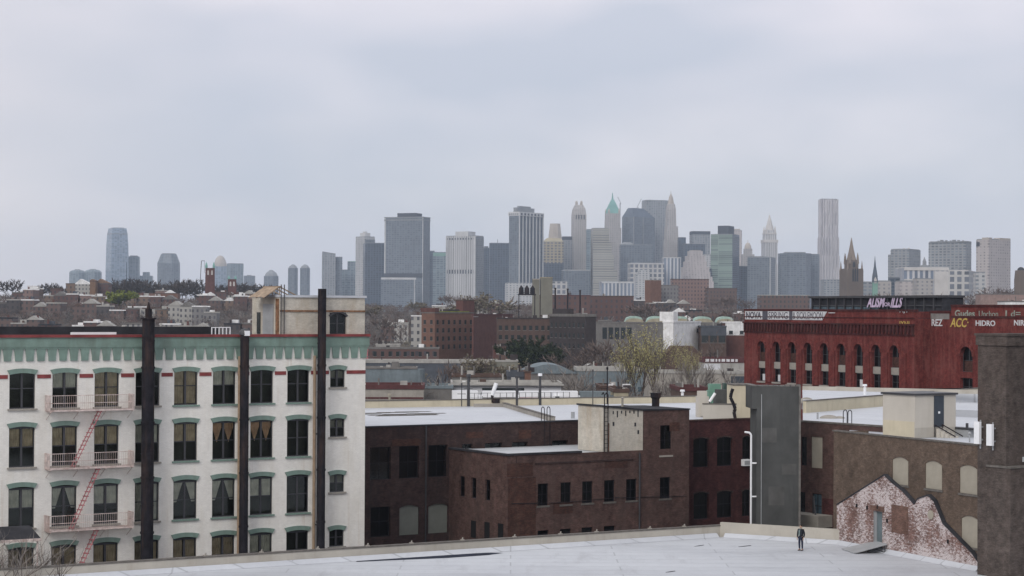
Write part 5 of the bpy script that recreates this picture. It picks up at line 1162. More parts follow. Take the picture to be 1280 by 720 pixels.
def tw(name, label, x0, x1, ytop, d, mat, xc=None, th=65, deep=None, roofm='k_grey', top=None, z0=0, cat='skyscraper', group=None):
    if xc is None: xc = x0+.001; th = 86
    Cx, La, Lb, ra = corner_box(x0 if xc > x0+.5 else None, xc, x1 if x1 > xc+.5 else None, d, th)
    La = La or deep or min(45, Lb or 30); Lb = Lb or 30; La = min(La, 90)
    z1 = zat(xc, ytop, d); t = thing(name, label, cat, (Cx, d, z0), ra, group)
    MB().box(0, Lb, 0, La, 0, z1-z0).build('body', mat, t)
    MB().box(.6, Lb-.6, .6, La-.6, z1-z0, z1-z0+1.2).build('roof', roofm, t)
    return t, z1-z0, Lb, La
def lx(t, px, d): # local x of column px along the right face line of thing t
    c_, s_ = math.cos(t.rotation_euler.z), math.sin(t.rotation_euler.z); k = xat(px, 1000)/1000
    return (k*t.location.y-t.location.x)/(c_-k*s_)
pxm = lambda d: d/FPX
# --- left group
D = 6000; k = pxm(D)
for i, (a, b, yt) in enumerate(((87, 106, 337.5), (106, 126, 337))):
    t = thing('round_tower', ('left one of the low twin grey-green towers at the far left', 'right one of the low twin grey-green towers at the far left')[i], 'skyscraper', (xat((a+b)/2, D), D, 0)); w_ = (b-a)/2*k; h = zat(a, yt, D)
    MB().frust(0, 0, [(0,w_,w_),(h-8,w_,w_),(h-3,w_*.85,w_*.85),(h,w_*.55,w_*.55)], n=8).build('body', 't_teal', t); MB().frust(0, 0, [(h,w_*.3,w_*.3),(h+2,w_*.3,w_*.3)]).build('roof', 'k_grey', t)
D = 5900; k = pxm(D); h = zat(147, 285.5, D); cx_ = xat(146, D); t = thing('glass_tower', 'tall tapering pale blue glass tower with curved shoulders, highest at the left', 'skyscraper', (cx_, D, 0), R(28))
w_ = 15.5*k*.74
MB().frust(0, 0, [(0,w_,w_),(h*.55,w_*.99,w_*.99),(h*.8,w_*.95,w_*.95),(h*.93,w_*.88,w_*.88),(h*.985,w_*.8,w_*.8),(h,w_*.77,w_*.77)]).build('body', 't_blue', t)
MB().frust(0, 0, [(h*.93,w_*.9,w_*.9),(h*.94,w_*.89,w_*.89)]).frust(0,0,[(h,w_*.6,w_*.6),(h+2,w_*.55,w_*.55)]).build('crown', 'k_grey', t)
t, h, b, a = tw('glass_block', 'mid-height dark glass block touching the tall tapering tower', 159, 173, 321, 5950, 't_teal'); MB().box(b*.2, b*.85, 3, 20, h, h+4).build('penthouse', 'k_grey', t)
t, h, b, a = tw('glass_block', 'low pale stepped block second right of the tapering tower', 173, 189.5, 345, 6000, 't_teal'); MB().box(b*.3, b*.8, 3, 20, h, h+12).build('upper_body', 't_teal', t)
D = 5700; k = pxm(D); h = zat(210, 317.5, D); t = thing('chamfered_tower', 'broad grey tower with chamfered shoulders standing alone', 'skyscraper', (xat(210.5, D), D, 0)); w_ = 13.4*k
MB().frust(0, 0, [(0,w_,w_*.8),(h-26,w_,w_*.8),(h-2,w_*.7,w_*.6),(h,w_*.68,w_*.6)], n=8, rot=math.pi/8).build('body', 't_slate', t); MB().box(-w_*.6, w_*.6, -5, 5, h, h+2).build('roof', 'k_grey', t)
D = 6100; k = pxm(D); t, h, b, a = tw('domed_tower', 'pale tower with a pinkish dome behind the brick bell tower', 266, 287, 333, D, 't_blue'); MB().dome(b*.4, a*.4, h, b*.38, b*.38, 34, 14, 5).build('dome', 'k_stone', t)
t, h, b, a = tw('glass_block', 'flat-topped greenish blue block right of the domed tower', 283, 304, 329.5, 6050, 't_teal', xc=288, th=60)
t, h, b, a = tw('dark_block', 'short dark block at the right foot of the flat-topped greenish block', 304.5, 318, 345, 5800, 't_slate'); MB().box(b*.3, b*.7, 0, 10, h, h+3).build('penthouse', 'k_grey', t)
for i, (x0, x1, y1, ys, lab) in enumerate(((330, 347.5, 337.5, 345, 'short grey tower with a pointed crown left of the slim twins'), (360, 371.8, 330.5, 335, 'left of two slim grey towers with pointed crowns'), (375, 387, 330.5, 335, 'right of two slim grey towers with pointed crowns'))):
    D = 5600; k = pxm(D); t = thing('pointed_tower', lab, 'skyscraper', (xat((x0+x1)/2, D), D, 0), R(0)); w_ = (x1-x0)/2*k; h0 = zat(x0, ys, D); h1 = zat(x0, y1, D)
    MB().frust(0, 0, [(0,w_,w_),(h0,w_,w_)], n=8, rot=math.pi/8).build('body', 't_slate', t); MB().frust(0, 0, [(h0,w_*.9,w_*.9),((h0+h1)/2,w_*.7,w_*.7),(h1,w_*.2,w_*.2)], n=8).build('crown', 'k_grey', t)
D = 4700; t, h, b, a = tw('slant_tower', 'grey tower with a slanted glass roof left of the main cluster', 402, 419, 317.5, D, 't_grey', xc=403, th=80); MB().extr([(0, h), (b, h), (b, h+1.5), (0, h+6)], 1, 20).build('slanted_top', 'k_grey', t)
t, h, b, a = tw('dark_block', 'lower dark block joined to the right of the slanted tower', 419, 427.5, 321.5, 4720, 't_slate')
t, h, b, a = tw('pale_block', 'pale low block right of the slanted tower', 427, 435, 337.5, 4800, 't_teal'); t, h, b, a = tw('pale_block', 'taller pale block left of the curved light tower', 434, 445, 327, 4780, 't_teal', roofm='k_palegreen')
D = 4450; t, h, b, a = tw('curved_tower', 'light-faced tower with a small round penthouse at the left of the cluster', 444, 468, 296, D, 't_light', xc=455.5, th=50); MB().box(2, b*.6, 2, a*.6, h, h+9).box(b*.1, b*.3, 3, 12, h+9, h+12).build('penthouse', 'k_light', t)
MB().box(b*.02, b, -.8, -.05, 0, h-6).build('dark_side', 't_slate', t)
t, h, b, a = tw('dark_slab', 'dark blue slab between the curved light tower and the broad grey tower', 455.5, 481, 304, 4300, 't_dark', xc=456, th=80)
D = 4150; t, h, b, a = tw('broad_tower', 'broadest grey tower with a dark flat top box over a lower podium', 480, 537, 272, D, 't_slate', xc=528, th=20)
MB().box(-.8, b+.8, -.8, a+.8, h-6, h-3).box(-.8, b+.8, -.8, a+.8, h, h+2).build('crown_band', 'k_grey', t)
MB().box(-.5, .0, a*.97, a, 0, h).box(-.6, .6, -.6, .6, 0, h).build('corner_pier', 'k_light', t)
c_, s_ = math.cos(t.rotation_euler.z), math.sin(t.rotation_euler.z)
MB().box(3, b-2, a*.2, a*.68, h+2, h+10).build('penthouse', 'k_dark', t)
z1 = zat(500, 341.5, D); z2 = zat(500, 347, D); MB().box(-.9, 0, -0, a, z2, z1).build('dark_band', 'k_dark', t)
D2 = 4050; t, h, b, a = tw('podium_block', 'grey podium block in front of the broadest grey tower', 476, 520, 347.5, D2, 't_slate', roofm='k_light'); MB().box(0, b, -.6, 0, h-3, h+.8).build('edge', 'k_light', t); MB().box(b-4, b-2.5, -1, 0, 0, h).build('pier', 'k_light', t)
t, h, b, a = tw('dark_block', 'narrow dark block right of the broadest grey tower', 537, 543, 314, 4500, 't_dark'); t, h, b, a = tw('green_glass_block', 'greenish glass block left of the white-striped tower', 541, 558, 315.5, 4480, 't_teal'); MB().box(0, b, -.5, 0, h-8, h-1).build('crown_band', 'k_palegreen', t)
D = 4200; t, h, b, a = tw('white_striped_tower', 'white vertically striped tower with dark slots near its top', 557, 604, 295, D, 't_stripe_w', xc=594, th=27); MB().box(b*.0, b*.9, a*.25, a*.68, h, h+10).build('penthouse', 'k_light', t)
mb = MB(); n = 11
for y_ in ((297.2, 299.4), (337, 342)):
    for q in range(n): mb.box(-.5, -.02, a*(q+.35)/n, a*(q+.75)/n, zat(594, y_[1], D), zat(594, y_[0], D))
mb.build('slots', 'k_dark', t); MB().box(-.7, -.02, 0, a*.06, 0, h).box(-.7, -.02, a*.96, a, 0, h).build('corner_pier', 'k_light', t)
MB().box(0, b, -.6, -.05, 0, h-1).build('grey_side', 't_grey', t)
t, h, b, a = tw('dark_low_block', 'dark block with uneven top right of the white-striped tower', 603, 613, 310, 4550, 't_dark'); MB().box(b*.2, b*.7, 2, 12, h, h+4).build('penthouse', 'k_dark', t)
t, h, b, a = tw('dark_wide_block', 'wide dark slab left of the tall pier-striped tower', 611, 637, 304, 4500, 't_dark', xc=612, th=80); MB().tube((b*.4,5,h),(b*.4,5,h+9),.5,n=5).build('mast', 'k_dark', t)
D = 4100; t, h, b, a = tw('pier_striped_tower', 'tall dark tower with pale vertical piers and a pale crown', 636, 678, 269.5, D, 't_dark', xc=648.5, th=35, roofm='k_light')
n = 7
mb = MB()
for q in range(n+1): u = b*q/n; mb.box(u-1.1, u+1.1, -1.6, 0, 0, h)
mb.build('pier', 'k_light', t)
MB().box(-1.6, b+1.6, -1.8, a+1.6, h, h+8).build('crown', 'k_light', t)
mb = MB()
for q in range(n): u = b*(q+.5)/n; mb.box(u-3, u+3, -2.0, -1.75, h+1.5, h+5.5)
for q in range(5): mb.box(-1.9, -1.6, a*(q+.3)/5, a*(q+.7)/5, h+1.5, h+5)
mb.build('crown_openings', 'k_dark', t)
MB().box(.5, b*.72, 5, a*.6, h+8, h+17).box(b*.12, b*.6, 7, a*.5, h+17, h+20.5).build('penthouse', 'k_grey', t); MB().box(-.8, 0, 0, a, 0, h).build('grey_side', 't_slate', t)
D = 4300; t, h, b, a = tw('gilded_block', 'block with a gold sloping roof carrying a tapered drum', 679, 704, 302, D, 't_gold'); k = pxm(D)
MB().loft([[(0,0,h),(b,0,h),(b,a,h),(0,a,h)], [(b*.2,a*.2,h+8),(b*.85,a*.2,h+8),(b*.85,a*.8,h+8),(b*.2,a*.8,h+8)]]).build('gold_roof', 'k_gold', t)
hz_ = zat(690, 279, D); MB().frust(b*.62, a*.5, [(h+6,8*k*1.05,12),(hz_-2,6*k*1.05,10),(hz_,6*k*1.05,10)], n=8, rot=math.pi/8).build('drum', 'k_stone', t); MB().box(0, b, -.6, -.02, 0, zat(690, 329, D)).build('dark_base', 't_dark', t)
t, h, b, a = tw('dark_roof_block', 'grey block with dark flat top left of the slim pale tower', 703, 715, 300, 4400, 't_grey'); MB().box(0, b, 0, a, h, h+8).build('dark_top', 'k_dark', t)
t, h, b, a = tw('grey_foot_block', 'low grey-green block in front of the slim pale tower', 704, 741, 338, 4200, 't_slate', roofm='k_light')
D = 4400; k = pxm(D); cx_ = xat(723, D); t = thing('slim_stone_tower', 'slim pale stone tower with a rounded crown and four small finials', 'skyscraper', (cx_, D, 0), R(10)); h1, h2, h3 = zat(723, 262, D), zat(723, 256.5, D), zat(723, 253, D); w_ = 8.4*k*.95
MB().frust(0, 0, [(0,w_,w_),(h1-12,w_,w_),(h1,w_*.88,w_*.88),(h2,w_*.6,w_*.6),(h2+.5,w_*.3,w_*.3)]).build('body', 't_stone', t)
for q in range(4): 
    a_ = math.pi/4+q*math.pi/2; x_, y_ = w_*.55*math.cos(a_), w_*.55*math.sin(a_); MB().frust(x_, y_, [(h2-4,1.7,1.7),(h3,1.4,1.4),(h3+4,.2,.2)]).build('finial', 'k_stone', t)
mb = MB()
for q in range(4): mb.box(-w_*.7+q*w_*.42, -w_*.55+q*w_*.42, -w_-.4, -w_+.2, h1-22, h1-12)
mb.build('arch_openings', 'k_dark', t)
t, h, b, a = tw('grey_slab', 'narrow grey-green slab left of the stepped tan tower', 733, 742, 287, 4350, 't_teal')
D = 4150; k = pxm(D); t, h, b, a = tw('stepped_tan_tower', 'wide tan banded tower stepping out in tiers to its right', 740.5, 761, 285.5, D, 't_tan')
for x_, y_ in ((764, 303), (767, 318), (771, 338)): MB().box(0, lx(t, x_, D), -.4*(x_-760), a+.5*(x_-760), 0, zat(x_, y_, D)).build('tier', 't_tan', t)
D = 4600; k = pxm(D); t = thing('green_spire_tower', 'stone tower with a green copper pyramid roof and needle spire', 'skyscraper', (xat(765, D), D, 0), R(14)); h0, h1, h2, hT = zat(765, 285, D), zat(765, 267, D), zat(765, 262, D), zat(765, 241, D)
w_ = 10*k*.8
MB().frust(0, 0, [(0,w_*1.15,w_*1.15),(h0,w_*1.12,w_*1.12)]).frust(0, 0, [(h0,w_*1.0,w_*1.0),(h1,w_*.95,w_*.95)]).build('body', 't_stone', t)
MB().frust(0, 0, [(h1,w_*.95,w_*.95),(h2,w_*.8,w_*.8),(h2+(hT-h2)*.45,w_*.35,w_*.35),(h2+(hT-h2)*.62,w_*.14,w_*.14)]).build('copper_roof', 'k_copper', t); MB().frust(0, 0, [(h2+(hT-h2)*.6,1.8,1.8),(hT,.5,.5)]).build('spire', 'k_copper', t)
for q in range(4):
    a_ = q*math.pi/2+math.pi/4; MB().frust(w_*1.15*math.cos(a_), w_*1.15*math.sin(a_), [(h1-4,2,2),(h1+6,2,2),(h1+11,.2,.2)]).build('pinnacle', 'k_stone', t)
D = 4650; t, h, b, a = tw('hipped_glass_tower', 'blue-grey tower with a dark hipped glass roof beside the green spire', 777, 818, 271, D, 't_slate', xc=791.5, th=42)
hh = zat(797, 259.5, D); hm = zat(797, 269, D)
MB().loft([[(0,0,h),(b,0,h),(b,a,h),(0,a,h)], [(b*.12,a*.3,hh),(b*.62,a*.3,hh),(b*.62,a*.72,hh),(b*.12,a*.72,hh)]]).build('hipped_roof', 'k_slate', t); MB().box(-1, 1.2, -1, 1.2, 0, h).box(b*.42, b*.46, -1, 0, 0, h).build('corner_pier', 'k_grey', t)
t, h, b, a = tw('dark_front_block', 'wide dark brown-grey block below the hipped glass tower', 774, 816, 306, 4250, 't_slate', xc=776, th=80); MB().loft([[(2,2,h),(b*.45,2,h),(b*.45,20,h),(2,20,h)],[(8,5,h+6),(b*.3,5,h+6),(b*.3,14,h+6),(8,14,h+6)]]).build('pale_cap', 'k_grey', t)
t, h, b, a = tw('wide_slab_tower', 'wide light grey slab tower, broad flat top, highest of the central group', 801.5, 836, 250.5, 4750, 't_grey', xc=808, th=70); MB().box(3, b*.9, 3, a*.8, h, h+1.8).build('penthouse', 'k_grey', t)
D = 4550; k = pxm(D); cx_ = xat(838, D); t = thing('gothic_spire_tower', 'brownish stone tower with a slender pinnacle at the right of the wide slab', 'skyscraper', (cx_, D, 0), R(12)); w_ = 8*k*.82
hs = [zat(838, y, D) for y in (300, 283, 262, 255, 247, 241)]
MB().frust(3, 0, [(0,w_*1.35,w_*1.3),(hs[0],w_*1.3,w_*1.3)]).frust(1, 0, [(hs[0],w_*1.1,w_*1.1),(hs[1],w_*1.05,w_*1.05)]).frust(0, 0, [(hs[1],w_*.85,w_*.85),(hs[2],w_*.78,w_*.78),(hs[3],w_*.6,w_*.6)]).build('body', 't_stone', t)
MB().frust(0, 0, [(hs[3],w_*.55,w_*.55),(hs[4],w_*.36,w_*.36),(hs[5]-2,w_*.07,w_*.07)], n=8).tube((0,0,hs[5]-4),(0,0,hs[5]+4),.6,n=5).build('spire', 'k_stone', t)
t, h, b, a = tw('dark_step_block', 'small dark block at the foot of the slender pinnacle tower', 848, 857, 297, 4500, 't_dark'); t, h, b, a = tw('dark_low_slab', 'low dark slab joining the pinnacle tower and grey boxy tower', 856, 881, 305, 4450, 't_dark')
t, h, b, a = tw('boxy_tower', 'grey boxy tower with a dark top band left of the green glass tower', 865, 887.5, 293, 4550, 't_grey'); MB().box(0, b, -.3, a, h, h+7.5).build('dark_top', 'k_dark', t)
t, h, b, a = tw('pale_narrow_block', 'pale narrow block tucked behind the green glass tower', 880, 890, 318, 4300, 't_light')
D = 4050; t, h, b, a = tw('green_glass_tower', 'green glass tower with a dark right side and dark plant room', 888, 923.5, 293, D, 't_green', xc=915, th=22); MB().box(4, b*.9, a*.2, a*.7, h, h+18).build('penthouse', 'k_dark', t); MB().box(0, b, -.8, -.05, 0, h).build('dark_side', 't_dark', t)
MB().loft([[(-12,a*.7,0),(0,a*.7,0),(0,a*1.15,0),(-12,a*1.15,0)], [(-4,a*.95,h*.62),(0,a*.95,h*.62),(0,a*1.02,h*.62),(-4,a*1.02,h*.62)]]).build('buttress', 't_dark', t)
t, h, b, a = tw('pink_tower', 'pinkish stone tower peeking over the right of the green glass tower', 913, 927, 288, 4600, 't_pink'); MB().box(b*.1, b*.85, 3, 15, h, h+4).build('crown', 'k_stone', t)
D = 4000; t = thing('ziggurat_tower', 'pale pinkish stepped pyramid-like building left of the green glass tower', 'building', (xat(868.5, D), D, 0), R(8)); k = pxm(D)
mb = MB(); 
for w_, y in ((19.5, 352), (18, 346), (16, 340), (14.5, 334), (12.5, 327), (10.5, 320), (8, 314)): h = zat(868, y, D); mb.frust(0, 0, [(0,w_*k,w_*k),(h,w_*k,w_*k)])
mb.build('body', 't_pink', t); MB().box(-8*k*.8, 8*k*.8, -8, 8, h, h+1.5).build('roof', 'k_stone', t)
t, h, b, a = tw('striped_office', 'white and blue vertically striped office block before the pinnacle tower', 830, 851, 322.5, 3900, 't_bluestripe'); MB().box(0, b, -.5, a, h, h+1.5).build('edge', 'k_light', t)
t, h, b, a = tw('grid_block', 'blue-grey block with a white grid front right of the dark front block', 788, 830, 329.5, 3850, 't_grid'); MB().box(0, b, -.5, a, h, h+1.5).build('edge', 'k_light', t)
t, h, b, a = tw('colonnade_block', 'long low block of white columns before the stepped tan tower', 752, 802, 352.5, 3700, 't_bluestripe'); MB().box(0, b, -.6, a, h-2, h+1).build('edge', 'k_light', t)
t, h, b, a = tw('white_arch_block', 'low white-arched block between the tan pylons and grey foot block', 690, 709, 352, 3500, 't_grid'); t, h, b, a = tw('pale_low_slab', 'low pale slab at the foot of the tall pier-striped tower', 633, 668, 354, 3600, 't_light')
t, h, b, a = tw('step_white_block', 'small white stepped block above the orange brick tower block', 795, 812, 343, 3650, 't_light'); MB().box(b*.2, b, 0, 20, h, h+8).build('upper_body', 't_light', t)
t, h, b, a = tw('white_step_tower', 'white low tower between the stepped pyramid and green glass tower', 876, 889, 319, 4200, 't_light')
D = 4500; t = thing('domed_stone_tower', 'pale stone tower with a small dome between the green tower and ornate white spire', 'skyscraper', (xat(934.5, D), D, 0)); k = pxm(D); h0, h1 = zat(934, 311, D), zat(934, 303, D)
MB().frust(0, 0, [(0,7.5*k,12),(zat(934,318,D),7.5*k,12)]).frust(0, 0, [(0,5*k,9),(h0,5*k,9)]).build('body', 't_stone', t); MB().dome(0, 0, h0, 4.4*k, 4.4*k, h1-h0, 12, 5).tube((0,0,h1-1),(0,0,h1+5),.6,n=5).build('dome', 'k_stone', t)
t, h, b, a = tw('dark_mid_block', 'dark block in front of the ornate white spire, light pier at its right', 934, 969, 322, 4100, 't_slate', xc=962.5, th=20); MB().box(-.8, .8, -.8, .8, 0, h).build('light_pier', 'k_light', t); MB().box(1, b, a*.3, a, h, h+3).build('penthouse', 'k_grey', t)
t, h, b, a = tw('dark_low_block', 'low dark block right of the green glass tower', 922, 936, 333, 4150, 't_dark')
D = 4600; k = pxm(D); t = thing('ornate_white_tower', 'ornate cream tower with tiers, corner turrets and a pointed spire', 'skyscraper', (xat(961.5, D), D, 0), R(6)); hs = [zat(961, y, D) for y in (330, 302.5, 301, 292, 288, 283, 270.5, 268)]
MB().frust(4, 0, [(0,10*k,10*k),(hs[0],10*k,10*k)]).frust(0, 0, [(hs[0],8.4*k,8.4*k),(hs[1],8.4*k,8.4*k)]).frust(0, 0, [(hs[2],7.2*k,7.2*k),(hs[3],7.0*k,7.0*k)]).frust(0, 0, [(hs[3],6*k,6*k),(hs[4],5.8*k,5.8*k)]).build('body', 't_stripe_w', t)
MB().frust(0, 0, [(hs[1]-2,9*k,9*k),(hs[2]+2,9*k,9*k)]).frust(0, 0, [(hs[3]-2,7.4*k,7.4*k),(hs[3]+1,7.4*k,7.4*k)]).build('cornice', 'k_white', t)
MB().frust(0, 0, [(hs[4],5*k,5*k),(hs[5],3.9*k,3.9*k),(hs[6],.9*k,.9*k),(hs[7],.3*k,.3*k)], n=8).build('spire', 'k_white', t)
for q in range(4):
    a_ = math.pi/4+q*math.pi/2; x_, y_ = 8*k*math.cos(a_), 8*k*math.sin(a_); MB().frust(x_, y_, [(hs[3]-3,1.2*k,1.2*k),(hs[4],1.1*k,1.1*k),(hs[5]+1,.15*k,.15*k)]).build('turret', 'k_white', t)
D = 4000; k = pxm(D); t = thing('octagonal_dark_tower', 'broad dark low tower with chamfered corners left of the rippled steel tower', 'skyscraper', (xat(995, D), D, 0)); h = zat(995, 316.5, D); w_ = 19.5*k
MB().loft([[(x_, y_, z_) for x_, y_ in ((-w_,10),(-w_*.55,-12),(w_*.55,-12),(w_,10),(w_,40),(-w_,40))] for z_ in (0, h)]).build('body', 't_slate', t); MB().box(-w_*.7, w_*.6, 0, 25, h, h+2.5).build('roof', 'k_grey', t)
t, h, b, a = tw('dark_block', 'dark block between the octagonal tower and the rippled steel tower', 1012, 1024, 318, 4050, 't_slate')
# rippled steel tower
D = 4450; k = pxm(D); t = thing('rippled_steel_tower', 'tallest slender silvery tower with rippled vertical folds', 'skyscraper', (xat(1035, D), D, 0), R(8)); hT = zat(1035, 249.5, D); hm = zat(1035, 297, D); hb = zat(1035, 320, D)
def ripple(w_, dp, z, ph):
    pts = []; n = 40
    for i in range(n+1): u = -1+2*i/n; pts.append((u*w_, -dp+1.1*math.sin(u*21+ph), z))
    for i in range(1, 12): pts.append((w_+.6*math.sin(i*2+ph), -dp+2*dp*i/12, z))
    for i in range(n+1): u = 1-2*i/n; pts.append((u*w_, dp+1.1*math.sin(u*21+ph), z))
    for i in range(1, 12): pts.append((-w_+.6*math.sin(i*2+ph), dp-2*dp*i/12, z))
    return pts
mb = MB(); zsN = 14
mb.loft([ripple(11.9*k*.93, 12, hm+(hT-hm)*i/zsN, .7*math.sin(i*.7)) for i in range(zsN+1)]); mb.loft([ripple(12.6*k*.93, 13.5, hb+(hm-hb)*i/4, .7*math.sin(i*.7)+1) for i in range(5)]); mb.loft([ripple(13*k*.93, 14.5, hb*i/8, .7*math.sin(i*.9)+2) for i in range(9)])
mb.build('body', 't_steel', t); MB().box(-11*k*.9, 11*k*.9, -8, 8, hT, hT+1.5).build('roof', 'k_grey', t)
t, h, b, a = tw('grey_base_block', 'low grey block at the foot of the rippled steel tower', 1030, 1050, 350, 3600, 't_grey')
# right group
D = 3000; t, h, b, a = tw('notched_tower', 'grey stone tower with a notched left shoulder and white roof dishes', 1113, 1150.5, 312, D, 't_grey', xc=1136, th=30, cat='building'); MB().box(0, b*.9, a*.05, a*.85, h, h+1.5).build('parapet', 'k_grey', t)
for x_ in (a*.2, a*.45): MB().dome(b*.3, x_, h+1.5, 1.6, 1.6, 1.8, 8, 3).build('dish', 'k_white', t)
MB().box(-1.5, 4, a, a*1.12, 0, zat(1113, 318, D)).build('shoulder', 't_grey', t)
D = 2900; t, h, b, a = tw('grey_office', 'broad grey office block with a cluttered roofline', 1160.5, 1214, 302.5, D, 't_grey', xc=1207, th=32, cat='building'); MB().box(0, b, -.1, a*.96, h-2, h+1.5).build('parapet', 'k_grey', t)
for q in range(7): MB().box(b*.3, b*.5, a*(.12+.11*q), a*(.15+.11*q+.02*(q%3)), h+1.5, h+2.8+(q%3)*.5).build('roof_unit', 'k_grey', t)
D = 2800; t, h, b, a = tw('pale_pink_tower', 'pale pinkish tower with raised corner blocks at the far right', 1220, 1263, 299.5, D, 't_pink', xc=1236, th=45, cat='building')
MB().box(0, b*.15, 0, a*.55, h, h+3).box(b*.5, b, 0, a*.5, h, h+3.2).build('raised_block', 'k_stone', t); MB().box(-.6, 0, a*.72, a*.98, h-9, h-3).build('dark_window', 'k_dark', t)
D = 2600; t, h, b, a = tw('civic_building', 'cream civic building with columns and a small cupola before the towers', 1130, 1186, 335, D, 't_bluestripe', cat='building', roofm='k_white'); MB().box(0, b, -1, 0, h-3, h+.8).box(0, b, -1.2, 0, h-16, h-14.5).build('cornice', 'k_white', t)
u = lx(t, 1157.5, D); mb = MB().frust(u, 8, [(h,5,5),(h+4,5,5)]).frust(u, 8, [(h+4,2.4,2.4),(h+9,2.2,2.2)], n=8).frust(u, 8, [(h+9,2.2,2.2),(h+12,1,1),(h+15,.15,.15)], n=8); mb.build('cupola', 'k_grey', t)
MB().box(lx(t, 1168, D), lx(t, 1186, D), -2, 12, 0, h-4).build('cream_wing', 'k_white', t)
t, h, b, a = tw('grid_apartments', 'white grid-windowed apartment block right of the cream civic building', 1185, 1220, 339, 2500, 't_grid', xc=1211, th=20, cat='building', roofm='k_white'); MB().box(b*.1, b*.6, a*.55, a*.75, h, h+4).build('roof_hut', 'k_grey', t)
D = 2300
for i, (x0, x1, y1, m_, lab) in enumerate(((1113, 1125, 347, 't_dark', 'small dark block at the foot of the notched grey tower'), (1066, 1090, 353, 't_grey', 'low grey block between the gothic church and dark spire'), (1125, 1150, 352, 't_pink', 'low cream block with white roofs left of the civic building'), (1146, 1166, 349, 't_stone', 'low orange-tan block before the civic building'), (1098, 1114, 352, 't_stone', 'low drab block right of the dark spire'), (1220, 1232, 341, 't_light', 'narrow pale block left of the pale pinkish tower foot'))):
    t, h, b, a = tw('low_block', lab, x0, x1, y1, D-60*i, m_, cat='building')
D = 1300; t = thing('round_brown_tower', 'dark brown round-topped tower cut by the right edge', 'tower', (xat(1276, D), D, terr(0, D)-1)); h = zat(1276, 338, D)-t.location.z; MB().frust(0, 0, [(0,4,4),(h*.8,4,4),(h,3.4,3.4)], n=8).build('shaft', 'k_brown', t); MB().dome(0, 0, h, 2.4, 2.4, 2.2, 10, 4).build('dome', 'k_dark', t)
# gothic brown church
D = 1700; k = pxm(D); cx_ = xat(1064, D); zb = terr(cx_, D)-2; t = thing('gothic_church', 'brown stone gothic church tower with a central spire and two side turrets', 'church', (cx_, D, zb), R(12))
H_ = lambda y: zat(1064, y, D)-zb
MB().frust(0, 0, [(0,12*k*.85,9),(H_(336),12*k*.85,9)]).frust(0, 0, [(0,7.2*k*.85,6.2),(H_(325),6.9*k*.85,6)]).build('body', 'k_brown', t)
MB().frust(0, 0, [(H_(325),6.2*k*.85,5.5),(H_(321),5*k*.85,4.4),(H_(308),2.2*k*.85,2),(H_(297),.3*k,.3*k)], n=8).build('spire', 'k_brownlight', t)
for sx in (-1, 1):
    for sy in (-1, 1):
        x_, y_ = sx*11*k*.85, sy*8; tr_ = MB().frust(x_, y_, [(0,1.8*k,1.2*k),(H_(338),1.7*k,1.2*k)], n=8).build('turret', 'k_brown', t); MB().frust(x_, y_, [(H_(338),1.6*k,1.1*k),(H_(334),1.0*k,.8*k),(H_(326),.12*k,.12*k)], n=8).build('turret_spire', 'k_brownlight', tr_)
        MB().frust(sx*6.4*k*.8, sy*5.6, [(H_(330),.9,.9),(H_(322),.7,.7),(H_(316),.1,.1)]).build('pinnacle', 'k_brownlight', t)
for u in (-2.9, 0, 2.9): MB().extr([(u*k-.7, H_(352)), (u*k+.7, H_(352)), (u*k+.7, H_(338)), (u*k, H_(335)), (u*k-.7, H_(338))], -9.2, -8.9).build('lancet_window', 'k_dark', t)
MB().extr([(-1.1, H_(334)), (1.1, H_(334)), (1.1, H_(329)), (0, H_(327)), (-1.1, H_(329))], -6.4, -6.0).build('lancet_window', 'k_dark', t)
D = 1650; k = pxm(D); cx_ = xat(1093.5, D); zb = terr(cx_, D)-2; t = thing('dark_spire', 'slender dark slate church spire over a pale green belfry', 'spire', (cx_, D, zb)); H_ = lambda y: zat(1093.5, y, D)-zb
MB().frust(0, 0, [(0,3.2*k,3.2*k),(H_(353),3*k,3*k)]).build('belfry', 'k_palegreen', t); MB().frust(0, 0, [(H_(353),3.7*k,3.7*k),(H_(345),3.1*k,3.1*k),(H_(333),1.3*k,1.3*k),(H_(320),.15*k,.15*k)], n=8).build('spire', 'k_slate', t)
mb = MB().extr([(-1.0, H_(354)), (1.0, H_(354)), (1.1, H_(349.5)), (0, H_(346)), (-1.1, H_(349.5))], -3.6*k, -2.6*k); mb.build('louvre', 'k_white', t)
# brick bell towers on the left
D = 1500; k = pxm(D)
for x0, x1, y0, ys, lab in ((255.5, 269, 327.5, 335, 'taller red brick bell tower with green corner pinnacles'), (284, 296, 344.5, 349, 'lower red brick tower with green corner caps')):
    cx_ = xat((x0+x1)/2, D); zb = terr(cx_, D)-2; t = thing('brick_bell_tower', lab, 'bell tower', (cx_, D, zb), R(8)); w_ = (x1-x0)/2*k*.85; h = zat(x0, ys, D)-zb; h2 = zat(x0, y0, D)-zb
    MB().frust(0, 0, [(0,w_*1.12,w_*1.12),(h-5,w_,w_),(h,w_,w_)]).build('shaft', 'm_red', t)
    for sx in (-1, 1):
        for sy in (-1, 1): MB().frust(sx*w_*.8, sy*w_*.8, [(h,.9,.9),(h+(h2-h)*.4,.9,.9),(h2,.1,.1)]).build('pinnacle', 'k_copper', t)
    for u in (-.42, .42): MB().extr([(u*w_-.6, h-5.2), (u*w_+.6, h-5.2), (u*w_+.6, h-2.3), (u*w_, h-1.6), (u*w_-.6, h-2.3)], -w_-.12, -w_-.01).build('belfry_opening', 'k_white', t)
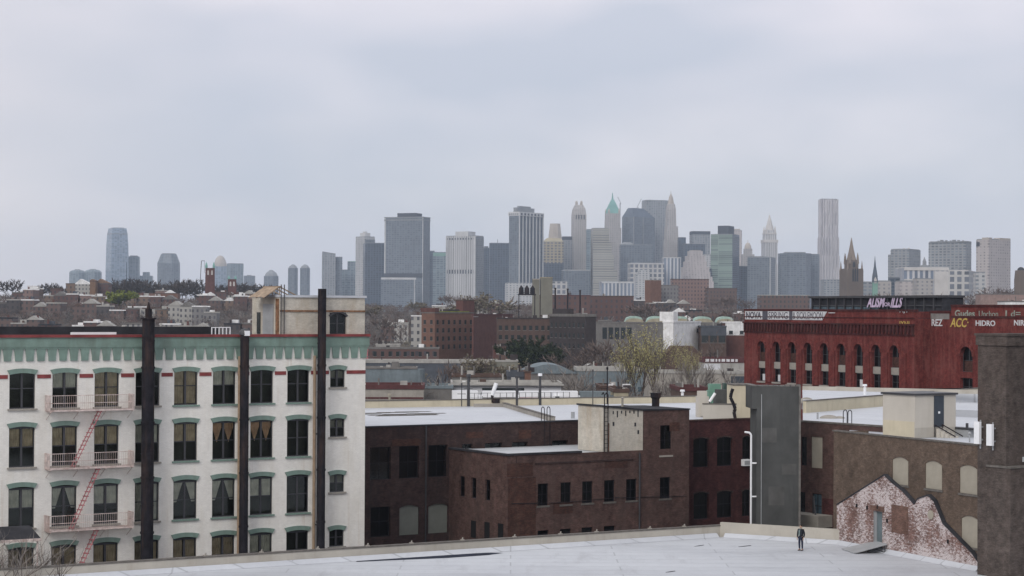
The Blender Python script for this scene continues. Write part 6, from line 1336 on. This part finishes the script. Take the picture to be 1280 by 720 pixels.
x = xat(250, 1480); zb = terr(x, 1480); t = thing('crane_mast', 'thin leaning dark crane mast left of the brick bell tower', 'crane', (x, 1480, zb)); h = zat(250, 326, 1480)-zb; MB().tube((-1,0,0), (.8,0,h), .25, n=5).tube((.8,0,h), (3.2,0,h), .2, n=5).tube((3.2,0,h),(3.0,0,h-9),.1,n=4).build('mast', 'k_dark', t)
D = 4700
for px, y0, y1, dx, lab in ((774.5, 246, 254, -3, 'small tower crane jib right of the green spire'), (797, 248.5, 259, 4, 'small tower crane jib above the dark hipped roof')):
    x = xat(px, D); z1 = zat(px, y1, D); z2 = zat(px, y0, D); t = thing('tower_crane', lab, 'crane', (x, D, 0)); MB().tube((0,0,0), (0,0,z1), 1.0, n=4).build('mast', 'k_grey', t); MB().tube((-dx*.4*1.9,0,z1-2), (dx*1.9,0,z2), .6, n=4).build('jib', 'k_grey', t)
x = xat(158, 1600); zb = terr(x, 1600); t = thing('thin_mast', 'thin dark mast before the dark glass block at the left', 'mast', (x, 1600, zb)); MB().tube((0,0,0), (0,0,zat(158, 328, 1600)-zb), .3, .2, n=5).tube((-1,0,10),(1,0,10),.12,n=4).build('pole', 'k_dark', t)
# ================================================================== TREES
def tree_mesh(seed, H=12, spread=.5, limbs=5, bud=0, twigs=4, trunk_h=.25, up=.5, r0=None, fine=.05, bs=1.0):
    """returns (wood mesh builder, crown mesh builder): tapered limbs in a recursion, the last two orders are the crown of twigs"""
    rr = random.Random(seed); wood = MB(); crown = MB(); r0 = r0 or H*.016
    def twig(p, d, L):
        # a thin bent blade, both sides visible
        s = Vector((rr.uniform(-1,1), rr.uniform(-1,1), rr.uniform(-1,1))).cross(d)
        if s.length < .01: return
        s = s.normalized()*fine*(.6+rr.random()); q = p+d*L*.55+Vector((rr.uniform(-.1,.1), rr.uniform(-.1,.1), rr.uniform(-.05,.1)))*L; e = p+d*L+Vector((rr.uniform(-.2,.2), rr.uniform(-.2,.2), rr.uniform(0,.2)))*L
        crown.face([p-s, p+s, q+s*.7, q-s*.7], 0); crown.face([q-s*.7, q+s*.7, e], 0)
        if bud:
            for _ in range(bud):
                c = p+(e-p)*rr.random()+Vector((rr.uniform(-1,1), rr.uniform(-1,1), rr.uniform(-1,1)))*.12*L; a = Vector((rr.uniform(-1,1), rr.uniform(-1,1), rr.uniform(-1,1))).normalized()*rr.uniform(.1,.24)*bs; b = a.cross(Vector((rr.uniform(-1,1), rr.uniform(-1,1), rr.uniform(-1,1)))).normalized()*a.length
                crown.face([c-a, c+b, c+a, c-b], 1)
    def grow(p, d, L, r, lev):
        n = 2 if lev < 2 else 1; q = p
        for i in range(n):
            d2 = (d+Vector((rr.uniform(-.2,.2), rr.uniform(-.2,.2), rr.uniform(-.05,.15)))).normalized(); e = q+d2*L/n; ra = r*(1-.45*i/n); rb = r*(1-.45*(i+1)/n)
            wood.tube(q, e, ra, rb, 5 if lev < 2 else 3, cap=False); q = e; d = d2
            if lev >= 3: break
        if lev >= 3:
            for _ in range(twigs):
                t = rr.random(); dd = (d+Vector((rr.uniform(-.8,.8), rr.uniform(-.8,.8), rr.uniform(-.3,.6)))).normalized(); twig(p+(q-p)*t, dd, H*.1*(.6+.8*rr.random()))
            return
        k = limbs if lev == 0 else rr.choice((3, 4, 4))
        for j in range(k):
            a = 2*math.pi*(j+rr.random()*.6)/k; sp = spread*(1.0 if lev == 0 else 1.25)
            side = Vector((math.cos(a), math.sin(a), 0)); dd = (d*(.7 if j else 1.3)+side*sp*(1 if j or lev == 0 else .3)+Vector((0,0,up*.4))).normalized()
            st = q if lev == 0 or j < 2 else p+(q-p)*rr.uniform(.45, .95)
            grow(st, dd, L*rr.uniform(.55, .85) if lev else H*rr.uniform(.25, .36), r*.5, lev+1)
    grow(Vector((0,0,-.5)), Vector((0,0,1)), H*trunk_h, r0, 0)
    return wood, crown
TM = {}
def tree_kind(key, wm, cm, bm=None, **k):
    a, b = tree_mesh(**k); TM[key] = (a.mesh('trunk', [wm]), b.mesh('crown', [cm]+([bm] if bm else [])))
for i in range(3): tree_kind('bare%d' % i, 'bark', 'twig', seed=10+i, H=12, spread=.55+.1*i, twigs=5, fine=.07)
for i in range(2): tree_kind('dark%d' % i, 'bark', 'twig_dark', seed=20+i, H=10, spread=.7, twigs=7, fine=.12, trunk_h=.2)
for i in range(2): tree_kind('grey%d' % i, 'bark', 'twig_grey', seed=30+i, H=12, spread=.6, twigs=6, fine=.05)
for i in range(2): tree_kind('tan%d' % i, 'bark', 'twig', 'buds_tan', seed=40+i, H=10, spread=.7, twigs=6, bud=3, fine=.06)
for i in range(2): tree_kind('yel%d' % i, 'bark', 'twig', 'buds_yellow', seed=50+i, H=20, spread=.4, twigs=7, bud=5, fine=.03, up=1.2, trunk_h=.22, bs=.62)
tree_kind('green', 'bark', 'twig', 'buds_green', seed=61, H=12, spread=.9, twigs=9, bud=14, fine=.06, trunk_h=.15, bs=1.9)
tree_kind('ever', 'bark', 'leaf_dark', 'leaf_dark', seed=62, H=12, spread=.7, twigs=9, bud=14, fine=.1, trunk_h=.15)
tree_kind('near', 'bark', 'twig_grey', seed=70, H=9, spread=.6, limbs=6, twigs=8, fine=.012, r0=.16)
def tree(key, px, ybase, ytop, d, label, group=None, wide=1.0, zb=None, name='bare_tree'):
    x = xat(px, d); zb = terr(x, d)-.2 if zb is None else zb; z1 = zat(px, ytop, d)
    zc = TREEH.setdefault(key, max(v.co.z for v in TM[key][1].vertices)); s = max(.1, (z1-zb)/zc)
    t = thing(name, label, 'tree', (x, d, zb), random.Random(px*7+d).uniform(0, 6.28), group); t.scale = (s*wide, s*wide, s)
    put('trunk', TM[key][0], t); put('crown', TM[key][1], t); return t
TREEH = {}
# trees among the yards behind the white roof
tree('grey0', 712, 500, 445, 360, 'bare grey tree with a forked trunk left of the thin black mast', wide=1.0)
tree('yel0', 797, 490, 399, 410, 'large pale yellow budding tree with a forked trunk, left of the pair', wide=.85, name='budding_tree')
tree('yel1', 822, 490, 401, 400, 'tall slim yellowish budding tree with many upright stems, right of the pair', wide=.8, name='budding_tree')
tree('yel1', 781, 490, 420, 440, 'smaller yellowish budding tree left of the large budding tree', name='budding_tree')
tree('grey1', 857, 490, 446, 400, 'small bare grey tree left of the tall thin bare tree', wide=.8)
tree('grey0', 876, 495, 432, 380, 'tall thin bare tree before the grey hall', wide=.7)
tree('bare1', 672, 470, 420, 690, 'dark bare tree behind the curved grey roof, right of the cream box', name='bare_tree', wide=1.2)
tree('ever', 661, 470, 419, 640, 'wide dark evergreen beside the red block, behind the cream box', wide=1.25, name='evergreen_tree')
tree('ever', 678, 470, 425, 650, 'lower dark evergreen right of the wide evergreen', wide=1.1, name='evergreen_tree')
tree('tan0', 591, 470, 439, 560, 'pale tan budding bush-like tree at the foot of the red block', wide=1.1, name='budding_tree'); tree('tan1', 607, 470, 443, 565, 'smaller pale tan budding tree beside the small red brick house', wide=1.0, name='budding_tree')
tree('bare0', 563, 490, 446, 480, 'thin brownish tree before the tan apartments and long dark shed', wide=.8, name='budding_tree'); tree('grey1', 549, 500, 462, 350, 'small thin bare tree beside the white depot, left end', wide=.8)
tree('grey0', 475, 503, 481, 310, 'small pale bare tree before the low brown brick shed', wide=.9); tree('grey1', 771, 500, 455, 350, 'thin bare tree between the black ladder and the yellow trees', wide=.6)
tree('yel0', 848, 460, 425, 480, 'light budding tree against the white stepped building', wide=.8, name='budding_tree'); tree('yel1', 866, 470, 428, 470, 'slender light budding tree at the right end of the white stepped building', wide=.6, name='budding_tree')
tree('green', 150, 385, 361.5, 1240, 'bright yellow-green round tree on the left hillside', wide=1.05, name='leafy_tree')
for k, (px, yt) in enumerate(((462, 378), (548, 379), (590, 362), (520, 374))): tree('tan%d' % (k % 2), px, 400, yt, (1150, 1100, 1050, 1300)[k], ('greenish brown tree right of the cream bulkhead', 'olive tree above the left end of the tan apartments', 'brown tree rising behind the tan apartments', 'brownish tree in front of the broadest grey tower')[k], wide=1.6, name='budding_tree')
for k, (ky, px, yb, yt, d_, wd, lab) in enumerate((('grey1', 902, 495, 450, 385, .9, 'bare grey tree before the blue gate of the grey hall'), ('grey0', 842, 495, 462, 375, 1.0, 'low bare tangle of branches left of the small bare grey tree'), ('grey1', 735, 495, 452, 390, .9, 'bare grey tree right of the forked bare tree'), ('grey0', 688, 495, 458, 400, .9, 'small bare tree left of the forked bare tree'), ('bare0', 760, 470, 415, 600, 1.0, 'bare brown tree before the tall dark windows of the grey hall'), ('bare2', 715, 470, 425, 600, 1.2, 'bare brown tree in front of the dark loft, left'), ('bare1', 740, 470, 428, 620, 1.2, 'bare brown tree in front of the dark loft, right side'), ('bare1', 893, 470, 408, 610, .8, 'brown bare tree before the dark glass and brick house'),
    ('tan1', 636, 480, 447, 520, 1.2, 'brown tree beside the plain cream concrete box'), ('bare0', 480, 480, 392, 950, 1.3, 'brown bare tree right of the cream bulkhead, lower slope'), ('bare2', 502, 480, 402, 920, 1.3, 'brown bare tree above the maroon terrace'), ('bare1', 468, 480, 408, 900, 1.2, 'brown bare tree close to the corner of the white building'), ('grey1', 528, 500, 470, 340, .9, 'thin grey tree where the brick shed meets the blue-grey shed'), ('bare2', 850, 470, 425, 590, 1.1, 'brown bare tree before the white stepped building'), ('bare0', 812, 480, 372, 1000, 1.5, 'brown tree above the green scalloped roofs'), ('bare1', 905, 480, 375, 980, 1.6, 'brown tree left of the painted parapet of the red building'))): tree(ky, px, yb, yt, d_, lab, wide=wd)
near_d = 119
t = tree('near', 28, 720, 662, near_d, 'tangled bare tree in the bottom left corner before the white building', zb=3, wide=1.3)
t = tree('near', -5, 720, 655, near_d+2, 'partly hidden bare tree cut by the left edge at the bottom', zb=3, wide=1.2)
rt_ = thing('porch_roof', 'small dark lean-to roof below the lowest left window', 'roof', (xat(0, 126), 126, 0), R(30)); zz_ = zat(20, 667, 126); MB().loft([[(-3,-.5,zz_-.5),(-3,-.5,zz_-.4),(-3,2.0,zz_+.2),(-3,2.0,zz_+.1)],[(2.6,-.5,zz_-.5),(2.6,-.5,zz_-.4),(2.6,2.0,zz_+.2),(2.6,2.0,zz_+.1)]]).build('roof_sheet', 'tar', rt_); MB().box(-3, 2.6, -.56, -.5, zz_-.56, zz_-.38).build('gutter', 'rust_pink', rt_)
for q in (-2.8, 2.4): MB().tube((q,-.4,0), (q,-.4,zz_-.5), .06, n=6).build('post', 'rust_pink', rt_)
# skyline trees on the left hill
ORD = ['first','second','third','fourth','fifth','sixth','seventh','eighth','ninth','tenth','eleventh','twelfth','thirteenth','fourteenth','fifteenth','sixteenth','seventeenth','eighteenth','nineteenth','twentieth','twenty-first','twenty-second','twenty-third','twenty-fourth','twenty-fifth','twenty-sixth','twenty-seventh','twenty-eighth','twenty-ninth','thirtieth','thirty-first','thirty-second','thirty-third','thirty-fourth','thirty-fifth']
sk = [(10, 347), (52, 353), (64, 352), (72, 354), (134, 352), (146, 350), (152, 348), (161, 344), (168, 346), (178, 346), (188, 350), (200, 353), (206, 350), (224, 349), (230, 347), (238, 350), (246, 347), (275, 353), (281, 352), (300, 352), (308, 351), (318, 354), (325, 353)]
for i, (px, yt) in enumerate(sk): tree('dark%d' % (i % 2), px, 370, yt, 1560+(i*37) % 80, 'dark bare tree on the left hill skyline, %s from the left' % ORD[i], 'dark trees on the left hill skyline', wide=1.1)
sk2 = [(560, 366), (572, 364), (584, 366), (603, 367), (618, 369), (742, 372), (770, 373), (890, 368), (902, 370), (914, 367), (926, 369), (938, 371), (1100, 362), (1128, 360), (1170, 364), (1190, 366), (1215, 361), (1234, 357), (1246, 354), (1262, 358), (1275, 356)]
for i, (px, yt) in enumerate(sk2): tree(('bare%d' % (i % 3)), px, 380, yt, (1450 if px < 1050 else 1250)+(i*53) % 90, 'brown bare tree along the foot of the city skyline, %s from the left' % ORD[i], 'brown trees along the foot of the skyline', wide=1.4)
# ================================================================== HILLSIDE HOUSES AND WOODLAND
rr = random.Random(77)
HM = [('f_grey', 'grey'), ('f_brown', 'brown'), ('f_pale', 'pale'), ('f_red', 'red brick'), ('f_tan', 'tan'), ('f_dark', 'dark'), ('f_pink', 'pinkish')]
RM = [('m_white', 'white'), ('tar', 'black'), ('m_grey', 'grey'), ('m_pale', 'pale'), ('m_brown', 'brown')]
HB = {}
def house_mesh(kind, w_, l_, h_):
    return MB().box(0, w_, 0, l_, 0, h_)
def row(rname, px0, px1, d0, d1, hgt, dens, pal, pw_=(6, 9), rot=0, wts=None):
    x = xat(px0, d0); x1 = xat(px1, d1); i = 0; X0 = x
    while x < x1:
        f = (x-X0)/(x1-X0); d = d0+(d1-d0)*f; w_ = rr.uniform(*pw_)
        if rr.random() < dens and i < 34:
            wm, wn_ = HM[rr.choice(pal)]; rm, rn = RM[rr.choice((0, 0, 0, 1, 2, 3, 3, 4))]; h_ = (hgt+1.2)*rr.uniform(.75, 1.25); l_ = rr.uniform(9, 14); z = terr(x, d)-2
            t = thing('row_house', '%s row house, %s roof, %s from left in %s' % (wn_, rn, ORD[i], rname), 'house', (x, d, z), R(rot+rr.uniform(-6, 6)), 'row houses on the hillside')
            MB().box(0, w_, 0, l_, 0, h_+2).build('wall', wm, t)
            if rr.random() < .3: rf_ = MB().extr([(-.3, h_+2), (w_+.3, h_+2), (w_/2, h_+2+w_*.33)], -.3, l_+.3).build('roof', rm, t)
            else: rf_ = MB().box(-.2, w_+.2, -.3, .3, h_+2, h_+2.7).box(-.2, w_+.2, l_-.3, l_+.1, h_+2, h_+2.6).box(0, w_, .3, l_-.3, h_+2, h_+2.15).build('roof', rm, t)
            cx_ = rr.uniform(.5, w_-1.3); MB().box(cx_, cx_+.9, l_*.4, l_*.4+.9, h_+2, h_+2+rr.uniform(1.4, 2.8)).build('chimney', rr.choice(('m_red', 'm_brown', 'm_pale', 'm_dark')), rf_)
            if rr.random() < .75: MB().box(w_*.3, w_*.7, l_*.55, l_*.8, h_+2.1, h_+2.1+rr.uniform(1.2, 2.2)).build('roof_hut', rr.choice(('m_white', 'm_white', 'm_slate', 'm_pale')), rf_)
            i += 1
        x += w_+rr.choice((0, 0, .3, 1.5))
row('front left hillside row', -5, 200, 980, 940, 6.0, .95, (0, 1, 2, 3, 1))
row('dense row beside the cream bulkhead', 200, 318, 950, 920, 8.5, .95, (0, 0, 2, 5, 1))
row('second left hillside row', -8, 160, 1150, 1120, 6.5, .9, (1, 3, 1, 5))
row('terrace right of the yellow-green tree', 160, 262, 1140, 1080, 8, .95, (2, 2, 0, 0, 4))
row('third left hillside row', 15, 325, 1330, 1290, 6.5, .8, (3, 1, 4, 3, 6))
row('uppermost left hillside row', 35, 330, 1480, 1460, 7.5, .6, (3, 4, 6, 2))
row('front row right of bulkhead', 456, 530, 1000, 960, 7, .75, (0, 2, 1))
row('back row right of bulkhead', 456, 640, 1250, 1300, 7, .6, (1, 3, 2, 0))
row('row behind the dark loft', 690, 850, 1000, 1040, 6, .85, (3, 1, 5, 3, 4))
row('row below the mansion block', 840, 1010, 1180, 1150, 6.5, .85, (1, 3, 6, 5, 1))
row('high rear row at the centre', 640, 860, 1350, 1400, 6, .7, (3, 5, 1, 4))
row('row above corner block parapet', 1195, 1290, 1060, 1020, 7, .85, (0, 2, 3, 1))
row('upper row behind the penthouse', 1040, 1290, 1420, 1400, 8, .7, (2, 1, 6, 0, 3))
row('row behind the budding trees', 690, 880, 600, 640, 4.0, .85, (0, 2, 1, 3), (5, 10))
row('low row below the dark loft', 640, 760, 520, 560, 2.5, .8, (0, 1, 2), (5, 9))
row('low row above the long shed', 455, 640, 640, 660, 3.5, .8, (1, 3, 2, 0), (5, 10))
row('yard row left of arched building', 820, 930, 540, 560, 4, .8, (0, 2, 1), (5, 10))
for (nm, lab, a_, b_, y_, d_, wm, rm_) in (('school_block', 'orange brown long block with white windows on the left hill skyline', 82, 125, 354, 1500, 'f_tan', 'm_brown'), ('white_villa', 'white gabled villa on the left hill skyline', 94, 112, 354.5, 1470, 'f_pale', 'm_white'), ('church_gable', 'ochre gabled church wall on the left hill skyline', 112, 119, 351, 1450, 'm_tan', 'm_brown'),
        ('dark_roof_school', 'low dark-roofed building right of the ochre gable', 119, 136, 354, 1460, 'f_red', 'm_slate'), ('long_orange_block', 'long thin orange brown block below the skyline trees', 170, 222, 366, 1440, 'm_orange', 'm_brown'), ('small_white_house', 'tiny white house at the far left of the skyline', 34, 46, 357, 1500, 'm_white', 'm_white'), ('left_low_block', 'low brown block with flat roof at the second hillside row, left', 12, 38, 371, 1280, 'f_pink', 'm_grey')):
    t = blk(nm, lab, 'building', a_, b_, y_, d_, wm, rm_); h, w_, l_ = dims(t)
    if 'gable' in lab: MB().extr([(-.3, h), (w_+.3, h), (w_*.35, h+w_*.33)], 0, 10).build('gable_roof', 'm_tan' if 'ochre' in lab else 'm_white', t)
# the woodland that reads as one brown mass
def wood(name, label, regions, n, mats, seed, sz=(3.5, 6.5)):
    rr = random.Random(seed); mb = MB()
    tot = sum(r[4] for r in regions)
    for px0, px1, d0, d1, wgt in regions:
        for _ in range(int(n*wgt/tot)):
            d = rr.uniform(d0, d1); x = xat(rr.uniform(px0, px1), d); z = terr(x, d); H = rr.uniform(*sz)*1.6; rad = rr.uniform(*sz)*.75; mi = rr.randrange(len(mats))
            for b in range(62):
                u = Vector((rr.gauss(0,1), rr.gauss(0,1), rr.gauss(0,1))).normalized()*rr.random()**.4
                p = Vector((x+u.x*rad, d+u.y*rad, z+H*(.55+.45*u.z))); dr_ = (u+Vector((rr.uniform(-.5,.5), rr.uniform(-.5,.5), rr.uniform(.1,1.1)))).normalized()*rr.uniform(.5,1.3)
                s = dr_.cross(Vector((rr.uniform(-1,1), rr.uniform(-1,1), rr.uniform(-1,1)))); s = s.normalized()*rr.uniform(.1,.2) if s.length > .01 else Vector((.1,0,0))
                mb.face([p-s, p+s, p+dr_], mi)
    o = mb.build(name, mats); tag(o, label, None, None, 'stuff')
wood('bare_woodland', 'brown bare woodland between the rows of houses on the hill', [(-10, 330, 1000, 1300, 5), (-10, 330, 1300, 1600, 5), (450, 680, 980, 1550, 5), (640, 960, 1080, 1650, 5), (950, 1300, 1080, 1600, 4)], 2700, ['twig', 'twig', 'twig_grey', 'twig_dark', 'twig'], 5, (2.2, 4.0))
wood('scrub', 'low brown scrub in the yards between the mid-distance sheds', [(450, 640, 560, 950, 3), (690, 940, 540, 860, 3), (560, 900, 360, 520, 2)], 330, ['twig_grey', 'twig', 'buds_tan'], 6, (1.8, 3.2))
# ================================================================== PERSON
plain('skin', (.4,.26,.19), .6, .08, 3); plain('coat', (.018,.02,.026), .8, .3, 5); plain('jeans', (.02,.024,.045), .85, .3, 5); plain('hair', (.02,.015,.012), .7, .2, 8); plain('shoe', (.03,.025,.03), .6, .2, 5); plain('scarf', (.16,.2,.2), .9, .2, 5)
def skin_mesh(joints, edges, name, mat, sub=2):
    me = bpy.data.meshes.new(name); me.from_pydata([j[0] for j in joints], edges, []); ob = bpy.data.objects.new(name, me); C.objects.link(ob)
    md = ob.modifiers.new('s', 'SKIN'); md.use_smooth_shade = True
    for i, j in enumerate(joints):
        r = j[1]; me.skin_vertices[0].data[i].radius = (r if isinstance(r, tuple) else (r, r))
    me.skin_vertices[0].data[0].use_root = True
    sd = ob.modifiers.new('d', 'SUBSURF'); sd.levels = sub; sd.render_levels = sub
    bpy.context.view_layer.update(); m2 = bpy.data.meshes.new_from_object(ob.evaluated_get(bpy.context.evaluated_depsgraph_get())); bpy.data.objects.remove(ob)
    m2.materials.clear(); m2.materials.append(M(mat)); m2.name = name; return m2
pf_ = rp(1001, 688.3); pe_ = thing('person', 'person in a dark coat and jeans standing on the white roof', 'person', (pf_.x, pf_.y, ZR+.015), R(-40))
J = []; E = []
def j(p, r, par=None):
    J.append((p, r)); 
    if par is not None: E.append((par, len(J)-1))
    return len(J)-1
pel = j((0,0,.95), (.15,.11)); ab = j((0,0,1.12), (.13,.1), pel); ch = j((0,0,1.34), (.17,.115), ab); nk = j((0,-.005,1.49), .055, ch); hd0 = j((0,-.015,1.58), (.07,.08), nk); hd1 = j((0,-.015,1.67), (.078,.095), hd0); hd2 = j((0,-.01,1.74), (.055,.065), hd1)
for s in (-1, 1):
    hp = j((s*.09,0,.88), .085, pel); kn = j((s*.105,-.02+.03*(s>0),.49), .058, hp); an = j((s*.11,.02,.09), .04, kn); ft = j((s*.125,-.13,.035), .032, an)
    sh = j((s*.18,0,1.41), .06, ch); elb = j((s*.255,.03,1.13), .045, sh); wr = j((s*.245,-.06,.88), .028, elb); pm_ = j((s*.24,-.085,.81), (.022,.036), wr)
    for q, (dy, L_) in enumerate(((-.03, .068), (-.01, .076), (.01, .07), (.028, .056))):
        a_ = j((s*.24, -.085+dy, .765), .009, pm_); b_ = j((s*.232, -.09+dy, .765-L_*.5), .0085, a_); j((s*.222, -.092+dy, .765-L_), .007, b_)
    a_ = j((s*.235,-.125,.80), .0095, pm_); j((s*.228,-.14,.755), .008, a_)
put('body', skin_mesh(J, E, 'body', 'skin', 2), pe_)
hdm = MB().dome(0, .012, 1.665, .088, .1, .115, 14, 5).dome(0, .045, 1.60, .075, .075, .08, 12, 4); hdm.build('hair', 'hair', pe_)
MB().extr([(-.012, 1.655), (.012, 1.655), (.016, 1.62), (-.016, 1.62)], -.128, -.1).build('nose', 'skin', pe_)
mb = MB()
for s in (-1, 1): mb.dome(s*.03, -.098, 1.652, .011, .011, .008, 8, 3); 
for s in (-1, 1): MB().dome(s*.03, -.1, 1.655, .011, .01, .008, 8, 3).build('eye', 'hair', pe_); MB().box(s*.083-.01, s*.083+.01, -.01, .03, 1.62, 1.68).build('ear', 'skin', pe_)
MB().box(-.024, .024, -.105, -.09, 1.587, 1.595).build('mouth', 'maroon_brick', pe_)
J = []; E = []
pel = j((0,0,.86), (.19,.15)); ab = j((0,0,1.1), (.165,.135), pel); ch = j((0,0,1.34), (.19,.14), ab); nk = j((0,0,1.47), (.1,.09), ch)
for s in (-1, 1): sh = j((s*.19,0,1.42), .078, ch); elb = j((s*.265,.03,1.13), .064, sh); wr = j((s*.255,-.045,.9), .05, elb)
put('coat', skin_mesh(J, E, 'coat', 'coat', 2), pe_)
J = []; E = []
pel = j((0,0,.92), (.165,.125))
for s in (-1, 1): hp = j((s*.095,0,.86), .098, pel); kn = j((s*.105,-.02+.03*(s>0),.49), .074, hp); an = j((s*.11,.02,.1), .06, kn)
put('trousers', skin_mesh(J, E, 'trousers', 'jeans', 2), pe_)
for s in (-1, 1): MB().loft([[(s*.115-.045,.07,0),(s*.115+.045,.07,0),(s*.115+.05,-.17,0),(s*.115-.05,-.17,0)],[(s*.115-.045,.065,.09),(s*.115+.045,.065,.09),(s*.115+.04,-.15,.045),(s*.115-.04,-.15,.045)]]).build('shoe', 'shoe', pe_)
MB().extr([(-.075, 1.43), (.03, 1.43), (.0, 1.0), (-.09, 1.02)], -.165, -.13).tube((0,-.01,1.46), (0,-.01,1.52), .085, .075, n=12).build('scarf', 'scarf', pe_)
